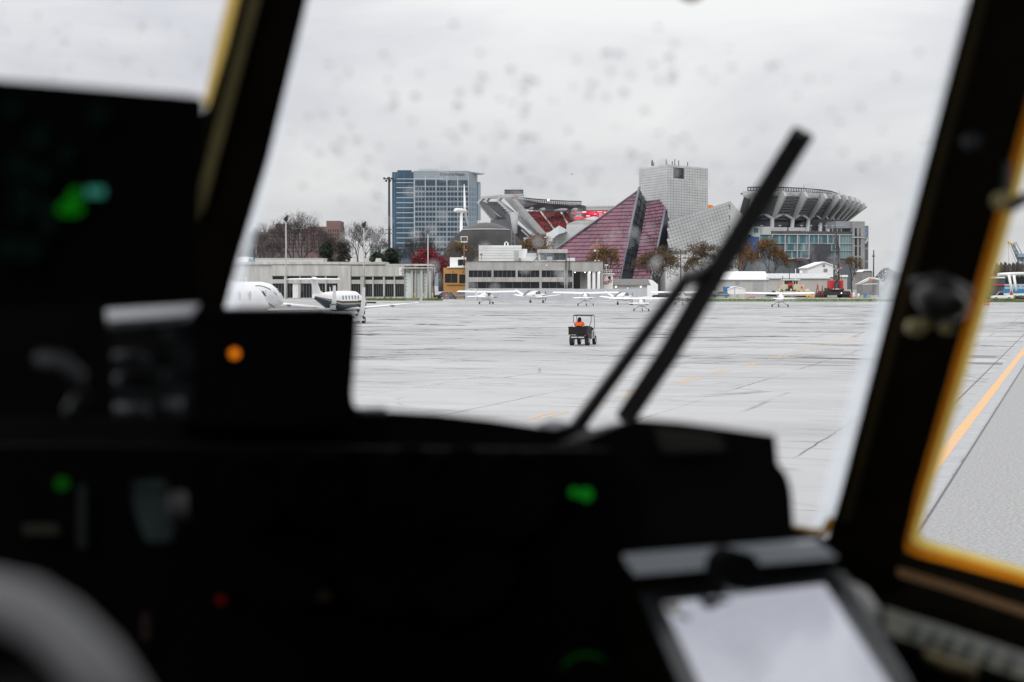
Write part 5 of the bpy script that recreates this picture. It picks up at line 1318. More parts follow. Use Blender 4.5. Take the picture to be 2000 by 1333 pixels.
bc = MB(); FL.pbox(bc, 1416, 560.5, 1428, 569, -4, -2.2, z0=.3)
for q in range(6): FL.pbox(bc, 1416.6 + q * 1.9, 561, 1417.4 + q * 1.9, 568.5, -2.2, -2.1)
o = bc.build("shipping_container", mat("blue_container_paint", (.04, .20, .42), .5, .12, 1), None, loc=FL.p(6, 0, -3)); tag(o, "blue shipping container behind the white tent", "container")
rbm = MB(); FL.poly(rbm, [(1460, 581), (1463, 579.5), (1474, 580.5), (1475, 583), (1462, 583.3)], 0, 1.2)
o = rbm.build("red_dinghy", mat("orange_red_hull", (.62, .08, .03), .5), None, loc=G(1467, 583.5)); tag(o, "small red dinghy on the ground before the concrete wall", "boat")
mb = MB(); FL.pbox(mb, 1391, 557, 1402, 569, -6, -4, z0=0)
o = mb.build("office_cabin", mat("cream_cabin_paint", (.50, .46, .34), .7), None, loc=FL.p(2, 0, -5)); tag(o, "cream site cabin with dark windows beside the wiper blade", "cabin")
mb = MB()
for q in range(3): FL.pbox(mb, 1392.3 + q * 3.2, 561, 1394.6 + q * 3.2, 567, -4, -3.92)
mb.build("window", M_DARKGL, o)
# ---------------- glass office tower
FE = Facade(765, 1500, 938, 1500)
EY = thing("office_tower", "tall blue glass office tower with a grid of windows", "building", FE.p(30, 0))
M_TWR = mat("pale_blue_grey_spandrel", (.25, .285, .32), .35, .06, .05, spec=.5)
M_TWD = mat("deep_blue_curtain_glass", (.028, .075, .12), .12, .35, .06, spec=.7)
M_TWG = mat("tower_window_glass", (.03, .060, .088), .1, .75, .12, spec=.6)
M_TWL = mat("pale_ledge_metal", (.60, .65, .69), .4, .05, .1)
mb = MB(); FE.pbox(mb, 808, 334, 916, 570, -45, 0, z0=0); mb.build("tower_wall", M_TWR, EY)
mb = MB(); FE.pbox(mb, 765.5, 336, 807.5, 570, -40, -3, z0=0); FE.pbox(mb, 775, 332, 803, 336, -30, -6); mb.build("stair_wing", M_TWD, EY)
u0, z0 = FE.uz(916, 334); u1 = FE.uz(931, 334)[0]; zt = FE.uz(916, 335.5)[1]
mb = MB(); mb.prism([FE.p(u0, 0, 0), FE.p(u1, 0, -9), FE.p(u1, 0, -40), FE.p(u0, 0, -40)], UP * zt); mb.build("corner_bay", M_TWR, EY)
mb = MB(); FE.pbox(mb, 931.5, 354, 937.5, 427, -40, -12); mb.build("rear_wing", mat("grey_blue_cladding", (.26, .32, .38), .4, .08, .06), EY)
for x in (932.5, 935.5):
    mb = MB(); FE.pbox(mb, x, 427, x + .6, 560, -20, -19, z0=0); mb.build("column", M_TWL, EY)
mb = MB(); FE.pbox(mb, 816.5, 328.5, 853, 334.2, -30, -10); mb.build("roof_penthouse", mat("pale_penthouse_metal", (.48, .51, .53), .5, .05, .1), EY)
mb = MB(); mb.prism([FE.p(*FE.uz(912, 335), -2), FE.p(*FE.uz(945.5, 336), -4), FE.p(*FE.uz(943, 339), -4), FE.p(*FE.uz(930, 338.6), -8)], -FE.n * 18); mb.build("roof_blade", M_TWL, EY)
# three windows to a bay, five bays, thirteen floors
bays = [(811, 829.6), (832, 850.3), (853, 871.5), (874.3, 892.8), (895.3, 914)]
rowy = [366.2 + 9.83 * i for i in range(13)]
proto = {}
def tower_win(x0, y0, x1, y1, w=.12):
    a, zt_ = FE.uz(x0, y0); b_, zb_ = FE.uz(x1, y1); key = (round(b_ - a, 1), round(zt_ - zb_, 1))
    if key not in proto:
        mb = MB(); mb.box(0, b_ - a, -.1, 0, 0, zt_ - zb_); o = mb.build("window", M_TWG, None); proto[key] = o.data
    else:
        o = bpy.data.objects.new("window", proto[key]); COL.objects.link(o)
    o.parent = EY; p_ = FE.p(a, zb_, w); o.location = p_ - EY.location
for bx0, bx1 in bays:
    for y in rowy:
        wd = (bx1 - bx0 - 2.2) / 3
        for q in range(3):
            tower_win(bx0 + q * (wd + 1.1), y, bx0 + q * (wd + 1.1) + wd, y + 6.6)
    for q in range(7):
        wd = (bx1 - bx0) / 7; tower_win(bx0 + q * wd, 352.3, bx0 + q * wd + wd - .35, 363.2)
mb = MB()
for x in (830.8, 851.6, 872.9, 894.0, 914.6): FE.pbox(mb, x - .35, 344, x + .35, 372, 0, .5)
FE.pbox(mb, 775, 349.5, 866, 350.4, 0, .6)
for x in (809.5,): FE.pbox(mb, x - .4, 350, x + .4, 570, 0, .4, z0=0)
mb.build("facade_fin", M_TWL, EY)
for i in range(14):
    y = 356.4 + i * 9.83; mb = MB(); FE.pbox(mb, 774, y, 807.8, y + 1.0, -3, -2.2); mb.build("ledge", M_TWL, EY)
for x in (770, 788):
    mb = MB(); FE.pbox(mb, x, 338, x + .5, 560, -3, -2.7, z0=0); mb.build("facade_fin", mat("mid_blue_mullion", (.12, .22, .32), .4), EY)
for i in range(13):
    y = rowy[i]; zt_, zb_ = FE.uz(920, y)[1], FE.uz(920, y + 6.6)[1]
    for q in range(3):
        fa, fb = (q + .15) / 3, (q + .85) / 3
        a = FE.p(u0 + (u1 - u0) * fa, zb_, -9 * fa + .08); b_ = FE.p(u0 + (u1 - u0) * fb, zb_, -9 * fb + .08)
        mb = MB(); mb.prism([a, b_, b_ + UP * (zt_ - zb_), a + UP * (zt_ - zb_)], Vector((.03, -.05, 0))); mb.build("window", mat("pale_tower_glass", (.16, .23, .29), .12, .2, .1, spec=.9), EY)
def text_mesh(txt, size, extr=.0):
    cu = bpy.data.curves.new("t", 'FONT'); cu.body = txt; cu.size = size; cu.extrude = extr
    ob = bpy.data.objects.new("t", cu); COL.objects.link(ob)
    bpy.context.view_layer.update()
    me = bpy.data.meshes.new_from_object(ob.evaluated_get(bpy.context.evaluated_depsgraph_get()))
    bpy.data.objects.remove(ob)
    return me
def put_text(name, txt, F_, x0, x1, y0, y1, w, m, parent, extr=.05):
    """Raised lettering stretched to a pixel box on a facade."""
    me = text_mesh(txt, 1.0, extr)
    xs = [v.co.x for v in me.vertices]; ys = [v.co.y for v in me.vertices]
    ua, zb_ = F_.uz(x0, y1); ub, zt_ = F_.uz(x1, y0)
    for v in me.vertices:
        u_ = ua + (v.co.x - min(xs)) / (max(xs) - min(xs)) * (ub - ua); z_ = zb_ + (v.co.y - min(ys)) / (max(ys) - min(ys)) * (zt_ - zb_)
        p_ = F_.p(u_, z_, w + v.co.z); v.co = p_ - (parent.location if parent.parent is None else parent.location + parent.parent.location)
    me.materials.clear(); me.materials.append(m); me.name = name
    o = bpy.data.objects.new(name, me); COL.objects.link(o); o.parent = parent
    return o
M_LET = mat("slate_lettering", (.06, .085, .11), .5)
put_text("lettering", "E", FE, 866, 869.6, 338.2, 343.2, .3, M_LET, EY, .2); put_text("lettering", "RNST", FE, 870, 881.5, 339.3, 343.2, .3, M_LET, EY, .2)
put_text("lettering", "&", FE, 883, 886.6, 339.1, 343.3, .3, M_LET, EY, .2); put_text("lettering", "Y", FE, 888, 892.6, 338.0, 343.6, .3, M_LET, EY, .2); put_text("lettering", "OUNG", FE, 892.8, 907, 339.4, 343.6, .3, M_LET, EY, .2)
mb = MB(); FE.pbox(mb, 859, 337.8, 861.4, 343, .3, .5); FE.pbox(mb, 862, 337.8, 864.3, 339.4, .3, .5); FE.pbox(mb, 862, 340.1, 864.3, 343, .3, .5); mb.build("emblem", M_LET, EY)

# ---------------- glazed hall: square tower, two leaning glass tents, tilted cube, low drum
HD_ = 650.0
RH = thing("museum_hall", "museum with square white panelled tower, purple glass pyramid and tilted cube", "museum", P(1300, 571, 650))
M_RHW = mat("white_enamel_panel", (.56, .565, .56), .4, .10, .25, spec=.5)
M_RHJ = mat("dark_panel_joint", (.15, .155, .155), .8)
tc_ = P(1303.8, HORIZON, 630); tl_ = P(1247, HORIZON, 655); tr_ = P(1382, HORIZON, 652)
zt = P(1303.8, 321, 630).z
def tower_face(a, b, cols, rows, z0, z1, t, hole=None):
    """A face of square panels standing proud of dark joints; rows and columns like the photograph's."""
    d = (b - a); L_ = d.length; d.normalize(); n_ = Vector((d.y, -d.x, 0))
    if n_.y > 0: n_ = -n_
    mb = MB(); pw = L_ / cols; ph = (z1 - z0) / rows; j = .055; jv = .10
    for i in range(cols):
        for k_ in range(rows):
            if hole and hole[0] <= i < hole[1] and hole[2] <= k_ < hole[3]: continue
            p_ = a + d * (i * pw + jv); q_ = a + d * ((i + 1) * pw - jv)
            p_ = Vector((p_.x, p_.y, z0 + k_ * ph + j)); q_ = Vector((q_.x, q_.y, z0 + k_ * ph + j)); h_ = UP * (ph - 2 * j)
            mb.prism([p_ + n_ * .005, q_ + n_ * .005, q_ + h_ + n_ * .005, p_ + h_ + n_ * .005], n_ * .03)
    o = mb.build("cladding_panels", M_RHW, t, kind="stuff")
    return n_
back = Vector((10, 34, 0))
mb = MB(); mb.prism([Vector((p.x, p.y, 0)) for p in (tl_, tc_, tr_, tr_ + Vector((-6, 24, 0)), tl_ + Vector((8, 26, 0)))], UP * (zt - .3)); mb.build("tower_core", M_RHJ, RH)
tower_face(tl_, tc_, 15, 42, 6, zt, RH); n2_ = tower_face(tc_, tr_, 15, 42, 6, zt, RH, (2, 6, 37, 41))
# the opening near its top, deep set
a_ = tc_ + (tr_ - tc_) * (2 / 15); b_ = tc_ + (tr_ - tc_) * (5.6 / 15)
mb = MB(); zh0 = 6 + (zt - 6) * 37 / 42; zh1 = 6 + (zt - 6) * 41 / 42 
pp = [Vector((a_.x, a_.y, zh0)), Vector((b_.x, b_.y, zh0)), Vector((b_.x, b_.y, zh1)), Vector((a_.x, a_.y, zh1))]
mb.prism([q + n2_ * .03 for q in pp], n2_ * .02); mb.build("tower_window", M_DARKGL, RH)
for px_, h0 in ((1272.8, 9), (1274.6, 10), (1277, 5), (1301, 11), (1303, 4), (1313, 8), (1318, 11.5), (1325.5, 9), (1343, 6)):
    mb = MB(); p_ = P(px_, 323, 645); seg(mb, p_ - UP * .3, p_ + UP * M(h0, 645), .16, 5); mb.build("antenna", M_BLACK, RH)
# glass tents: panes between dark horizontal rails, panes tilted row by row
def glass_sheet(a, b, c, d, rows, cols, name, m, railm, t, tri=False):
    """Panes on the quad a (top left) b (top right) c (bottom right) d (bottom left)."""
    n_ = (b + Vector((.01, 0, 0)) - a).cross(d - a).normalized() if (b - a).length > .1 else (c - a).cross(d - a).normalized()
    if n_.y > 0: n_ = -n_
    mb = MB(); rl_ = MB()
    for j in range(rows):
        t0, t1 = j / rows, (j + 1) / rows
        L0, R0, L1, R1 = a.lerp(d, t0), b.lerp(c, t0), a.lerp(d, t1), b.lerp(c, t1)
        nc = max(1, int(round(cols * ((R1 - L1).length / max(.1, (c - d).length)))))
        for i in range(nc):
            s0, s1 = i / nc, (i + .86) / nc
            dz = n_ * (.05 * ((i * 7 + j * 3) % 3 - 1))
            mb.add([L0.lerp(R0, s0) + dz, L0.lerp(R0, s1) + dz, L1.lerp(R1, s1) + n_ * .05, L1.lerp(R1, s0) + n_ * .05], [(0, 1, 2, 3)])
        rl_.tube([L1 + n_ * .1, R1 + n_ * .1], .13, 4, smooth=False)
    o = mb.build(name, m, t, kind="stuff", recalc=False)
    rl_.build("glazing_rail", railm, t, kind="stuff")
    mb = MB(); mb.add([p_ - n_ * .5 for p_ in (a, b, c, d)], [(0, 1, 2, 3)]); mb.build("glazing_backing", MATS["plum_backing"], t, recalc=False)
def plum_material():
    m = bpy.data.materials.new("plum_tinted_glass"); m.use_nodes = True
    nt = m.node_tree; b = nt.nodes["Principled BSDF"]
    ge = nt.nodes.new("ShaderNodeNewGeometry")
    nz = nt.nodes.new("ShaderNodeTexNoise"); nz.inputs["Scale"].default_value = .12; nz.inputs["Detail"].default_value = 3
    tc = nt.nodes.new("ShaderNodeTexCoord"); nt.links.new(tc.outputs["Object"], nz.inputs["Vector"])
    ad = nt.nodes.new("ShaderNodeMath"); ad.operation = 'MULTIPLY_ADD'; ad.inputs[1].default_value = .55
    nt.links.new(ge.outputs["Random Per Island"], ad.inputs[0]); nt.links.new(nz.outputs["Fac"], ad.inputs[2])
    r = nt.nodes.new("ShaderNodeValToRGB"); r.color_ramp.elements[0].position = .42; r.color_ramp.elements[1].position = .9
    r.color_ramp.elements[0].color = (.055, .017, .030, 1); r.color_ramp.elements[1].color = (.20, .062, .098, 1)
    nt.links.new(ad.outputs[0], r.inputs["Fac"]); nt.links.new(r.outputs["Color"], b.inputs["Base Color"])
    b.inputs["Roughness"].default_value = .16; b.inputs["Specular IOR Level"].default_value = .5
    return m
M_PLUM = plum_material()
MATS["plum_backing"] = mat("plum_backing", (.10, .035, .06), .6, .2, .3)
M_RAIL = mat("dark_glazing_rail", (.035, .03, .045), .5)
M_EDGE = mat("steel_edge_beam", (.16, .19, .21), .4, .1, .3, metal=.2)
apex = P(1248.5, 371, 640); lb = P(1058, 508, 632); rb_ = P(1207, 548, 600); top2 = P(1249.5, 371, 640)
glass_sheet(apex, top2, P(1209, 548, 600), P(1002, 548, 632), 24, 64, "glass_panes", M_PLUM, M_RAIL, RH)
mb = MB(); mb.tube([apex + UP * .8, P(1216, 520, 600 + 8), P(1208, 560, 600)], .5, 6); mb.tube([apex, P(1085, 487, 634), P(1000, 549, 632)], .35, 6); mb.build("edge_beam", M_EDGE, RH)
# dark glazed slot between the two tents
MATS["plum_backing"] = M_RAIL
M_SLOT = mat("dark_slot_glass", (.055, .062, .075), .12, .3, .2, spec=.8)
glass_sheet(P(1250, 371, 641), P(1266, 398, 641), P(1236, 560, 612), P(1209, 560, 602), 12, 5, "glass_panes", M_SLOT, M_RAIL, RH)
MATS["plum_backing"] = mat("plum_backing_two", (.12, .04, .07), .6, .2, .3)
glass_sheet(P(1264.5, 395, 638), P(1302, 388.5, 636), P(1268, 560, 600), P(1233, 560, 602), 24, 13, "glass_panes", M_PLUM, M_RAIL, RH)
mb = MB(); mb.tube([P(1303.5, 388, 636), P(1269, 560, 599)], .45, 6); mb.tube([P(1264.5, 394.5, 638), P(1303.5, 388, 636)], .4, 6); mb.build("edge_beam", M_EDGE, RH)
MATS["plum_backing"] = M_RAIL
glass_sheet(P(1303.5, 388.5, 637), P(1304.5, 391, 634), P(1304.5, 520, 622), P(1274, 520, 610), 22, 9, "glass_panes", mat("grey_green_side_glass", (.16, .19, .20), .15, .2, .3, spec=.8), M_EDGE, RH)
# tilted white cube with a grid that follows its slope
ca, cb_, cc, cd = P(1304, 432.5, 606), P(1426.5, 393.5, 612), P(1426, 491, 612), P(1304, 491, 606)
sl = (cb_ - ca); sl = sl.normalized(); nv = Vector((0, -1, 0)); vv = Vector((-sl.z * 1, 0, sl.x)).normalized()
mb = MB(); mb.prism([ca, cb_, P(1425, 470, 612), P(1418, 491, 611.7), cd], Vector((4, 30, 0))); mb.build("cube_body", M_RHJ, RH)
def inside(poly, x, z):
    r_ = False; j = len(poly) - 1
    for i in range(len(poly)):
        if (poly[i][1] > z) != (poly[j][1] > z) and x < (poly[j][0] - poly[i][0]) * (z - poly[i][1]) / (poly[j][1] - poly[i][1]) + poly[i][0]: r_ = not r_
        j = i
    return r_
pl = [(p.x, p.z) for p in (ca, cb_, P(1425, 470, 612), P(1418, 491, 611.7), cd)]
mb = MB(); s_ = 1.2
dep = lambda x: ca.y + (x - ca.x) * (cb_.y - ca.y) / (cb_.x - ca.x) - .1
for i in range(-2, 34):
    for k_ in range(-2, 40):
        o_ = ca + sl * (i * s_) - vv * (k_ * s_)
        pts = [o_ + sl * .05 - vv * .05, o_ + sl * (s_ - .065) - vv * .065, o_ + sl * (s_ - .065) - vv * (s_ - .065), o_ + sl * .065 - vv * (s_ - .065)]
        c_ = (pts[0] + pts[2]) / 2
        if inside(pl, c_.x, c_.z): mb.prism([Vector((p.x, dep(p.x) + .04, p.z)) for p in pts], Vector((0, .03, 0)))
mb.build("cladding_panels", mat("grey_enamel_panel", (.42, .43, .43), .35, .14, .2, spec=.6), RH, kind="stuff")
mb = MB(); mb.prism([P(1426.7, 393.5, 612), P(1448, 417.5, 625), P(1436, 491, 622), P(1418.3, 491, 611.7), P(1425.2, 470, 612)], Vector((2, 14, 0))); mb.build("cube_side", mat("side_enamel_panel", (.55, .56, .56), .5, .08, .5), RH)  # side panels lighter than the cube's front
mb = MB(); FRB = Facade(1290, 602, 1440, 602); FRB.pbox(mb, 1300, 491.3, 1442, 575, -20, 0, z0=0); mb.build("podium_wall", M_RHW, RH)
mb = MB()
for y in (497, 505, 513, 521): FRB.pbox(mb, 1306, y, 1441, y + .4, 0, .06)
FRB.pbox(mb, 1306, 491, 1341, 497, .06, .12); mb.build("podium_joint", M_RHJ, RH)
# low drum and glass pyramid left of the tents
FD = Facade(1010, 668, 1180, 668)
mb = MB(); cdr = P(1150, HORIZON, 690); rdr = M(44, 690)
rim_z = P(1150, 443, 690).z
mb.loft([[Vector((cdr.x + rdr * math.cos(a), cdr.y + rdr * .8 * math.sin(a), z)) for a in [2 * math.pi * q / 40 for q in range(40)]] for z in (0, rim_z, rim_z + .6)], smooth=False); mb.build("drum", M_RHW, RH)
mb = MB(); mb.loft([[Vector((cdr.x + rdr * f_ * math.cos(a), cdr.y + rdr * .8 * f_ * math.sin(a), rim_z + h_)) for a in [2 * math.pi * q / 40 for q in range(40)]] for f_, h_ in ((.97, .6), (.9, 1.2), (.6, 2.4))], smooth=False); mb.build("drum_roof", mat("grey_drum_roof", (.26, .27, .25), .8, .15, .2), RH)
mb = MB(); FD.poly(mb, [(1062, 490), (1085, 462), (1110, 446), (1128, 440), (1128, 575), (1023, 575), (1023, 464), (1062, 464)], -12, 0); mb.build("low_wing", M_RHW, RH)
mb = MB()
for y in (468, 474, 480, 487, 494): FD.pbox(mb, 1024, y, 1120, y + .35, 0, .05)
for x in range(1029, 1125, 9): FD.pbox(mb, x, 466, x + .35, 500, .05, .09)
mb.build("panel_joint", mat("pale_panel_joint", (.36, .37, .37), .8), RH)
mb = MB(); p_ = [P(1066, 459, 660), P(1090, 458, 650), P(1112, 452, 672), P(1088, 452, 690)]; ap = P(1092, 441, 668)
mb.add(p_ + [ap], [(0, 1, 4), (1, 2, 4), (2, 3, 4), (3, 0, 4)]); mb.build("skylight", mat("pale_green_skylight", (.26, .32, .31), .2, .15, .3, spec=.7), RH)
mb = MB(); p_ = [P(1138, 428.5, 700), P(1165, 431, 696), P(1180, 427, 712), P(1150, 425, 716)]; ap = P(1160, 423, 704)
mb.add(p_ + [ap], [(0, 1, 4), (1, 2, 4), (2, 3, 4), (3, 0, 4)]); mb.build("skylight", MATS["pale_green_skylight"], RH)
og = MB(); FQ = Facade(1375, 780, 1460, 780); FQ.poly(og, [(1378, 401.5), (1388, 400.5), (1393, 402), (1393, 405), (1378, 409)], -2, 0); 
FQ.pbox(og, 1385, 405, 1386, 560, -1.5, -.5, z0=0)
o = og.build("orange_banner", mat("orange_banner_cloth", (.75, .18, .03), .7), None, loc=FQ.p(8, 0)); tag(o, "orange banner peeping over the top edge of the tilted white cube", "banner")
og = MB(); FQ.poly(og, [(1444, 418), (1452, 419), (1452, 470), (1444, 470)], -2, 0); FQ.pbox(og, 1447, 470, 1448, 560, -1.5, -.5, z0=0)
o = og.build("orange_banner", MATS["orange_banner_cloth"], None, loc=FQ.p(16, 0)); tag(o, "orange banner behind the wiper, right of the tilted white cube", "banner")

# ---------------- planetarium dome
DM = thing("domed_hall", "big weathered grey dome behind the white plant room", "building", P(949, HORIZON, 700) - UP * CAMZ)
cdm = P(949, HORIZON, 700); rdm = M(93, 700); zd = P(949, 545, 700).z; hd = P(949, 435, 700).z - zd
def dome_rings(a0, a1, n, grow=1.0):
    return [[Vector((cdm.x + rdm * grow * math.cos(e) * math.cos(a), cdm.y + rdm * grow * math.cos(e) * math.sin(a), zd + hd * grow * math.sin(e))) for a in [2 * math.pi * q / 48 for q in range(48)]] for e in [R(a0 + (a1 - a0) * i / n) for i in range(n + 1)]]
M_DOME = mat("weathered_dome_metal", (.055, .053, .052), .7, .15, .12, spec=.2, stretch=(1, 1, .25), dirt=(.028, .027, .026))
mb = MB(); mb.loft(dome_rings(0, 59.3, 12)); mb.loft([[Vector((cdm.x + rdm * math.cos(a), cdm.y + rdm * math.sin(a), z)) for a in [2 * math.pi * q / 48 for q in range(48)]] for z in (0, zd)], smooth=True); mb.build("dome_shell", M_DOME, DM)
mb = MB(); mb.loft(dome_rings(60.4, 89.5, 10)); mb.build("dome_cap", mat("pale_dome_cap", (.052, .05, .049), .5, .15, .15, stretch=(1, 1, .4)), DM)
mb = MB(); mb.loft(dome_rings(59.0, 60.6, 1, 1.008)); mb.build("dome_ring", mat("pale_ring_metal", (.5, .5, .48), .5), DM)

# ---------------- wind turbine
WT = thing("wind_turbine", "white three bladed wind turbine before the blue office tower", "turbine", P(901, HORIZON, 800) - UP * CAMZ)
hb = P(904, 411, 800)
mb = MB(); b0_ = P(901, HORIZON, 800); mb.tube([Vector((b0_.x, b0_.y, 0)), Vector((b0_.x, b0_.y, hb.z - .6))], [M(4.5, 800), M(2.6, 800)], 16); mb.build("tower", M_WHITE, WT)
mb = MB(); n0 = P(888, 411, 795); n1 = P(912, 412, 805)
mb.tube([n0, n0.lerp(n1, .1), n0.lerp(n1, .5), n0.lerp(n1, .85), n1], [.6, 1.0, 1.05, .8, .25], 12); mb.build("nacelle", M_WHITE, WT)
hc = P(908, 411, 803)
for x, y in ((906.5, 360), (914, 443), (898.5, 421)):
    tp_ = P(x, y, 806); mb = MB(); d_ = (tp_ - hc)
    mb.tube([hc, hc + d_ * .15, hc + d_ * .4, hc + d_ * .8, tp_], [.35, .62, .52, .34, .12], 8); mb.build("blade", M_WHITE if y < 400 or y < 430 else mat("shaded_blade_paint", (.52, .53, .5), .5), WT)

# ---------------- floodlight mast and brick blocks far left
def floodlight(name, label, px, ytop, D, head, m, r=.3, heads=6):
    b = P(px, HORIZON, D); b.z = 0; h = P(px, ytop, D).z
    t = thing(name, label, "light pole", b)
    mb = MB(); mb.tube([b, b + UP * h], [r, r * .7], 8); mb.build("pole", m, t)
    return t, b, h
t, b, h = floodlight("floodlight_mast", "tall dark floodlight mast at the left edge of the blue office tower", 760.5, 346, 1100, 0, M_BLACK, .95)
for q in range(6):
    mb = MB(); c_ = b + UP * (h - 1.0 - (q % 2) * 1.5) + Vector(((q - 2.5) * 1.25, -.4, 0)); mb.disc(c_, (0, -1, -.3), .75, .7, 8); mb.build("floodlight", M_BLACK, t)
mb = MB(); seg(mb, b + UP * (h - 1.2) - Vector((3.4, 0, 0)), b + UP * (h - 1.2) + Vector((3.4, 0, 0)), .3, 5); mb.build("cross_arm", M_BLACK, t)
for zz in (449, 456):
    mb = MB(); c_ = P(760.5, zz, 1100); seg(mb, c_ - Vector((2.6, 0, 0)), c_ + Vector((2.6, 0, 0)), .3, 5); mb.build("cross_arm", M_FRAME, t)
M_BRICK = mat("dark_red_brick", (.17, .105, .10), .85, .15, .05); M_BRICK2 = mat("brown_brick", (.14, .11, .108), .85, .15, .05)
FK = Facade(470, 1300, 760, 1300)
def block(label, boxes, m, wins):
    t = thing("brick_building", label, "building", FK.p(FK.uz(boxes[0][0], 500)[0], 0))
    mb = MB()
    for i, (x0, y0, x1) in enumerate(boxes): FK.pbox(mb, x0, y0, x1, 560, -30 - i * 1.5, -i * 2.0, z0=0)
    mb.build("wall", m, t)
    for x0, y0, x1, y1, nx, ny in wins:
        for i in range(nx):
            for j in range(ny):
                mb = MB(); wx = (x1 - x0) / nx; wy = (y1 - y0) / ny; FK.pbox(mb, x0 + (i + .25) * wx, y0 + (j + .2) * wy, x0 + (i + .75) * wx, y0 + (j + .75) * wy, 0.01, .12); mb.build("window", M_BLACK, t)
    return t
block("red brick block with square rooftop tower behind the bare trees", [(601, 443, 666), (637, 431.5, 664)], M_BRICK, [(606, 449, 634, 495, 6, 6), (640, 447, 662, 495, 5, 6)])
block("stepped brown brick block behind the bare trees at the left", [(524, 448, 600), (538, 437, 558), (500, 453, 524)], M_BRICK2, [(526, 452, 598, 495, 12, 6)])
block("small dark block behind the bare tree nearest the office tower", [(722, 478.5, 738)], M_FRAME, [(723, 481, 737, 495, 3, 3)])
bb = MB(); FK.pbox(bb, 746, 477, 757, 560, -20, -4, z0=0); FK.pbox(bb, 748, 475.5, 753, 477, -14, -8)
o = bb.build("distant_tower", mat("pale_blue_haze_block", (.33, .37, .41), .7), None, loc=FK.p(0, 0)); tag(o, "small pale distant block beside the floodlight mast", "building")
bb = MB(); FK.pbox(bb, 484, 453, 492, 560, -20, -4, z0=0); FK.pbox(bb, 486, 451.5, 490, 453, -14, -8)
o = bb.build("distant_tower", MATS["pale_blue_haze_block"], None, loc=FK.p(0, 0)); tag(o, "pale distant block just right of the dark window post", "building")
# ================================================================ STADIUM
M_STC = mat("stadium_concrete", (.29, .295, .29), .8, .1, .05, dirt=(.19, .19, .187)); M_STL = mat("pale_stadium_steel", (.42, .43, .43), .6, .08, .1)
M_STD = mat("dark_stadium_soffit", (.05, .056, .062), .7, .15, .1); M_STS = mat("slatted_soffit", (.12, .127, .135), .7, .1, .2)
M_SGL = mat("teal_stadium_glass", (.03, .14, .165), .08, .35, .12, spec=.9); M_SGL2 = mat("grey_teal_stadium_glass", (.17, .26, .285), .1, .2, .08, spec=.9)
M_GALD = mat("dark_gallery_steel", (.06, .065, .07), .6, .2, .3)
ST = thing("football_stadium", "open ended football stadium with leaning concrete ribs, red seats and glass front", "stadium", Vector((90, 900, 0)))
# outer wall of the right stand, curving away; (pixel, distance) at rib feet, and rib-top pixels
ribs = [((1468, 429.5), (1487, 382), 862), ((1508, 429), (1531, 382), 870), ((1548, 430), (1573, 383.5), 882), ((1578.5, 430.5), (1611, 386.5), 898), ((1602.5, 431), (1638, 387.5), 916), ((1617, 432), (1652.5, 389), 936), ((1629, 433), (1664, 391.5), 958), ((1638, 433.5), (1673, 394), 980), ((1645, 434), (1681, 398), 1004), ((1652, 434), (1690, 404), 1028)]
feet = [P(a[0], a[1], D) for a, b, D in ribs]; tops = [P(b[0], b[1], D - 11) for a, b, D in ribs]
soff = MB(); n_s = 9
for f0, f1, t0, t1 in zip(feet, feet[1:], tops, tops[1:]):
    for k_ in range(n_s):
        a, b = k_ / n_s, (k_ + .62) / n_s; q = lambda f, t, s: f.lerp(t, s) + Vector((-1.5, 2.2, 0)) + Vector((-2.0, 3.2, 0)) * (s - .5)
        p4 = [q(f0, t0, a), q(f1, t1, a), q(f1, t1, b), q(f0, t0, b)]
        soff.prism(p4, Vector((-.3, .5, .35)))
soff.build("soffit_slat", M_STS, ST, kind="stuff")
mb = MB()
rg = [[f + Vector((-3, 4.5, -.5)), t + Vector((-4.5, 6.5, .2)), t + Vector((-7, 12, .4)), f + Vector((-6, 10, -.5))] for f, t in zip(feet, tops)]
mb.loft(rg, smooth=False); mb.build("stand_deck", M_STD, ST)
for (a, b, D), f, t in zip(ribs, feet, tops):
    mb = MB(); d = (t - f); th = Vector((1.1, .5, 0))
    elbow = f.lerp(t, .97) + Vector((.6, -.9, 0))
    rim_in = t + Vector((-8, 10, 2.6))
    prof = [f + Vector((-1.2, 1.8, 0)), f + Vector((.4, -.6, .2)), elbow, t + Vector((-.6, .9, 2.4)), rim_in, rim_in - UP * 2.6, f.lerp(t, .75) + Vector((-3.5, 5.2, 1.2)), f + Vector((-3.2, 4.8, 1.2))]
    mb.prism(prof, th); mb.build("rib", M_STL, ST)
# rim truss, pale panels between rib tops, light gallery above
mb = MB()
for t0, t1 in zip(tops, tops[1:]):
    o_ = Vector((-2.2, 3.2, 0))
    mb.prism([t0 + o_ + UP * .2, t1 + o_ + UP * .2, t1 + o_ + UP * 2.3, t0 + o_ + UP * 2.3], Vector((-.4, .6, 0)))
    for s in range(4):
        p0_, p1_ = t0.lerp(t1, s / 4) + o_, t0.lerp(t1, (s + 1) / 4) + o_
        seg(mb, p0_ + UP * (.3 if s % 2 else 2.2) + Vector((.3, -.4, 0)), p1_ + UP * (2.2 if s % 2 else .3) + Vector((.3, -.4, 0)), .16, 4)
mb.build("rim_truss", M_STL, ST)
gal = [(1460.5, 379.5, 862), (1500, 380, 872), (1535, 380.5, 884), (1570, 381.5, 898), (1600, 383, 914), (1622, 385, 930), (1636, 387.5, 944), (1640, 390, 956)]
gh = [(1460.5, 366), (1500, 365.5), (1535, 366.5), (1570, 368), (1600, 370.5), (1622, 373.5), (1636, 378), (1640, 381)]
gb = [P(x, y, D) for x, y, D in gal]; gt = [P(x, y, g_[2]) for (x, y), g_ in zip(gh, gal)]
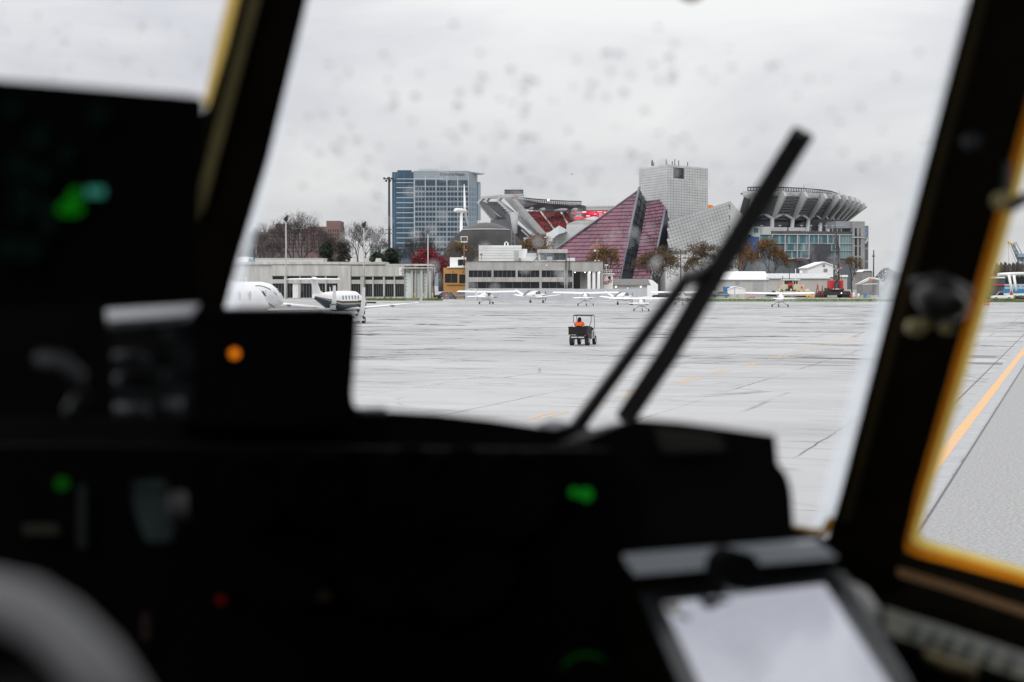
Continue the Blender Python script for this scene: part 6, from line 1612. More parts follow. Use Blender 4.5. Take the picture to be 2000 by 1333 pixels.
mb = MB(); mb.loft([[p, p + Vector((-3, 5, 0)), p + Vector((-3, 5, .8)), p + UP * .8] for p in gb], smooth=False); mb.loft([[p - UP * .35, p + Vector((-.3, .5, -.35)), p + Vector((-.3, .5, .1)), p + UP * .1] for p in gt], smooth=False); ga = mb.build("light_gallery", M_STS, ST)
mb = MB(); lt = MB(); rs_ = random.Random(4)
for a, b, c, d in zip(gb, gb[1:], gt, gt[1:]):
    for s in range(7):
        p0_, p1_ = a.lerp(b, s / 7), c.lerp(d, s / 7); seg(mb, p0_, p1_, .24, 4)
        if a.x > 118 or rs_.random() < .25:
            for zf in (.35, .7):
                q = p0_.lerp(p1_, zf); lt.disc(q + Vector((.5, -.2, 0)), (0, 1, 0), .42, .4, 6)
    seg(mb, a.lerp(c, .5), b.lerp(d, .5), .22, 4); seg(mb, a.lerp(c, .98), b.lerp(d, .98), .3, 4); seg(mb, a.lerp(c, .2), b.lerp(d, .2), .3, 4)
mb.build("gallery_post", M_GALD, ga, kind="stuff"); lt.build("gallery_floodlight", M_STL, ga, kind="stuff")
for i in (3, 7):
    mb = MB(); seg(mb, gt[i], gt[i] + UP * M(8, 900), .12, 4); mb.build("aerial", M_FRAME, ga)
# columns and shallow arches under the ribs, wall behind them
colf = [P(x, 457, 858 + i * 3) for i, x in enumerate((1468, 1508, 1545.5, 1576, 1601, 1616))]
for i, p in enumerate(colf):
    f = feet[i]; mb = MB(); mb.tube([Vector((p.x, p.y, p.z - 3)), f + UP * .5], [.95, 1.1], 8, smooth=False); mb.build("column", M_STL, ST)
for f0, f1 in zip(feet[:8], feet[1:8]):
    mid = f0.lerp(f1, .5) + UP * 2.6; mb = MB(); o_ = Vector((.5, -.8, 0))
    mb.loft([[p + o_, p + o_ + Vector((-.5, .8, 0)), p + o_ + Vector((-.5, .8, 1.3)), p + o_ + UP * 1.3] for p in (f0 - UP * .2, mid, f1 - UP * .2)], smooth=False); mb.build("arch", M_STL, ST)
FM = Facade(1400, 885, 1640, 905)
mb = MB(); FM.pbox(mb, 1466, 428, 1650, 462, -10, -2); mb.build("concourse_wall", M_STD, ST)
for i, (a, b) in enumerate(((1471, 1506), (1511, 1544), (1549, 1574))):
    mb = MB(); FM.pbox(mb, a, 433, b, 444, -2, -1.7); mb.build("concourse_window", mat("slate_concourse_glass", (.055, .075, .095), .15, .2, .2, spec=.8), ST)
# terrace parapet and glass front
FF = Facade(1440, 850, 1670, 862)
mb = MB(); FF.pbox(mb, 1484, 443, 1508, 458, -14, -1.5); FF.pbox(mb, 1511, 443.5, 1545, 451, -14, -6); FF.pbox(mb, 1549, 444, 1582, 451, -14, -6); mb.build("terrace_wall", M_STL, ST)
mb = MB(); FF.pbox(mb, 1440, 457.6, 1666, 459.2, -18, .5); mb.build("terrace_slab", M_STL, ST)
mb = MB(); FF.pbox(mb, 1508, 452.5, 1666, 457.6, -.6, -.3); mb.build("terrace_railing", mat("dark_banner_railing", (.06, .06, .07), .7, .4, .3), ST)
bayx = [1483, 1508, 1533, 1557, 1580, 1598, 1616, 1631]
rows_y = [459.5, 475.8, 490, 504.5]
def pane_piece(x0, y0, x1, y1, m):
    mb = MB(); FF.pbox(mb, x0, y0, x1, y1, -.6, -.45); mb.build("glass_pane", m, ST)
for i, (a, b) in enumerate(zip(bayx, bayx[1:])):
    for j, (c, d) in enumerate(zip(rows_y, rows_y[1:])):
        if i in (0, 1) and j > 0: continue
        if i in (4, 5) and j > 0: continue
        nx = 4
        for q in range(nx):
            w_ = (b - a - 1.6) / nx; pane_piece(a + .8 + q * w_, c + .7, a + .8 + (q + .9) * w_, d - .5, M_SGL if (i + q + j) % 3 else M_SGL2)
for i in range(5):
    for j, (c, d) in enumerate(zip(rows_y, rows_y[1:])):
        a = 1640 + i * 5.2; pane_piece(a, c + .7, a + 4.6, d - .5, M_SGL2)
mb = MB()
for x in bayx + [1639]: FF.pbox(mb, x - .75, 459.2, x + .75, 506, -.5, .5)
for y in rows_y[1:]: FF.pbox(mb, 1533, y - .5, 1580, y + .5, -.5, .35); FF.pbox(mb, 1616, y - .4, 1666, y + .4, -.5, .3)
FF.pbox(mb, 1483, 475.3, 1666, 476.3, -.5, .4); FF.pbox(mb, 1533, 504.6, 1580, 506.4, -.5, .8); mb.build("glazing_frame", M_STL, ST)
mb = MB(); FF.pbox(mb, 1440, 459.3, 1667, 575, -20, -.7, z0=0); mb.build("front_wall", mat("dark_stadium_wall", (.10, .12, .13), .7, .2, .06), ST)
mb = MB(); FF.pbox(mb, 1580.5, 477.5, 1616.5, 575, -.7, 4, z0=0); FF.pbox(mb, 1594, 497, 1602, 575, 4, 4.4, z0=0); mb.build("recess_shade_block", mat("charcoal_shade_cladding", (.05, .052, .06), .6, .2, .1), ST)  # dark solid block stands in for the shade of a recess
mb = MB(); FF.pbox(mb, 1467, 443, 1483, 462, -4, .8); FF.pbox(mb, 1471, 462, 1483, 475, -4, .8); mb.build("stair_tower", M_STL, ST)
mb = MB(); FF.pbox(mb, 1471.5, 445.5, 1480, 455, .8, 1.0); mb.build("stair_window", M_SGL, ST)
mb = MB(); FF.poly(mb, [(1455, 472), (1460, 463), (1481, 463), (1481, 500), (1455, 500)], -.7, 1.4); mb.build("blue_canopy", mat("deep_blue_panel", (.025, .075, .20), .4, .15, .2), ST)
mb = MB(); FF.pbox(mb, 1634, 432.5, 1680, 446, -14, -1); mb.build("upper_screen_wall", mat("mid_grey_cladding", (.24, .26, .28), .6, .1, .08), ST)
mb = MB(); FF.pbox(mb, 1664, 433, 1688, 575, -16, .4, z0=0); FF.pbox(mb, 1688.3, 441, 1699, 575, -14, -2, z0=0); tw = mb.build("ramp_tower", M_STC, ST)
for x0, x1 in ((1669, 1673), (1677.5, 1680)):
    for y0, y1 in ((446, 462), (464, 480), (482, 500), (503, 525)):
        mb = MB(); FF.pbox(mb, x0, y0, x1, y1, .4, .5); mb.build("window", M_DARKGL, tw)
for y0, y1 in ((442, 460), (472, 483), (487, 508), (513, 524)):
    mb = MB(); FF.pbox(mb, 1693.5, y0, 1698, y1, -2, -1.8); mb.build("window", mat("grey_blue_shade", (.10, .12, .15), .5), tw)
mb = MB(); FF.pbox(mb, 1688.5, 447.5, 1694.5, 463, -1.9, -1.5); mb.build("wall_mural", mat("blue_white_mural", (.10, .20, .34), .5, .9, .5), tw)
mb = MB(); FF.pbox(mb, 1662, 463.5, 1690, 465.2, .4, .9); FF.poly(mb, [(1688, 474), (1695, 466), (1697, 467), (1690, 477)], -1.5, .6); mb.build("tower_ledge", M_STL, ST)
mb = MB()
for i, x in enumerate((1489, 1524.5, 1567, 1585, 1602, 1615, 1628, 1637, 1645)):
    mb = MB(); FF.pbox(mb, x - .3, 441, x + .3, 458, -1.2, -1.0); FF.pbox(mb, x - 2.6, 440, x + 2.6, 441.2, -1.4, -.8); mb.build("terrace_lamp", M_STL, ST)
# people on the terrace: a mass of tiny figures nobody could count
rp = random.Random(8); mb = MB()
for q in range(90):
    x = rp.choice((rp.uniform(1512, 1545), rp.uniform(1555, 1630), rp.uniform(1590, 1625))); u_, z_ = FF.uz(x, 457.6); c_ = FF.p(u_, z_, -1 - rp.random() * 4)
    h_ = rp.uniform(1.5, 1.85); mb.tube([c_, c_ + UP * h_ * .5, c_ + UP * h_ * .82, c_ + UP * h_ * .86, c_ + UP * h_], [.14, .24, .2, .09, .11], 6)
o = mb.build("crowd", mat("mixed_dark_clothing", (.14, .11, .11), .8, .8, .9), None); o["kind"] = "stuff"; o["label"] = "tiny spectators along the stadium terrace"
mb = MB(); FF.pbox(mb, 1548, 505, 1566, 510, 2, 6); FF.pbox(mb, 1556, 510, 1557, 560, 3, 4, z0=0); mb.build("entrance_canopy", mat("dark_red_canopy", (.14, .04, .045), .6, .3, .3), ST)

# ---- left stand: leaning end frames, soffits, stepped end wall
D0 = 930.0
def lw(x, y, D=D0): return P(x, y, D)
for xs_, (x0, y0), (x1, y1), (x2, y2), D in (("a", (931, 396), (941, 384.5), (965, 429), 985), ("b", (945, 392), (952, 383.5), (994, 431), 962), ("c", (969, 391), (976, 382.5), (1052, 463), 938)):
    mb = MB(); k_ = (x2 - x0) / max(1, (y2 - y0)); wd = 5 if xs_ != "c" else 7
    mb.prism([lw(x0, y0, D), lw(x1, y1, D), lw(x1 + 26, y1 - 2.5, D), lw(x1 + 26, y1 + 3, D), lw(x1 + 2.2, y1 + 4, D), lw(x0 + 5, y0 + 1, D), lw(x2 + wd, y2 - 4, D), lw(x2 + wd - 2, y2 + 4, D), lw(x2 - 6, y2, D)], Vector((1.2, 4, 0))); mb.build("rib", M_STL, ST)
mb = MB(); mb.prism([lw(948, 397, 950), lw(970, 397, 944), lw(1000, 432, 944), lw(992, 436, 950)], Vector((1, 6, .6)))
for q in range(8):
    a, b = q / 8, (q + .6) / 8
    mb.prism([lw(950, 394, 949).lerp(lw(994, 432, 949), a), lw(971, 394, 943).lerp(lw(1012, 432, 943), a), lw(971, 394, 943).lerp(lw(1012, 432, 943), b), lw(950, 394, 949).lerp(lw(994, 432, 949), b)], Vector((.3, -.8, -.3)))
mb.build("soffit_slat", M_STS, ST, kind="stuff")
mb = MB(); mb.prism([lw(932, 398, 990), lw(946, 394, 970), lw(970, 420, 966), lw(988, 431, 966), lw(965, 431, 985)], Vector((1, 8, .5))); mb.build("stand_deck", M_STC, ST)
mb = MB(); mb.prism([lw(984, 388, 934), lw(1000, 387, 934), lw(1014, 402, 936), lw(1062, 457, 936), lw(1056, 463, 934)], Vector((2, 8, 0))); mb.build("end_wall", M_STC, ST)
mb = MB()
for off_ in (0, 3.2):
    seg(mb, lw(988 + off_, 391, 932), lw(1053 + off_, 461.5, 932), .22, 5)
for q in range(22):
    s = q / 21; seg(mb, lw(988 + 65 * s, 391 + 70.5 * s, 932), lw(991.4 + 65 * s, 389.5 + 70.5 * s, 932), .14, 4)
mb.build("stair_railing", M_FRAME, ST)
mb = MB(); mb.tube([lw(1003.5, 415, 928), lw(1006, 457, 928)], [2.4, 1.2], 8); mb.build("column", M_STL, ST)
mb = MB(); mb.prism([lw(958, 430, 955), lw(1000, 428, 945), lw(1002, 450, 945), lw(1002, 560, 945), lw(958, 560, 955)], Vector((2, 30, 0))); mb.build("stand_base", mat("blue_grey_concrete", (.12, .13, .145), .8, .1, .06), ST)
mb = MB(); mb.prism([lw(1000, 432, 950), lw(1040, 462, 950), lw(1062, 466, 950), lw(1062, 560, 950), lw(1000, 560, 950)], Vector((2, 20, 0))); mb.build("stand_base", M_STD, ST)
for q in range(3):
    mb = MB(); seg(mb, lw(1018 + q * 8, 449, 935), lw(1036 + q * 8, 466, 935), .45, 5); mb.build("stair_beam", M_STL, ST)
mb = MB(); FL2 = Facade(980, 950, 1040, 950); FL2.pbox(mb, 985.5, 372, 1021.5, 378.5, -8, 0); rbx = mb.build("camera_booth", MATS["slate_concourse_glass"], ST)
mb = MB()
for y in (370.6, 375, 379.2): FL2.pbox(mb, 985, y, 1022.5, y + .9, -8.4, .4)
for q in range(10): FL2.pbox(mb, 985.4 + q * 4, 371, 986 + q * 4, 379.5, 0, .35)
mb.build("booth_frame", M_FRAME, rbx)
mb = MB(); FL2.pbox(mb, 984, 379.8, 1023, 382.5, -9, 1); FL2.pbox(mb, 1002, 366, 1003, 371, -3, -2.6); FL2.pbox(mb, 1016, 361, 1016.5, 371, -3, -2.6); mb.build("booth_deck", M_STL, ST)
mb = MB(); FL2.pbox(mb, 1004, 376, 1006.8, 380.5, .4, .9); mb.build("red_banner", M_RED, ST)
# far stand seen through the open end: canopy gallery, shade band, red seats row by row
cf = [(1000, 388, 955), (1020, 393, 975), (1050, 398, 1000), (1085, 401.5, 1022), (1115, 403, 1040), (1136, 403.5, 1052)]
ct = [(1000, 384), (1020, 386.5), (1050, 389.5), (1085, 392), (1115, 393.3), (1136, 393.8)]
pb = [P(x, y, D) for x, y, D in cf]; pt = [P(x, y, c[2]) for (x, y), c in zip(ct, cf)]
mb = MB(); mb.loft([[p, p + Vector((0, 6, 0)), p + Vector((0, 6, .8)), p + UP * .8] for p in pb], smooth=False); mb.loft([[p - UP * .3, p + Vector((0, .6, -.3)), p + Vector((0, .6, .2)), p + UP * .2] for p in pt], smooth=False); g2 = mb.build("light_gallery", M_STS, ST)
mb = MB(); lt = MB()
for a, b, c, d in zip(pb, pb[1:], pt, pt[1:]):
    for s in range(8):
        p0_, p1_ = a.lerp(b, s / 8), c.lerp(d, s / 8); seg(mb, p0_, p1_, .26, 4); lt.disc(p0_.lerp(p1_, .6) + Vector((.7, -.3, 0)), (0, 1, 0), .5, .4, 6)
    seg(mb, a.lerp(c, .55), b.lerp(d, .55), .3, 4); seg(mb, a.lerp(c, .98), b.lerp(d, .98), .35, 4); seg(mb, a.lerp(c, .2), b.lerp(d, .2), .3, 4)
mb.build("gallery_post", M_GALD, g2, kind="stuff"); lt.build("gallery_floodlight", M_STL, g2, kind="stuff")
mb = MB(); c_ = P(1071, 391.5, 1008); mb.disc(c_ + Vector((0, -2, 0)), (0, 1, 0), .55, .4, 10); mb.build("lit_floodlight", glow("lit_floodlight_glow", (1, .97, .9), 2.5), g2)
mb = MB(); mb.prism([P(1000, 388.5, 1000), P(1060, 397, 1020), P(1140, 401.5, 1060), P(1140, 413, 1060), P(1060, 413, 1020), P(1014, 407, 1000)], Vector((2, 10, 0))); mb.build("shade_band", MATS["charcoal_shade_cladding"], ST)  # solid dark band painted in for the shade under the canopy
for x0, y0, w_ in ((1016, 405.3, 7), (1033, 406.3, 9), (1052, 407.8, 13), (1082, 408.8, 26), (1116, 408, 12)):
    mb = MB(); mb.prism([P(x0, y0 + 1.6, 998), P(x0 + w_ * .55, y0 - 1.6, 998), P(x0 + w_, y0 - 1.2, 998), P(x0 + w_, y0 + 1.8, 998)], Vector((0, 2, 0)))
    for q in range(int(w_ / 2.4)): mb.prism([P(x0 + q * 2.4, y0 + 2.4, 998), P(x0 + q * 2.4 + 1.4, y0 + 2.4, 998), P(x0 + q * 2.4 + 1.0, y0 + 5.2, 998)], Vector((0, .6, 0)))
    mb.build("roof_bracket", M_STL, ST)
M_SEAT = mat("red_stadium_seat", (.23, .025, .028), .6, .4, .12); M_SEATD = mat("dark_seat_step", (.15, .022, .022), .8)
nrow = 20
sa, sb, sc_, sd_ = P(1022, 413, 1062), P(1112, 413, 1075), P(1125, 447, 1000), P(1060, 456, 985)
for j in range(nrow):
    t0, t1 = j / nrow, (j + 1) / nrow; L0, R0, L1, R1 = sa.lerp(sd_, t0), sb.lerp(sc_, t0), sa.lerp(sd_, t1), sb.lerp(sc_, t1)
    mb = MB(); lip = UP * .45
    mb.add([L0, R0, R1 + lip * 0 + UP * .6, L1 + UP * .6, L1, R1], [(0, 1, 2, 3), (3, 2, 5, 4)]); mb.build("seat_row", M_SEAT if j > 3 else M_SEATD, ST, recalc=False)
rp = random.Random(21); mb = MB()
for q in range(330):
    s, v = rp.random(), rp.random() ** .7
    c_ = sa.lerp(sb, s).lerp(sd_.lerp(sc_, s), v) + UP * .6
    if rp.random() < .55 + .3 * math.sin(s * 9 + v * 6): mb.tube([c_, c_ + UP * .5, c_ + UP * .75, c_ + UP * 1.0], [.3, .34, .16, .13], 5)
o = mb.build("seated_crowd", mat("dark_winter_clothing", (.05, .04, .045), .8, .7, .7), None); o["kind"] = "stuff"; o["label"] = "scattered spectators in dark coats on the red seats"
mb = MB()
for s in (.33, .78):
    a, b = sa.lerp(sb, s), sd_.lerp(sc_, s); mb.prism([a + UP * .4, a + Vector((1.2, 0, .4)), b + Vector((1.2, 0, .9)), b + UP * .9], Vector((0, -.2, .2)))
mb.build("aisle", mat("pale_aisle_step", (.36, .33, .31), .8), ST)
mb = MB(); mb.prism([P(1106, 409, 1030), P(1113, 409, 1030), P(1124, 434, 1030), P(1117, 434, 1030)], Vector((0, 2, 0))); mb.build("stand_edge", MATS["charcoal_shade_cladding"], ST)
# end stand behind the scoreboard
mb = MB(); mb.prism([P(1118, 411, 1120), P(1127, 405.5, 1120), P(1199, 402.5, 1120), P(1206, 411, 1120)], Vector((0, 12, 0))); mb.build("end_stand_roof", M_STL, ST)
mb = MB()
for q in range(22): seg(mb, P(1128 + q * 3.3, 405.5, 1119), P(1128 + q * 3.3, 400.5 + (q % 3) * .8, 1119), .22, 4)
mb.build("flag_pole", mat("pale_pink_flags", (.55, .42, .42), .7), ST)
# ---- scoreboard
FC = Facade(1100, 1060, 1210, 1060)
SBT = thing("scoreboard", "lit red and white scoreboard screen inside the stadium", "scoreboard", FC.p(10, 0))
mb = MB(); FC.poly(mb, [(1104, 411), (1210, 411), (1210, 440), (1116, 440)], -3, 0); mb.build("housing", M_BLACK, SBT)
for x in (1125, 1180):
    mb = MB(); FC.pbox(mb, x, 440, x + 2, 560, -2.5, -1, z0=0); mb.build("support", M_FRAME, SBT)
M_SR = glow("lit_red_screen", (.80, .01, .04), .95); M_SW = glow("lit_white_screen", (.95, .9, .97), .9); M_SP = glow("lit_pink_screen", (.75, .12, .25), .8); M_SK = mat("dark_screen_panel", (.02, .022, .035), .4)
mb = MB(); FC.poly(mb, [(1106, 412.5), (1196, 412.2), (1200, 436), (1116.5, 436)], 0, .1); mb.build("screen", M_SR, SBT)
mb = MB(); FC.pbox(mb, 1118, 418, 1144, 432.5, .1, .16); FC.pbox(mb, 1126, 412.8, 1135.5, 415, .1, .16); mb.build("dark_panel", M_SK, SBT)
mb = MB()
for a in ((1106.5, 413.6, 1115, 414.8), (1110, 417.4, 1116.5, 419.2), (1112.5, 421.5, 1114.8, 431), (1127, 414.4, 1134, 415.4), (1136.5, 413, 1145, 416), (1145, 421, 1152, 423.2), (1159.5, 418, 1165, 419.3), (1166.5, 413.5, 1177, 414.8), (1157.5, 424, 1165, 425.6), (1170, 417.5, 1176, 418.9), (1179.5, 413.8, 1183, 416), (1171, 420.5, 1172.4, 424)): FC.pbox(mb, *a, .165, .2)
mb.build("white_panel", M_SW, SBT)
mb = MB()
for a in ((1115.6, 414.8, 1117.5, 434), (1158, 412.8, 1163, 416.5), (1166, 417, 1168.5, 426), (1150, 417, 1158, 418.5)): FC.pbox(mb, *a, .165, .19)
mb.build("pink_panel", M_SP, SBT)
mb = MB(); u_, z_ = FC.uz(1130.5, 426); FC.poly(mb, [(1120, 424), (1122, 423), (1137, 422.6), (1141, 423.6), (1141.8, 425.5), (1139, 428), (1135, 429.6), (1121, 430), (1120, 428)], .165, .2); mb.build("red_panel", M_SR, SBT)
put_text("screen_lettering", "SAMS", FC, 1124, 1135.5, 419.3, 423.6, .2, M_SW, SBT, .05)
# ================================================================ TREES
M_BARK = mat("grey_brown_bark", (.05, .042, .038), .9, .25, 2); M_TWIG = mat("purple_brown_twigs", (.05, .038, .036), .9, .25, 1.5)
M_LBROWN = mat("rusty_autumn_leaves", (.135, .072, .026), .8, .45, .5); M_LRED = mat("crimson_autumn_leaves", (.17, .014, .022), .8, .45, .5)
M_LGREEN = mat("dark_evergreen_needles", (.028, .050, .022), .9, .4, .5); M_LOLIVE = mat("thin_olive_brown_leaves", (.10, .064, .028), .8, .45, .5)
def tree(name, label, px, ytop, D, wpx, kind, seed, group, depth=7, xoff=0.0, zcut=.12):
    rnd = random.Random(seed); base = P(px, HORIZON, D); base.z = 0
    H = P(px, ytop, D).z; Wd = M(wpx, D)
    segs, tips = [], []
    def grow(p, d, ln, r, lv):
        q = p + d * ln; segs.append((p, q, r, r * .72, lv))
        if lv == 0:
            tips.append((q, d)); return
        nb = 3 if rnd.random() < (.55 if lv > depth - 3 else .35) else 2
        ax0 = rnd.uniform(0, 6.28)
        for i in range(nb):
            a = ax0 + i * 6.28 / nb + rnd.uniform(-.5, .5); sp = rnd.uniform(.32, .72)
            u = d.cross(Vector((0, 0, 1)) if abs(d.z) < .9 else Vector((1, 0, 0))).normalized(); w = d.cross(u)
            nd = (d * math.cos(sp) + (u * math.cos(a) + w * math.sin(a)) * math.sin(sp) + Vector((0, 0, .10))).normalized()
            grow(q, nd, ln * rnd.uniform(.68, .88), r * .66, lv - 1)
    grow(Vector((0, 0, 0)), Vector((rnd.uniform(-.06, .06), rnd.uniform(-.06, .06), 1)).normalized(), 1.0, .115, depth)
    zm = max(t[0].z for t in tips); xm = sorted(abs(t[0].x) for t in tips)[int(len(tips) * .97)]
    sx, sz = Wd / 2 / max(.1, xm), H / zm
    fit = lambda v: base + Vector((v.x * sx, v.y * sx, v.z * sz))
    sr = (sx + sz) / 2
    t = thing(name, label, "tree", base, 0, group)
    tr = MB(); br = MB()
    for p, q, r0, r1, lv in segs:
        (tr if lv >= depth - 1 else br).tube([fit(p), fit(q)], [max(.035, r0 * sr * .8), max(.028, r1 * sr * .8)], 6 if lv >= depth - 1 else (4 if lv > 2 else 3), cap=False)
    tr.build("trunk", M_BARK, t, recalc=False)
    if kind == "bare":
        for q, d in tips:
            for _ in range(3):
                e = fit(q) + Vector((rnd.uniform(-1, 1), rnd.uniform(-1, 1), rnd.uniform(-.2, 1.1))) * (.055 * H)
                br.add([fit(q), fit(q) + Vector((.05, 0, 0)), e], [(0, 1, 2)])
        br.build("crown", M_TWIG, t, recalc=False)
    else:
        br.build("limbs", M_TWIG, t, recalc=False)
        lf = MB(); nl, sz_ = {"brown": (9, .15), "red": (12, .16), "thin": (7, .13)}[kind]
        sz_ = sz_ * H ** .5 * .42
        dens = [rnd.random() for _ in range(40)]
        for i, (q, d) in enumerate(tips):
            if dens[(i // 9) % 40] < .22: continue
            for _ in range(nl):
                c = fit(q) + Vector((rnd.gauss(0, 1), rnd.gauss(0, 1), rnd.gauss(0, .8))) * (.035 * H)
                a, b = Vector((rnd.gauss(0, 1), rnd.gauss(0, 1), rnd.gauss(0, 1))).normalized(), Vector((rnd.gauss(0, 1), rnd.gauss(0, 1), rnd.gauss(0, 1))).normalized()
                s_ = sz_ * rnd.uniform(.6, 1.3); lf.add([c - a * s_, c + b * s_ * .7, c + a * s_, c - b * s_ * .7], [(0, 1, 2, 3)])
        lf.build("crown", {"brown": M_LBROWN, "red": M_LRED, "thin": M_LOLIVE}[kind], t, recalc=False)
    return t
def evergreen(label, px, ytop, D, wpx, seed):
    rnd = random.Random(seed); base = P(px, HORIZON, D); base.z = 0; H = P(px, ytop, D).z; Wd = M(wpx, D) / 2
    t = thing("evergreen_tree", label, "tree", base, 0, "evergreens behind the terminal")
    mb = MB(); mb.tube([base, base + UP * H * .9], [.22, .05], 6); mb.build("trunk", M_BARK, t)
    lf = MB()
    for _ in range(9000):
        z = rnd.uniform(.06, 1) ; rad = Wd * 1.7 * (1 - z) ** .36 * rnd.uniform(.35, 1.08) * (.8 + .25 * math.sin(z * 22 + rnd.random()))
        a = rnd.uniform(0, 6.28); c = base + Vector((math.cos(a) * rad, math.sin(a) * rad, z * H - rad * .25))
        d = Vector((math.cos(a), math.sin(a), rnd.uniform(-.6, .2))).normalized(); s_ = rnd.uniform(.3, .75); sd = d.cross(UP).normalized()
        lf.add([c - sd * s_ * .35, c + sd * s_ * .35, c + d * s_ * 1.3], [(0, 1, 2)])
    lf.build("crown", M_LGREEN, t, recalc=False)
GB = "bare trees behind the terminal"
tree("bare_tree", "tall bare tree directly behind the leftmost apron light pole", 586, 414, 520, 118, "bare", 3, GB, 8)
tree("bare_tree", "wide bare tree at the far left beside the window post", 520, 438, 540, 90, "bare", 5, GB, 8)
tree("bare_tree", "bare tree in front of the red brick block", 632, 446, 500, 70, "bare", 9, GB, 7)
tree("bare_tree", "spreading bare tree with last dark leaves beside the floodlight mast", 708, 434, 480, 104, "bare", 13, GB, 8)
tree("bare_tree", "low bare tree below the floodlight mast", 786, 478, 470, 56, "bare", 17, GB, 7)
tree("bare_tree", "bare tree before the lower windows of the blue office tower", 826, 452, 480, 76, "bare", 19, GB, 8)
tree("bare_tree", "small bare tree low behind the terminal roof at the left", 492, 470, 500, 60, "bare", 23, GB, 7)
evergreen("dark evergreen rising over the terminal roof beside the red brick block", 638, 473, 470, 46, 1)
evergreen("dark evergreen left of the spreading bare tree", 672, 466, 480, 40, 4)
evergreen("dark evergreen right of the third roof vent", 764, 484, 460, 56, 2)
evergreen("dark evergreen between the roof vents and the floodlight mast", 738, 492, 455, 50, 6)
GR = "autumn trees behind the airport buildings"
tree("maple_tree", "crimson leaved tree beside the orange building", 848, 488, 425, 72, "red", 31, GR, 7)
tree("autumn_tree", "rusty brown tree in front of the grey dome", 898, 473, 560, 58, "thin", 37, GR, 7)
tree("autumn_tree", "rusty brown tree above the stepped white plant room", 1048, 458, 560, 62, "brown", 41, GR, 7)
tree("autumn_tree", "brown tree behind the orange signal mast at the foot of the purple pyramid", 1186, 478, 560, 66, "brown", 43, GR, 7)
tree("autumn_tree", "thinning brown tree right of the purple pyramid", 1282, 483, 540, 80, "thin", 47, GR, 8)
tree("autumn_tree", "brown tree below the tilted white cube", 1376, 472, 560, 86, "thin", 53, GR, 8)
tree("autumn_tree", "rusty tree just right of the wiper blade", 1452, 470, 570, 74, "brown", 59, GR, 7)
tree("autumn_tree", "rusty tree before the stadium glass front", 1508, 468, 575, 76, "brown", 61, GR, 7)
tree("autumn_tree", "dark thin tree between the gabled house and the stadium ramp tower", 1664, 503, 600, 44, "thin", 67, GR, 7)
# far tree line
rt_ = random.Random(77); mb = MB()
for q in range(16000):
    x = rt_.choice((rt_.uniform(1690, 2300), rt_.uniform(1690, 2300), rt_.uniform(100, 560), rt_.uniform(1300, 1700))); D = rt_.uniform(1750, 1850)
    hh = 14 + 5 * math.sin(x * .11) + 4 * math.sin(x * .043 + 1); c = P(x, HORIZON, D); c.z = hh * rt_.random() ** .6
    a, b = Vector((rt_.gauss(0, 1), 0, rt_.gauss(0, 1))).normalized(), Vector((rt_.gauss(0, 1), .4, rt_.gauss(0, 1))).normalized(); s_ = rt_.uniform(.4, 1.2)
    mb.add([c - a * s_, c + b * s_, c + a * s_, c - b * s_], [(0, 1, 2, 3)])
o = mb.build("far_woods", mat("haze_grey_woods", (.10, .095, .095), .9, .3, .05), None, recalc=False); o["kind"] = "stuff"; o["label"] = "hazy grey tree line on the horizon"  # haze is put into the grey base colour

# ================================================================ LIGHT POLES
def apron_light(label, px, ytop, D):
    t, b, h = floodlight("apron_light_pole", label, px, ytop + 5, D, 0, M_CONCP, .17)
    for dx, dz in ((-.12, .35), (.28, .75), (.1, 0)):
        mb = MB(); c = b + UP * (h + dz) + Vector((dx, 0, 0)); mb.tube([c + Vector((-.22, -.1, -.32)), c + Vector((.2, .1, .3))], [.36, .22], 8); mb.build("floodlight", M_BLACK, t)
M_CONCP = mat("pale_grey_pole_paint", (.45, .45, .44), .6, .08, 1)
apron_light("tallest pale apron light pole in front of the bare trees", 559, 425, 396)
apron_light("pale apron light pole behind the striped winglet", 711, 437, 396)
apron_light("pale apron light pole at the right end of the terminal", 836, 449, 394)
def plain_pole(name, label, px, ytop, D, r, arms=()):
    b = P(px, HORIZON, D); b.z = 0; h = P(px, ytop, D).z; t = thing(name, label, "pole", b)
    mb = MB(); mb.tube([b, b + UP * h], [r, r * .7], 7); mb.build("pole", M_BARK, t)
    for z, w in arms:
        mb = MB(); c = P(px, z, D); mb.box(c.x - M(w, D), c.x + M(w, D), c.y - .1, c.y + .1, c.z - .1, c.z + .1); mb.build("cross_arm", M_BARK, t)
plain_pole("utility_pole", "wooden utility pole right of the stadium ramp tower", 1706, 489, 520, .24, ((499, 2.5), (501.5, 3)))
plain_pole("utility_pole", "thin utility pole before the museum podium", 1329.5, 488, 470, .17, ((489, 4),))

# ================================================================ CRANE, TUG, YARD
CR = thing("crawler_crane", "black crawler crane with red counterweights and dark lattice boom", "crane", G(1634, 582.5))
FC2 = Facade(1590, 424, 1680, 424)
for a, b in ((1600, 1616), (1644, 1664)):
    mb = MB(); FC2.poly(mb, [(a, 577), (a + 2, 573), (b - 2, 573), (b, 577), (b, 581.5), (b - 2, 583), (a + 2, 583), (a, 581.5)], -6, 0); tk = mb.build("crawler_track", M_RUBBER, CR)
    mb = MB()
    for q in range(7):
        FC2.pbox(mb, a + 1 + q * (b - a - 2) / 7, 574, a + 1 + (q + .6) * (b - a - 2) / 7, 582, 0, .08)
    mb.build("track_plate", M_BLACK, tk)
mb = MB(); FC2.pbox(mb, 1605, 569, 1660, 577, -5.5, .3); FC2.pbox(mb, 1617, 563, 1648, 569, -5, .1); mb.build("machinery_deck", M_BLACK, CR)
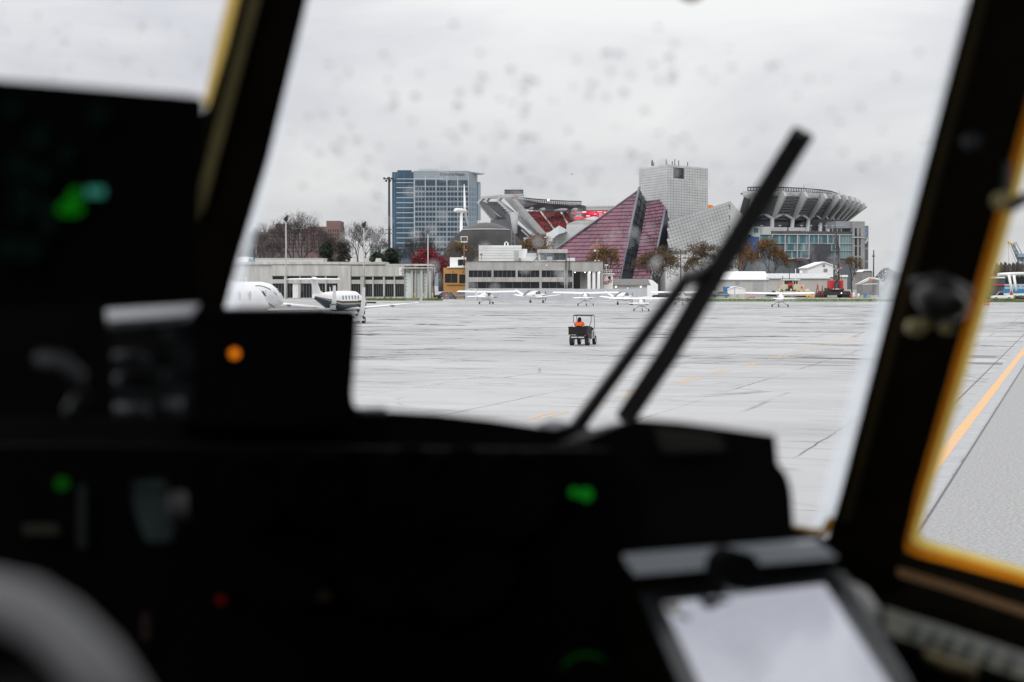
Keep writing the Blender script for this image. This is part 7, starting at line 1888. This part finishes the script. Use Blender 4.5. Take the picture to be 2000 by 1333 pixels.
for a, b in ((1619.8, 1631), (1636.2, 1646.5)):
    mb = MB(); FC2.pbox(mb, a, 548, b, 565.5, -3, .4); cwt = mb.build("counterweight", M_RED, CR)
    mb = MB()
    for q in range(3): FC2.pbox(mb, a + 2 + q * 3, 549, a + 2.4 + q * 3, 565, .4, .46)
    mb.build("weight_joint", mat("dark_red_joint", (.22, .01, .015), .6), cwt)
mb = MB(); FC2.pbox(mb, 1626, 563.8, 1640, 566, .4, .7); mb.build("name_plate", M_WHITE, CR)
mb = MB(); FC2.pbox(mb, 1631.6, 552, 1635.6, 564, -2, .2); mb.build("winch", M_FRAME, CR)
for x in (1631, 1643, 1650):
    mb = MB(); u_, z_ = FC2.uz(x, 573); mb.disc(FC2.p(u_, z_, .35), FC2.n, .14, .1, 8); mb.build("marker_light", M_LAMP if x == 1643 else M_RED, CR)
lat = MB(); lb_ = MB()
def lattice(mb, a, b, w0, w1, n, r):
    d = (b - a).normalized(); s1 = Vector((1, 0, 0)); s2 = d.cross(s1).normalized()
    cs = [(-1, -1), (1, -1), (1, 1), (-1, 1)]
    pt_ = lambda c, f: a.lerp(b, f) + (s1 * c[0] + s2 * c[1]) * (w0 + (w1 - w0) * f)
    for c in cs: seg(mb, pt_(c, 0), pt_(c, 1), r, 4)
    for i in range(n):
        for q in range(4):
            c0, c1 = cs[q], cs[(q + 1) % 4]
            if i % 2: c0, c1 = c1, c0
            seg(mb, pt_(c0, i / n), pt_(c1, (i + 1) / n), r * .6, 4)
            seg(mb, pt_(cs[q], i / n), pt_(cs[(q + 1) % 4], i / n), r * .6, 4)
mb = MB(); lattice(mb, P(1634, 566, 423), P(1634, 490, 430), .62, .62, 13, .14); lattice(mb, P(1634, 490, 430), P(1633, 458, 433), .62, .12, 6, .11); mb.build("lattice_boom", mat("charcoal_boom_paint", (.055, .058, .062), .5, .2, 2), CR)
mb = MB(); FC2.pbox(mb, 1629, 524, 1640, 528, -1.2, -.4); FC2.pbox(mb, 1631, 534, 1638, 547, -1.6, -.8); mb.build("boom_head", M_FRAME, CR)
mb = MB(); mb.prism([P(1641, 514, 424), P(1645.5, 522, 424), P(1640.5, 521, 424)], (0, .1, 0)); mb.build("pennant", M_RED, CR)
mb = MB(); seg(mb, P(1633, 459, 432), P(1637, 520, 426), .05, 4); seg(mb, P(1633, 459, 432), P(1644, 548, 424), .05, 4); mb.build("hoist_cable", M_BLACK, CR)
for x, lab in ((1597, "red A-frame gantry left of the crawler crane tracks"), (1606, "narrow red A-frame post beside the crane track")):
    b = P(x, HORIZON, 422); b.z = 0; t = thing("gantry_frame", lab, "gantry", b); h = P(x, 555 if x < 1600 else 558, 422).z; w_ = M(4.3 if x < 1600 else 2, 422)
    for s in (-1, 1):
        mb = MB(); seg(mb, b + Vector((s * w_, 0, 0)), b + UP * h, .13, 6); mb.build("leg", mat("dark_red_steel", (.28, .07, .05), .6), t)
    mb = MB(); seg(mb, b + Vector((-w_ * .6, 0, h * .4)), b + Vector((w_ * .6, 0, h * .4)), .1, 5); seg(mb, b + Vector((-w_ * .35, 0, h * .65)), b + Vector((w_ * .35, 0, h * .65)), .1, 5); mb.build("cross_bar", MATS["dark_red_steel"], t)
FU = Facade(1510, 436, 1590, 436)
TG = thing("tugboat", "cream tugboat with dark funnel banded red, berthed before the beige shed", "boat", FU.p(5, 0))
M_CREAM = mat("cream_boat_paint", (.58, .52, .38), .6, .12, .8)
mb = MB(); FU.poly(mb, [(1514, 572), (1520, 569), (1575, 569), (1582, 565), (1584, 570), (1579, 584), (1517, 584)], -5, 0); mb.build("hull", M_CREAM, TG)
mb = MB(); FU.pbox(mb, 1516, 578, 1580, 584, 0, .3, z0=0); mb.build("fender", M_BLACK, TG)
mb = MB(); FU.pbox(mb, 1528, 557, 1572, 569, -4, -.6); mb.build("deckhouse", M_CREAM, TG)
mb = MB(); FU.pbox(mb, 1532, 547.5, 1561.5, 557, -3.6, -1); wh = mb.build("wheelhouse", M_CREAM, TG)
mb = MB(); FU.pbox(mb, 1530.5, 546, 1563.5, 547.8, -4, -.6); mb.build("wheelhouse_roof", M_WHITE, wh)
for a in (1533.5, 1537, 1551.5, 1556):
    mb = MB(); FU.pbox(mb, a, 549.3, a + 3, 555, -1, -.9); mb.build("wheelhouse_window", M_DARKGL, wh)
mb = MB(); FU.poly(mb, [(1539.5, 570), (1541, 548), (1547.5, 548), (1549, 570)], -2, -.2); fn = mb.build("funnel", M_BLACK, TG)
mb = MB(); FU.pbox(mb, 1540, 553, 1548.6, 558.5, -2.1, -.12); mb.build("funnel_band", M_RED, fn)
for x, y0 in ((1544.5, 520), (1531, 540), (1556.5, 525)):
    mb = MB(); u_, z_ = FU.uz(x, 548); seg(mb, FU.p(u_, z_, -2), FU.p(*FU.uz(x, y0), -2), .1, 5); mb.build("mast", M_BLACK if x < 1550 else M_WHITE, TG)
for x, y, s in ((1526, 568, .5), (1531, 570, .5), (1537, 567, .5), (1552, 569, .5), (1560, 571, .5)):
    mb = MB(); u_, z_ = FU.uz(x, y); mb.tube([FU.p(u_ + s * .6 * math.cos(R(q)), z_ + s * .5 * math.sin(R(q)), -.1) for q in range(0, 361, 40)], .14, 6); mb.build("tyre_fender", M_RUBBER, TG)
for x, y, m_ in ((1566, 561, M_RED), (1545, 566, M_WHITE), (1555, 566, M_YELLOW), (1523, 566, M_WHITE), (1571, 567, M_YELLOW)):
    mb = MB(); FU.pbox(mb, x - 1.2, y - 1.6, x + 1.2, y + 2, -.5, .1); mb.build("deck_gear", m_, TG)
# drums, bollards and boxes along the quay: each a thing
ry = random.Random(9)
items = [(1577, 576, 4, 6, M_YELLOW, "drum"), (1583, 575, 3, 7, M_YELLOW, "drum"), (1589, 577, 4, 5, M_YELLOW, "drum"), (1662, 577, 4, 6, M_RED, "drum"), (1671, 579, 3, 5, M_YELLOW, "drum"), (1677, 577, 4, 8, M_WHITE, "drum"), (1682, 580, 5, 4, M_STEEL, "crate"), (1690, 574, 6, 8, mat("blue_crate_paint", (.05, .22, .44), .5), "crate"), (1686, 580, 3, 5, M_YELLOW, "drum"), (1694, 581, 8, 3, M_DIRT, "crate"), (1668, 571, 3, 9, M_WHITE, "drum"), (1699, 579, 5, 6, M_STEEL, "crate")]
names = {id(M_YELLOW): "yellow", id(M_RED): "red", id(M_WHITE): "white", id(M_STEEL): "grey steel", id(M_DIRT): "brown"}
place_w = ["left of the gantry frames", "just before the red gantry", "touching the gantry foot", "right against the crane track", "next along from the crane track", "tallest of its row by the crane", "low between the drums", "bright, under the white jib", "before the blue crate", "long and low at the row's end", "behind the red drum", "last by the utility pole"]
for i, (x, y, w, h, m_, nm) in enumerate(items):
    b = P(x, HORIZON, 416 + (i % 3) * 3); b.z = 0; r = M(w, 418) / 2; hh = M(h, 418) + max(0, 583 - y - h / 2) * .03
    mb = MB()
    if nm == "drum":
        mb.tube([b, b + UP * hh * .32, b + UP * hh * .34, b + UP * hh * .64, b + UP * hh * .66, b + UP * hh], [r, r, r * 1.06, r * 1.06, r, r], 12)
    else:
        mb.box(b.x - r, b.x + r, b.y - r * .7, b.y + r * .7, 0, hh); mb.box(b.x - r * 1.03, b.x + r * 1.03, b.y - r * .73, b.y + r * .73, hh * .42, hh * .52)
    o = mb.build(nm, m_, None, loc=b); tag(o, ("%s %s on the quay, %s" % (names.get(id(m_), "blue"), nm, place_w[i])), nm, "quay clutter")
# white jib resting at the far right
JB = thing("crane_jib", "white lattice jib lying in the yard right of the crane", "jib", P(1690, 584, 430) - UP * P(1690, 584, 430).z)
mb = MB(); lattice(mb, P(1674, 556, 430), P(1702, 543, 430), .35, .5, 7, .12); lattice(mb, P(1702, 543, 430), P(1722, 548, 430), .5, .3, 5, .12); mb.build("jib_lattice", M_WHITE, JB)
mb = MB(); seg(mb, P(1674, 556, 430), P(1715, 555, 430), .15, 5); mb.build("jib_chord", M_WHITE, JB)
for x in (1678, 1700, 1716):
    mb = MB(); p = P(x, 555, 430); seg(mb, Vector((p.x, p.y, 0)), p, .14, 5); mb.build("trestle", M_FRAME, JB)
mb = MB(); mb.prism([P(1699, 543, 429), P(1706, 546, 429), P(1703, 548.5, 429), P(1698, 546, 429)], (0, .3, 0)); mb.build("marker_flag", mat("orange_marker", (.75, .2, .04), .6), JB)
FX = Facade(1680, 500, 1730, 500)
mb = MB(); FX.poly(mb, [(1684, 531), (1688, 527.5), (1700, 527), (1704, 531), (1704, 584), (1684, 584)], -8, 0)
o = mb.build("yard_hut", M_FRAME, None, loc=FX.p(2, 0)); tag(o, "small hut with white roof behind the lying jib", "hut")
mb = MB(); FX.poly(mb, [(1683, 531.5), (1688, 526.8), (1700, 526.3), (1705, 531.5), (1700, 529), (1688, 529.4)], -8.5, .5); mb.build("roof", M_PANELW, o)
mb = MB(); FX.poly(mb, [(1700, 545), (1716, 543), (1720, 546), (1720, 584), (1700, 584)], -10, -2)
o = mb.build("yard_hut", M_FRAME, None, loc=FX.p(4, 0, -4)); tag(o, "grey hut beside the utility pole at the windshield edge", "hut")

# ================================================================ CARS
def car(label, px, D, yaw, m_, kind="car"):
    b = P(px, HORIZON, D); b.z = 0
    t = thing("parked_car" if kind == "car" else "pickup_truck", label, "car" if kind == "car" else "truck", (0, 0, 0), 0, "vehicles parked round the apron")
    mb = MB(); mb.loft([[(-.88, y, .35), (.88, y, .35), (.92, y, .75), (.86, y, z), (-.86, y, z), (-.92, y, .75)] for y, z in ((-2.3, .80), (-2.2, .98), (-.9, 1.02), (1.0, 1.0), (2.1, .88), (2.3, .7))], smooth=False); mb.build("body", m_, t)
    mb = MB()
    if kind == "car": mb.loft([[(-.84, -2.05, .99), (.84, -2.05, .99), (.84, 1.05, .99), (-.84, 1.05, .99)], [(-.68, -1.6, 1.52), (.68, -1.6, 1.52), (.68, .15, 1.55), (-.68, .15, 1.55)]], smooth=False)
    else: mb.loft([[(-.84, -.3, .99), (.84, -.3, .99), (.84, 1.25, .99), (-.84, 1.25, .99)], [(-.70, -.15, 1.75), (.70, -.15, 1.75), (.70, .6, 1.75), (-.70, .6, 1.75)]], smooth=False)
    cb = mb.build("cabin", M_DARKGL, t)
    mb = MB(); y0, y1, z = (-1.65, .2, 1.545) if kind == "car" else (-.2, .65, 1.745)
    mb.box(-.70, .70, y0, y1, z, z + .05); mb.build("roof", m_, cb)
    for s in (-1, 1):
        for y in (-1.4, 1.4): wheel(t, (s * .82, y, .33), .33, .22)
        mb = MB(); mb.box(s * .62 - .16, s * .62 + .16, 2.2, 2.32, .66, .80); mb.build("headlight", M_STEEL, t)
        mb = MB(); mb.box(s * .66 - .14, s * .66 + .14, -2.33, -2.2, .78, .92); mb.build("tail_light", M_RED, t)
    t.location = b; t.rotation_euler = (0, 0, R(yaw)); return t
car("dark parked car beside the red tree trunk", 867, 392, 70, M_BLACK)
car("grey parked car half behind the office building corner", 899, 396, 80, M_FRAME)
car("black parked car behind the fence near the wiper arm", 1294, 400, 75, M_BLACK)
car("blue grey car parked before the cream cabin", 1407, 421.5, 80, mat("blue_grey_car_paint", (.10, .16, .22), .35), "car")
car("dark pickup truck between the tent and the tugboat", 1513, 420, 85, M_BLACK, "truck")
car("white pickup truck seen through the side window", 1957, 372, 85, M_WHITE, "truck")
# small posts by the terminal
for x, h, m_, lab in ((844.5, 12, M_YELLOW, "yellow bollard at the corner of the terminal"), (809.5, 11, M_YELLOW, "yellow bollard before the middle louvre panel"), (827, 11, M_YELLOW, "yellow bollard before the last louvre panel"), (804.5, 5, M_ORANGE, "short orange bollard before the first pier")):
    b = P(x, HORIZON, 394); b.z = 0; mb = MB(); mb.tube([b, b + UP * M(h, 394) * .96, b + UP * M(h, 394)], [M(.9, 394), M(.9, 394), M(.3, 394)], 10)
    o = mb.build("bollard", m_, None, loc=b); tag(o, lab, "bollard")
b = P(871.5, HORIZON, 380); b.z = 0; t = thing("fire_extinguisher_cart", "red wheeled fire extinguisher standing at the lawn's end", "extinguisher", b)
mb = MB(); mb.tube([b + UP * .25, b + UP * .35, b + UP * 1.0, b + UP * 1.15], [.15, .24, .24, .08], 12); mb.build("cylinder", M_RED, t)
for s in (-1, 1):
    mb = MB(); mb.disc(b + Vector((s * .3, 0, .2)), (1, 0, 0), .2, .08, 12); mb.build("wheel", M_RUBBER, t)
mb = MB(); mb.tube([b + Vector((0, .1, 1.1)), b + Vector((.35, .2, 1.15))], .03, 6); mb.build("hose_arm", M_BLACK, t)
b = P(757, HORIZON, 392); b.z = 0; t = thing("picnic_bench", "dark bench on the lawn before the terminal windows", "bench", b)
mb = MB(); mb.box(b.x - 1.0, b.x + 1.0, b.y - .35, b.y + .35, .70, .76); mb.build("table_top", M_BARK, t)
for s in (-1, 1):
    mb = MB(); mb.box(b.x - 1.0, b.x + 1.0, b.y + s * .65 - .13, b.y + s * .65 + .13, .42, .47); mb.build("seat", M_BARK, t)
    mb = MB(); mb.box(b.x + s * .8 - .05, b.x + s * .8 + .05, b.y - .7, b.y + .7, .36, .42); mb.box(b.x + s * .8 - .05, b.x + s * .8 + .05, b.y - .3, b.y + .3, 0, .70); mb.build("leg", M_BARK, t)
# tie-down posts and people-high pole by the fence
plain_pole("apron_marker_pole", "thin dark marker pole standing before the blast fence", 933, 552, 366, .045)

# ================================================================ HARBOUR SEEN THROUGH THE SIDE WINDOW
FY = Facade(1915, 400, 2060, 405)
BG = thing("ship_loader", "white tubular beam structure over a blue hull at the right edge", "boat", FY.p(8, 0))
mb = MB(); mb.tube([P(1949, 537, 398), P(1975, 535.5, 399), P(2060, 534, 402)], .42, 10); mb.build("main_beam", M_WHITE, BG)
for x0, x1 in ((1970.5, 1976.5), (1980, 1985)):
    mb = MB(); mb.tube([P(x0, 538, 398), P(x1, 569, 397)], [.34, .30], 8); mb.build("beam_leg", M_WHITE, BG)
mb = MB(); FY.pbox(mb, 1985, 541, 2060, 555, -5, -.5); mb.build("deckhouse", M_DARKGL, BG)
mb = MB(); FY.pbox(mb, 1984, 555.5, 2060, 558.5, -5, .1); FY.pbox(mb, 1984, 560.5, 2060, 565, -5, 0); mb.build("deck_band", mat("pale_blue_deck", (.42, .52, .66), .5), BG)
mb = MB(); FY.pbox(mb, 1981, 565, 2060, 573.5, -5, .2); mb.build("hull_band", mat("bright_blue_hull", (.03, .20, .38), .45), BG)
mb = MB(); FY.pbox(mb, 1980, 573.5, 2060, 584, -5, .3, z0=0); mb.build("hull", M_WHITE, BG)
BU = thing("navigation_buoy", "red and white navigation buoy with cage top ashore", "buoy", G(1975, 586))
b = G(1975, 586)
mb = MB(); mb.tube([b, b + UP * .3, b + UP * .9, b + UP * 1.1], [.35, .7, .7, .4], 14); mb.build("float", mat("tan_buoy_base", (.55, .38, .22), .6), BU)
for s in (-1, 1):
    mb = MB(); seg(mb, b + Vector((s * .45, 0, 1.0)), b + Vector((s * .1, 0, 2.7)), .06, 5); mb.build("cage_leg", M_WHITE, BU)
mb = MB(); mb.tube([b + UP * 1.1, b + UP * 1.9], [.32, .2], 8); mb.build("daymark", M_RED, BU)
mb = MB(); mb.disc(b + UP * 2.75, (0, 0, 1), .2, .3, 8); mb.build("lantern", M_WHITE, BU)
b = G(1927, 598.5); t = thing("taxiway_sign", "small red taxiway sign at the end of the grass", "sign", b)
mb = MB(); mb.box(b.x - .42, b.x + .42, b.y - .08, b.y + .08, .18, .75); mb.build("sign_board", M_RED, t)
mb = MB(); mb.box(b.x - .25, b.x + .25, b.y - .10, b.y - .08, .36, .56); mb.build("sign_lettering", mat("pale_sign_mark", (.6, .35, .38), .6), t)
for s in (-.3, .3):
    mb = MB(); mb.box(b.x + s - .03, b.x + s + .03, b.y - .03, b.y + .03, 0, .18); mb.build("leg", M_FRAME, t)
rk = random.Random(2)
mb = MB()
for q in range(420):
    x = rk.uniform(1915, 2080); b = P(x, HORIZON, rk.uniform(384, 394)); s_ = rk.uniform(.2, .6); b.z = s_ * .3 + rk.random() * .5
    mb.tube([b - UP * s_ * .5, b + Vector((rk.uniform(-.2, .2), 0, 0)), b + UP * s_ * .5], [s_ * .5, s_, s_ * .3], 5, smooth=False)
o = mb.build("breakwater_rocks", mat("dark_wet_rock", (.06, .058, .05), .8, .5, 1), None); o["kind"] = "stuff"; o["label"] = "bank of dark wet rocks along the harbour edge"
mb = MB(); FZ = Facade(1915, 430, 2060, 432); FZ.pbox(mb, 1925, 544, 1978, 584, -6, 0, z0=0); FZ.pbox(mb, 1938, 555.5, 1962, 558, 0, .15)
o = mb.build("moored_barge", mat("dark_barge_paint", (.06, .065, .075), .6, .5, .3), None, loc=FZ.p(5, 0)); tag(o, "dark barge hull moored behind the white pickup", "barge")
mb = MB(); FZ.pbox(mb, 1938, 555.5, 1966, 558, .16, .3); mb.build("hull_stripe", mat("red_hull_stripe", (.45, .05, .08), .6), o)
mb = MB(); FZ.pbox(mb, 1925, 541, 1980, 544, -6, .2); mb.build("deck_edge", M_PANELW, o)
FPL = Facade(1940, 700, 2080, 700)
mb = MB()
for q in range(16):
    x = 1944 + q * 8; mb.tube([P(x, 534, 700), P(x + 3, 529 - (q % 3) * 1.2, 700), P(x + 9, 534, 700)], [1.2, 3.4, 1.2], 7, smooth=False)
o = mb.build("stone_pile", mat("brown_stone_pile", (.10, .085, .08), .9, .3, .3), None); o["kind"] = "stuff"; o["label"] = "brown stockpile of stone beyond the white beam"
HC = thing("harbour_crane", "blue grey luffing harbour crane with yellow jib tip in the side window", "crane", P(1993, HORIZON, 800) - UP * CAMZ)
M_HC = mat("blue_grey_crane_paint", (.22, .29, .34), .6, .1, .2)
mb = MB(); b = P(1994, HORIZON, 800); lattice(mb, Vector((b.x, b.y, 0)), P(1994, 500, 800), 1.6, 1.0, 6, .28); mb.build("tower", M_HC, HC)
mb = MB(); lattice(mb, P(1993, 510, 800), P(1977, 477, 800), .9, .5, 7, .22); mb.build("jib", M_HC, HC)
mb = MB(); lattice(mb, P(1982, 480, 800), P(1968, 472, 800), .5, .3, 4, .2); mb.build("jib_tip", M_YELLOW, HC)
mb = MB(); seg(mb, P(1984, 473, 800), P(1999, 503, 800), .25, 5); seg(mb, P(1981, 474, 800), P(1981, 484, 800), .5, 5); mb.build("stay", M_HC, HC)
mb = MB(); mb.box(b.x - 2.2, b.x + 2.2, b.y - 2, b.y + 2, P(1990, 503, 800).z, P(1990, 496, 800).z); mb.build("machine_house", M_HC, HC)
mb = MB(); seg(mb, P(1969, 473, 800), P(1990, 528, 800), .08, 4); seg(mb, P(1969, 473, 800), P(1971, 530, 800), .08, 4); mb.build("hoist_cable", M_FRAME, HC)
GT = "bare trees beyond the harbour"
tree("bare_tree", "bare tree at the foot of the harbour crane", 1985, 515, 760, 38, "bare", 71, GT, 6)
tree("bare_tree", "bare tree left of the harbour crane behind the stone pile", 1962, 519, 770, 34, "bare", 73, GT, 6)
tree("bare_tree", "far bare tree at the right frame edge", 2012, 513, 765, 44, "bare", 79, GT, 6)
# gull
b = P(1117, 340.5, 260); mb = MB()
mb.tube([b + Vector((-.22, 0, 0)), b, b + Vector((.2, 0, .02))], [.02, .06, .015], 6)
for s in (-1, 1): mb.add([b + Vector((-.06, 0, .02)), b + Vector((.08, 0, .02)), b + Vector((.06, s * .35, .16)), b + Vector((.0, s * .6, .08))], [(0, 1, 2, 3)])
o = mb.build("bird", M_FRAME, None, loc=b); tag(o, "tiny dark bird flying in the grey sky", "bird")
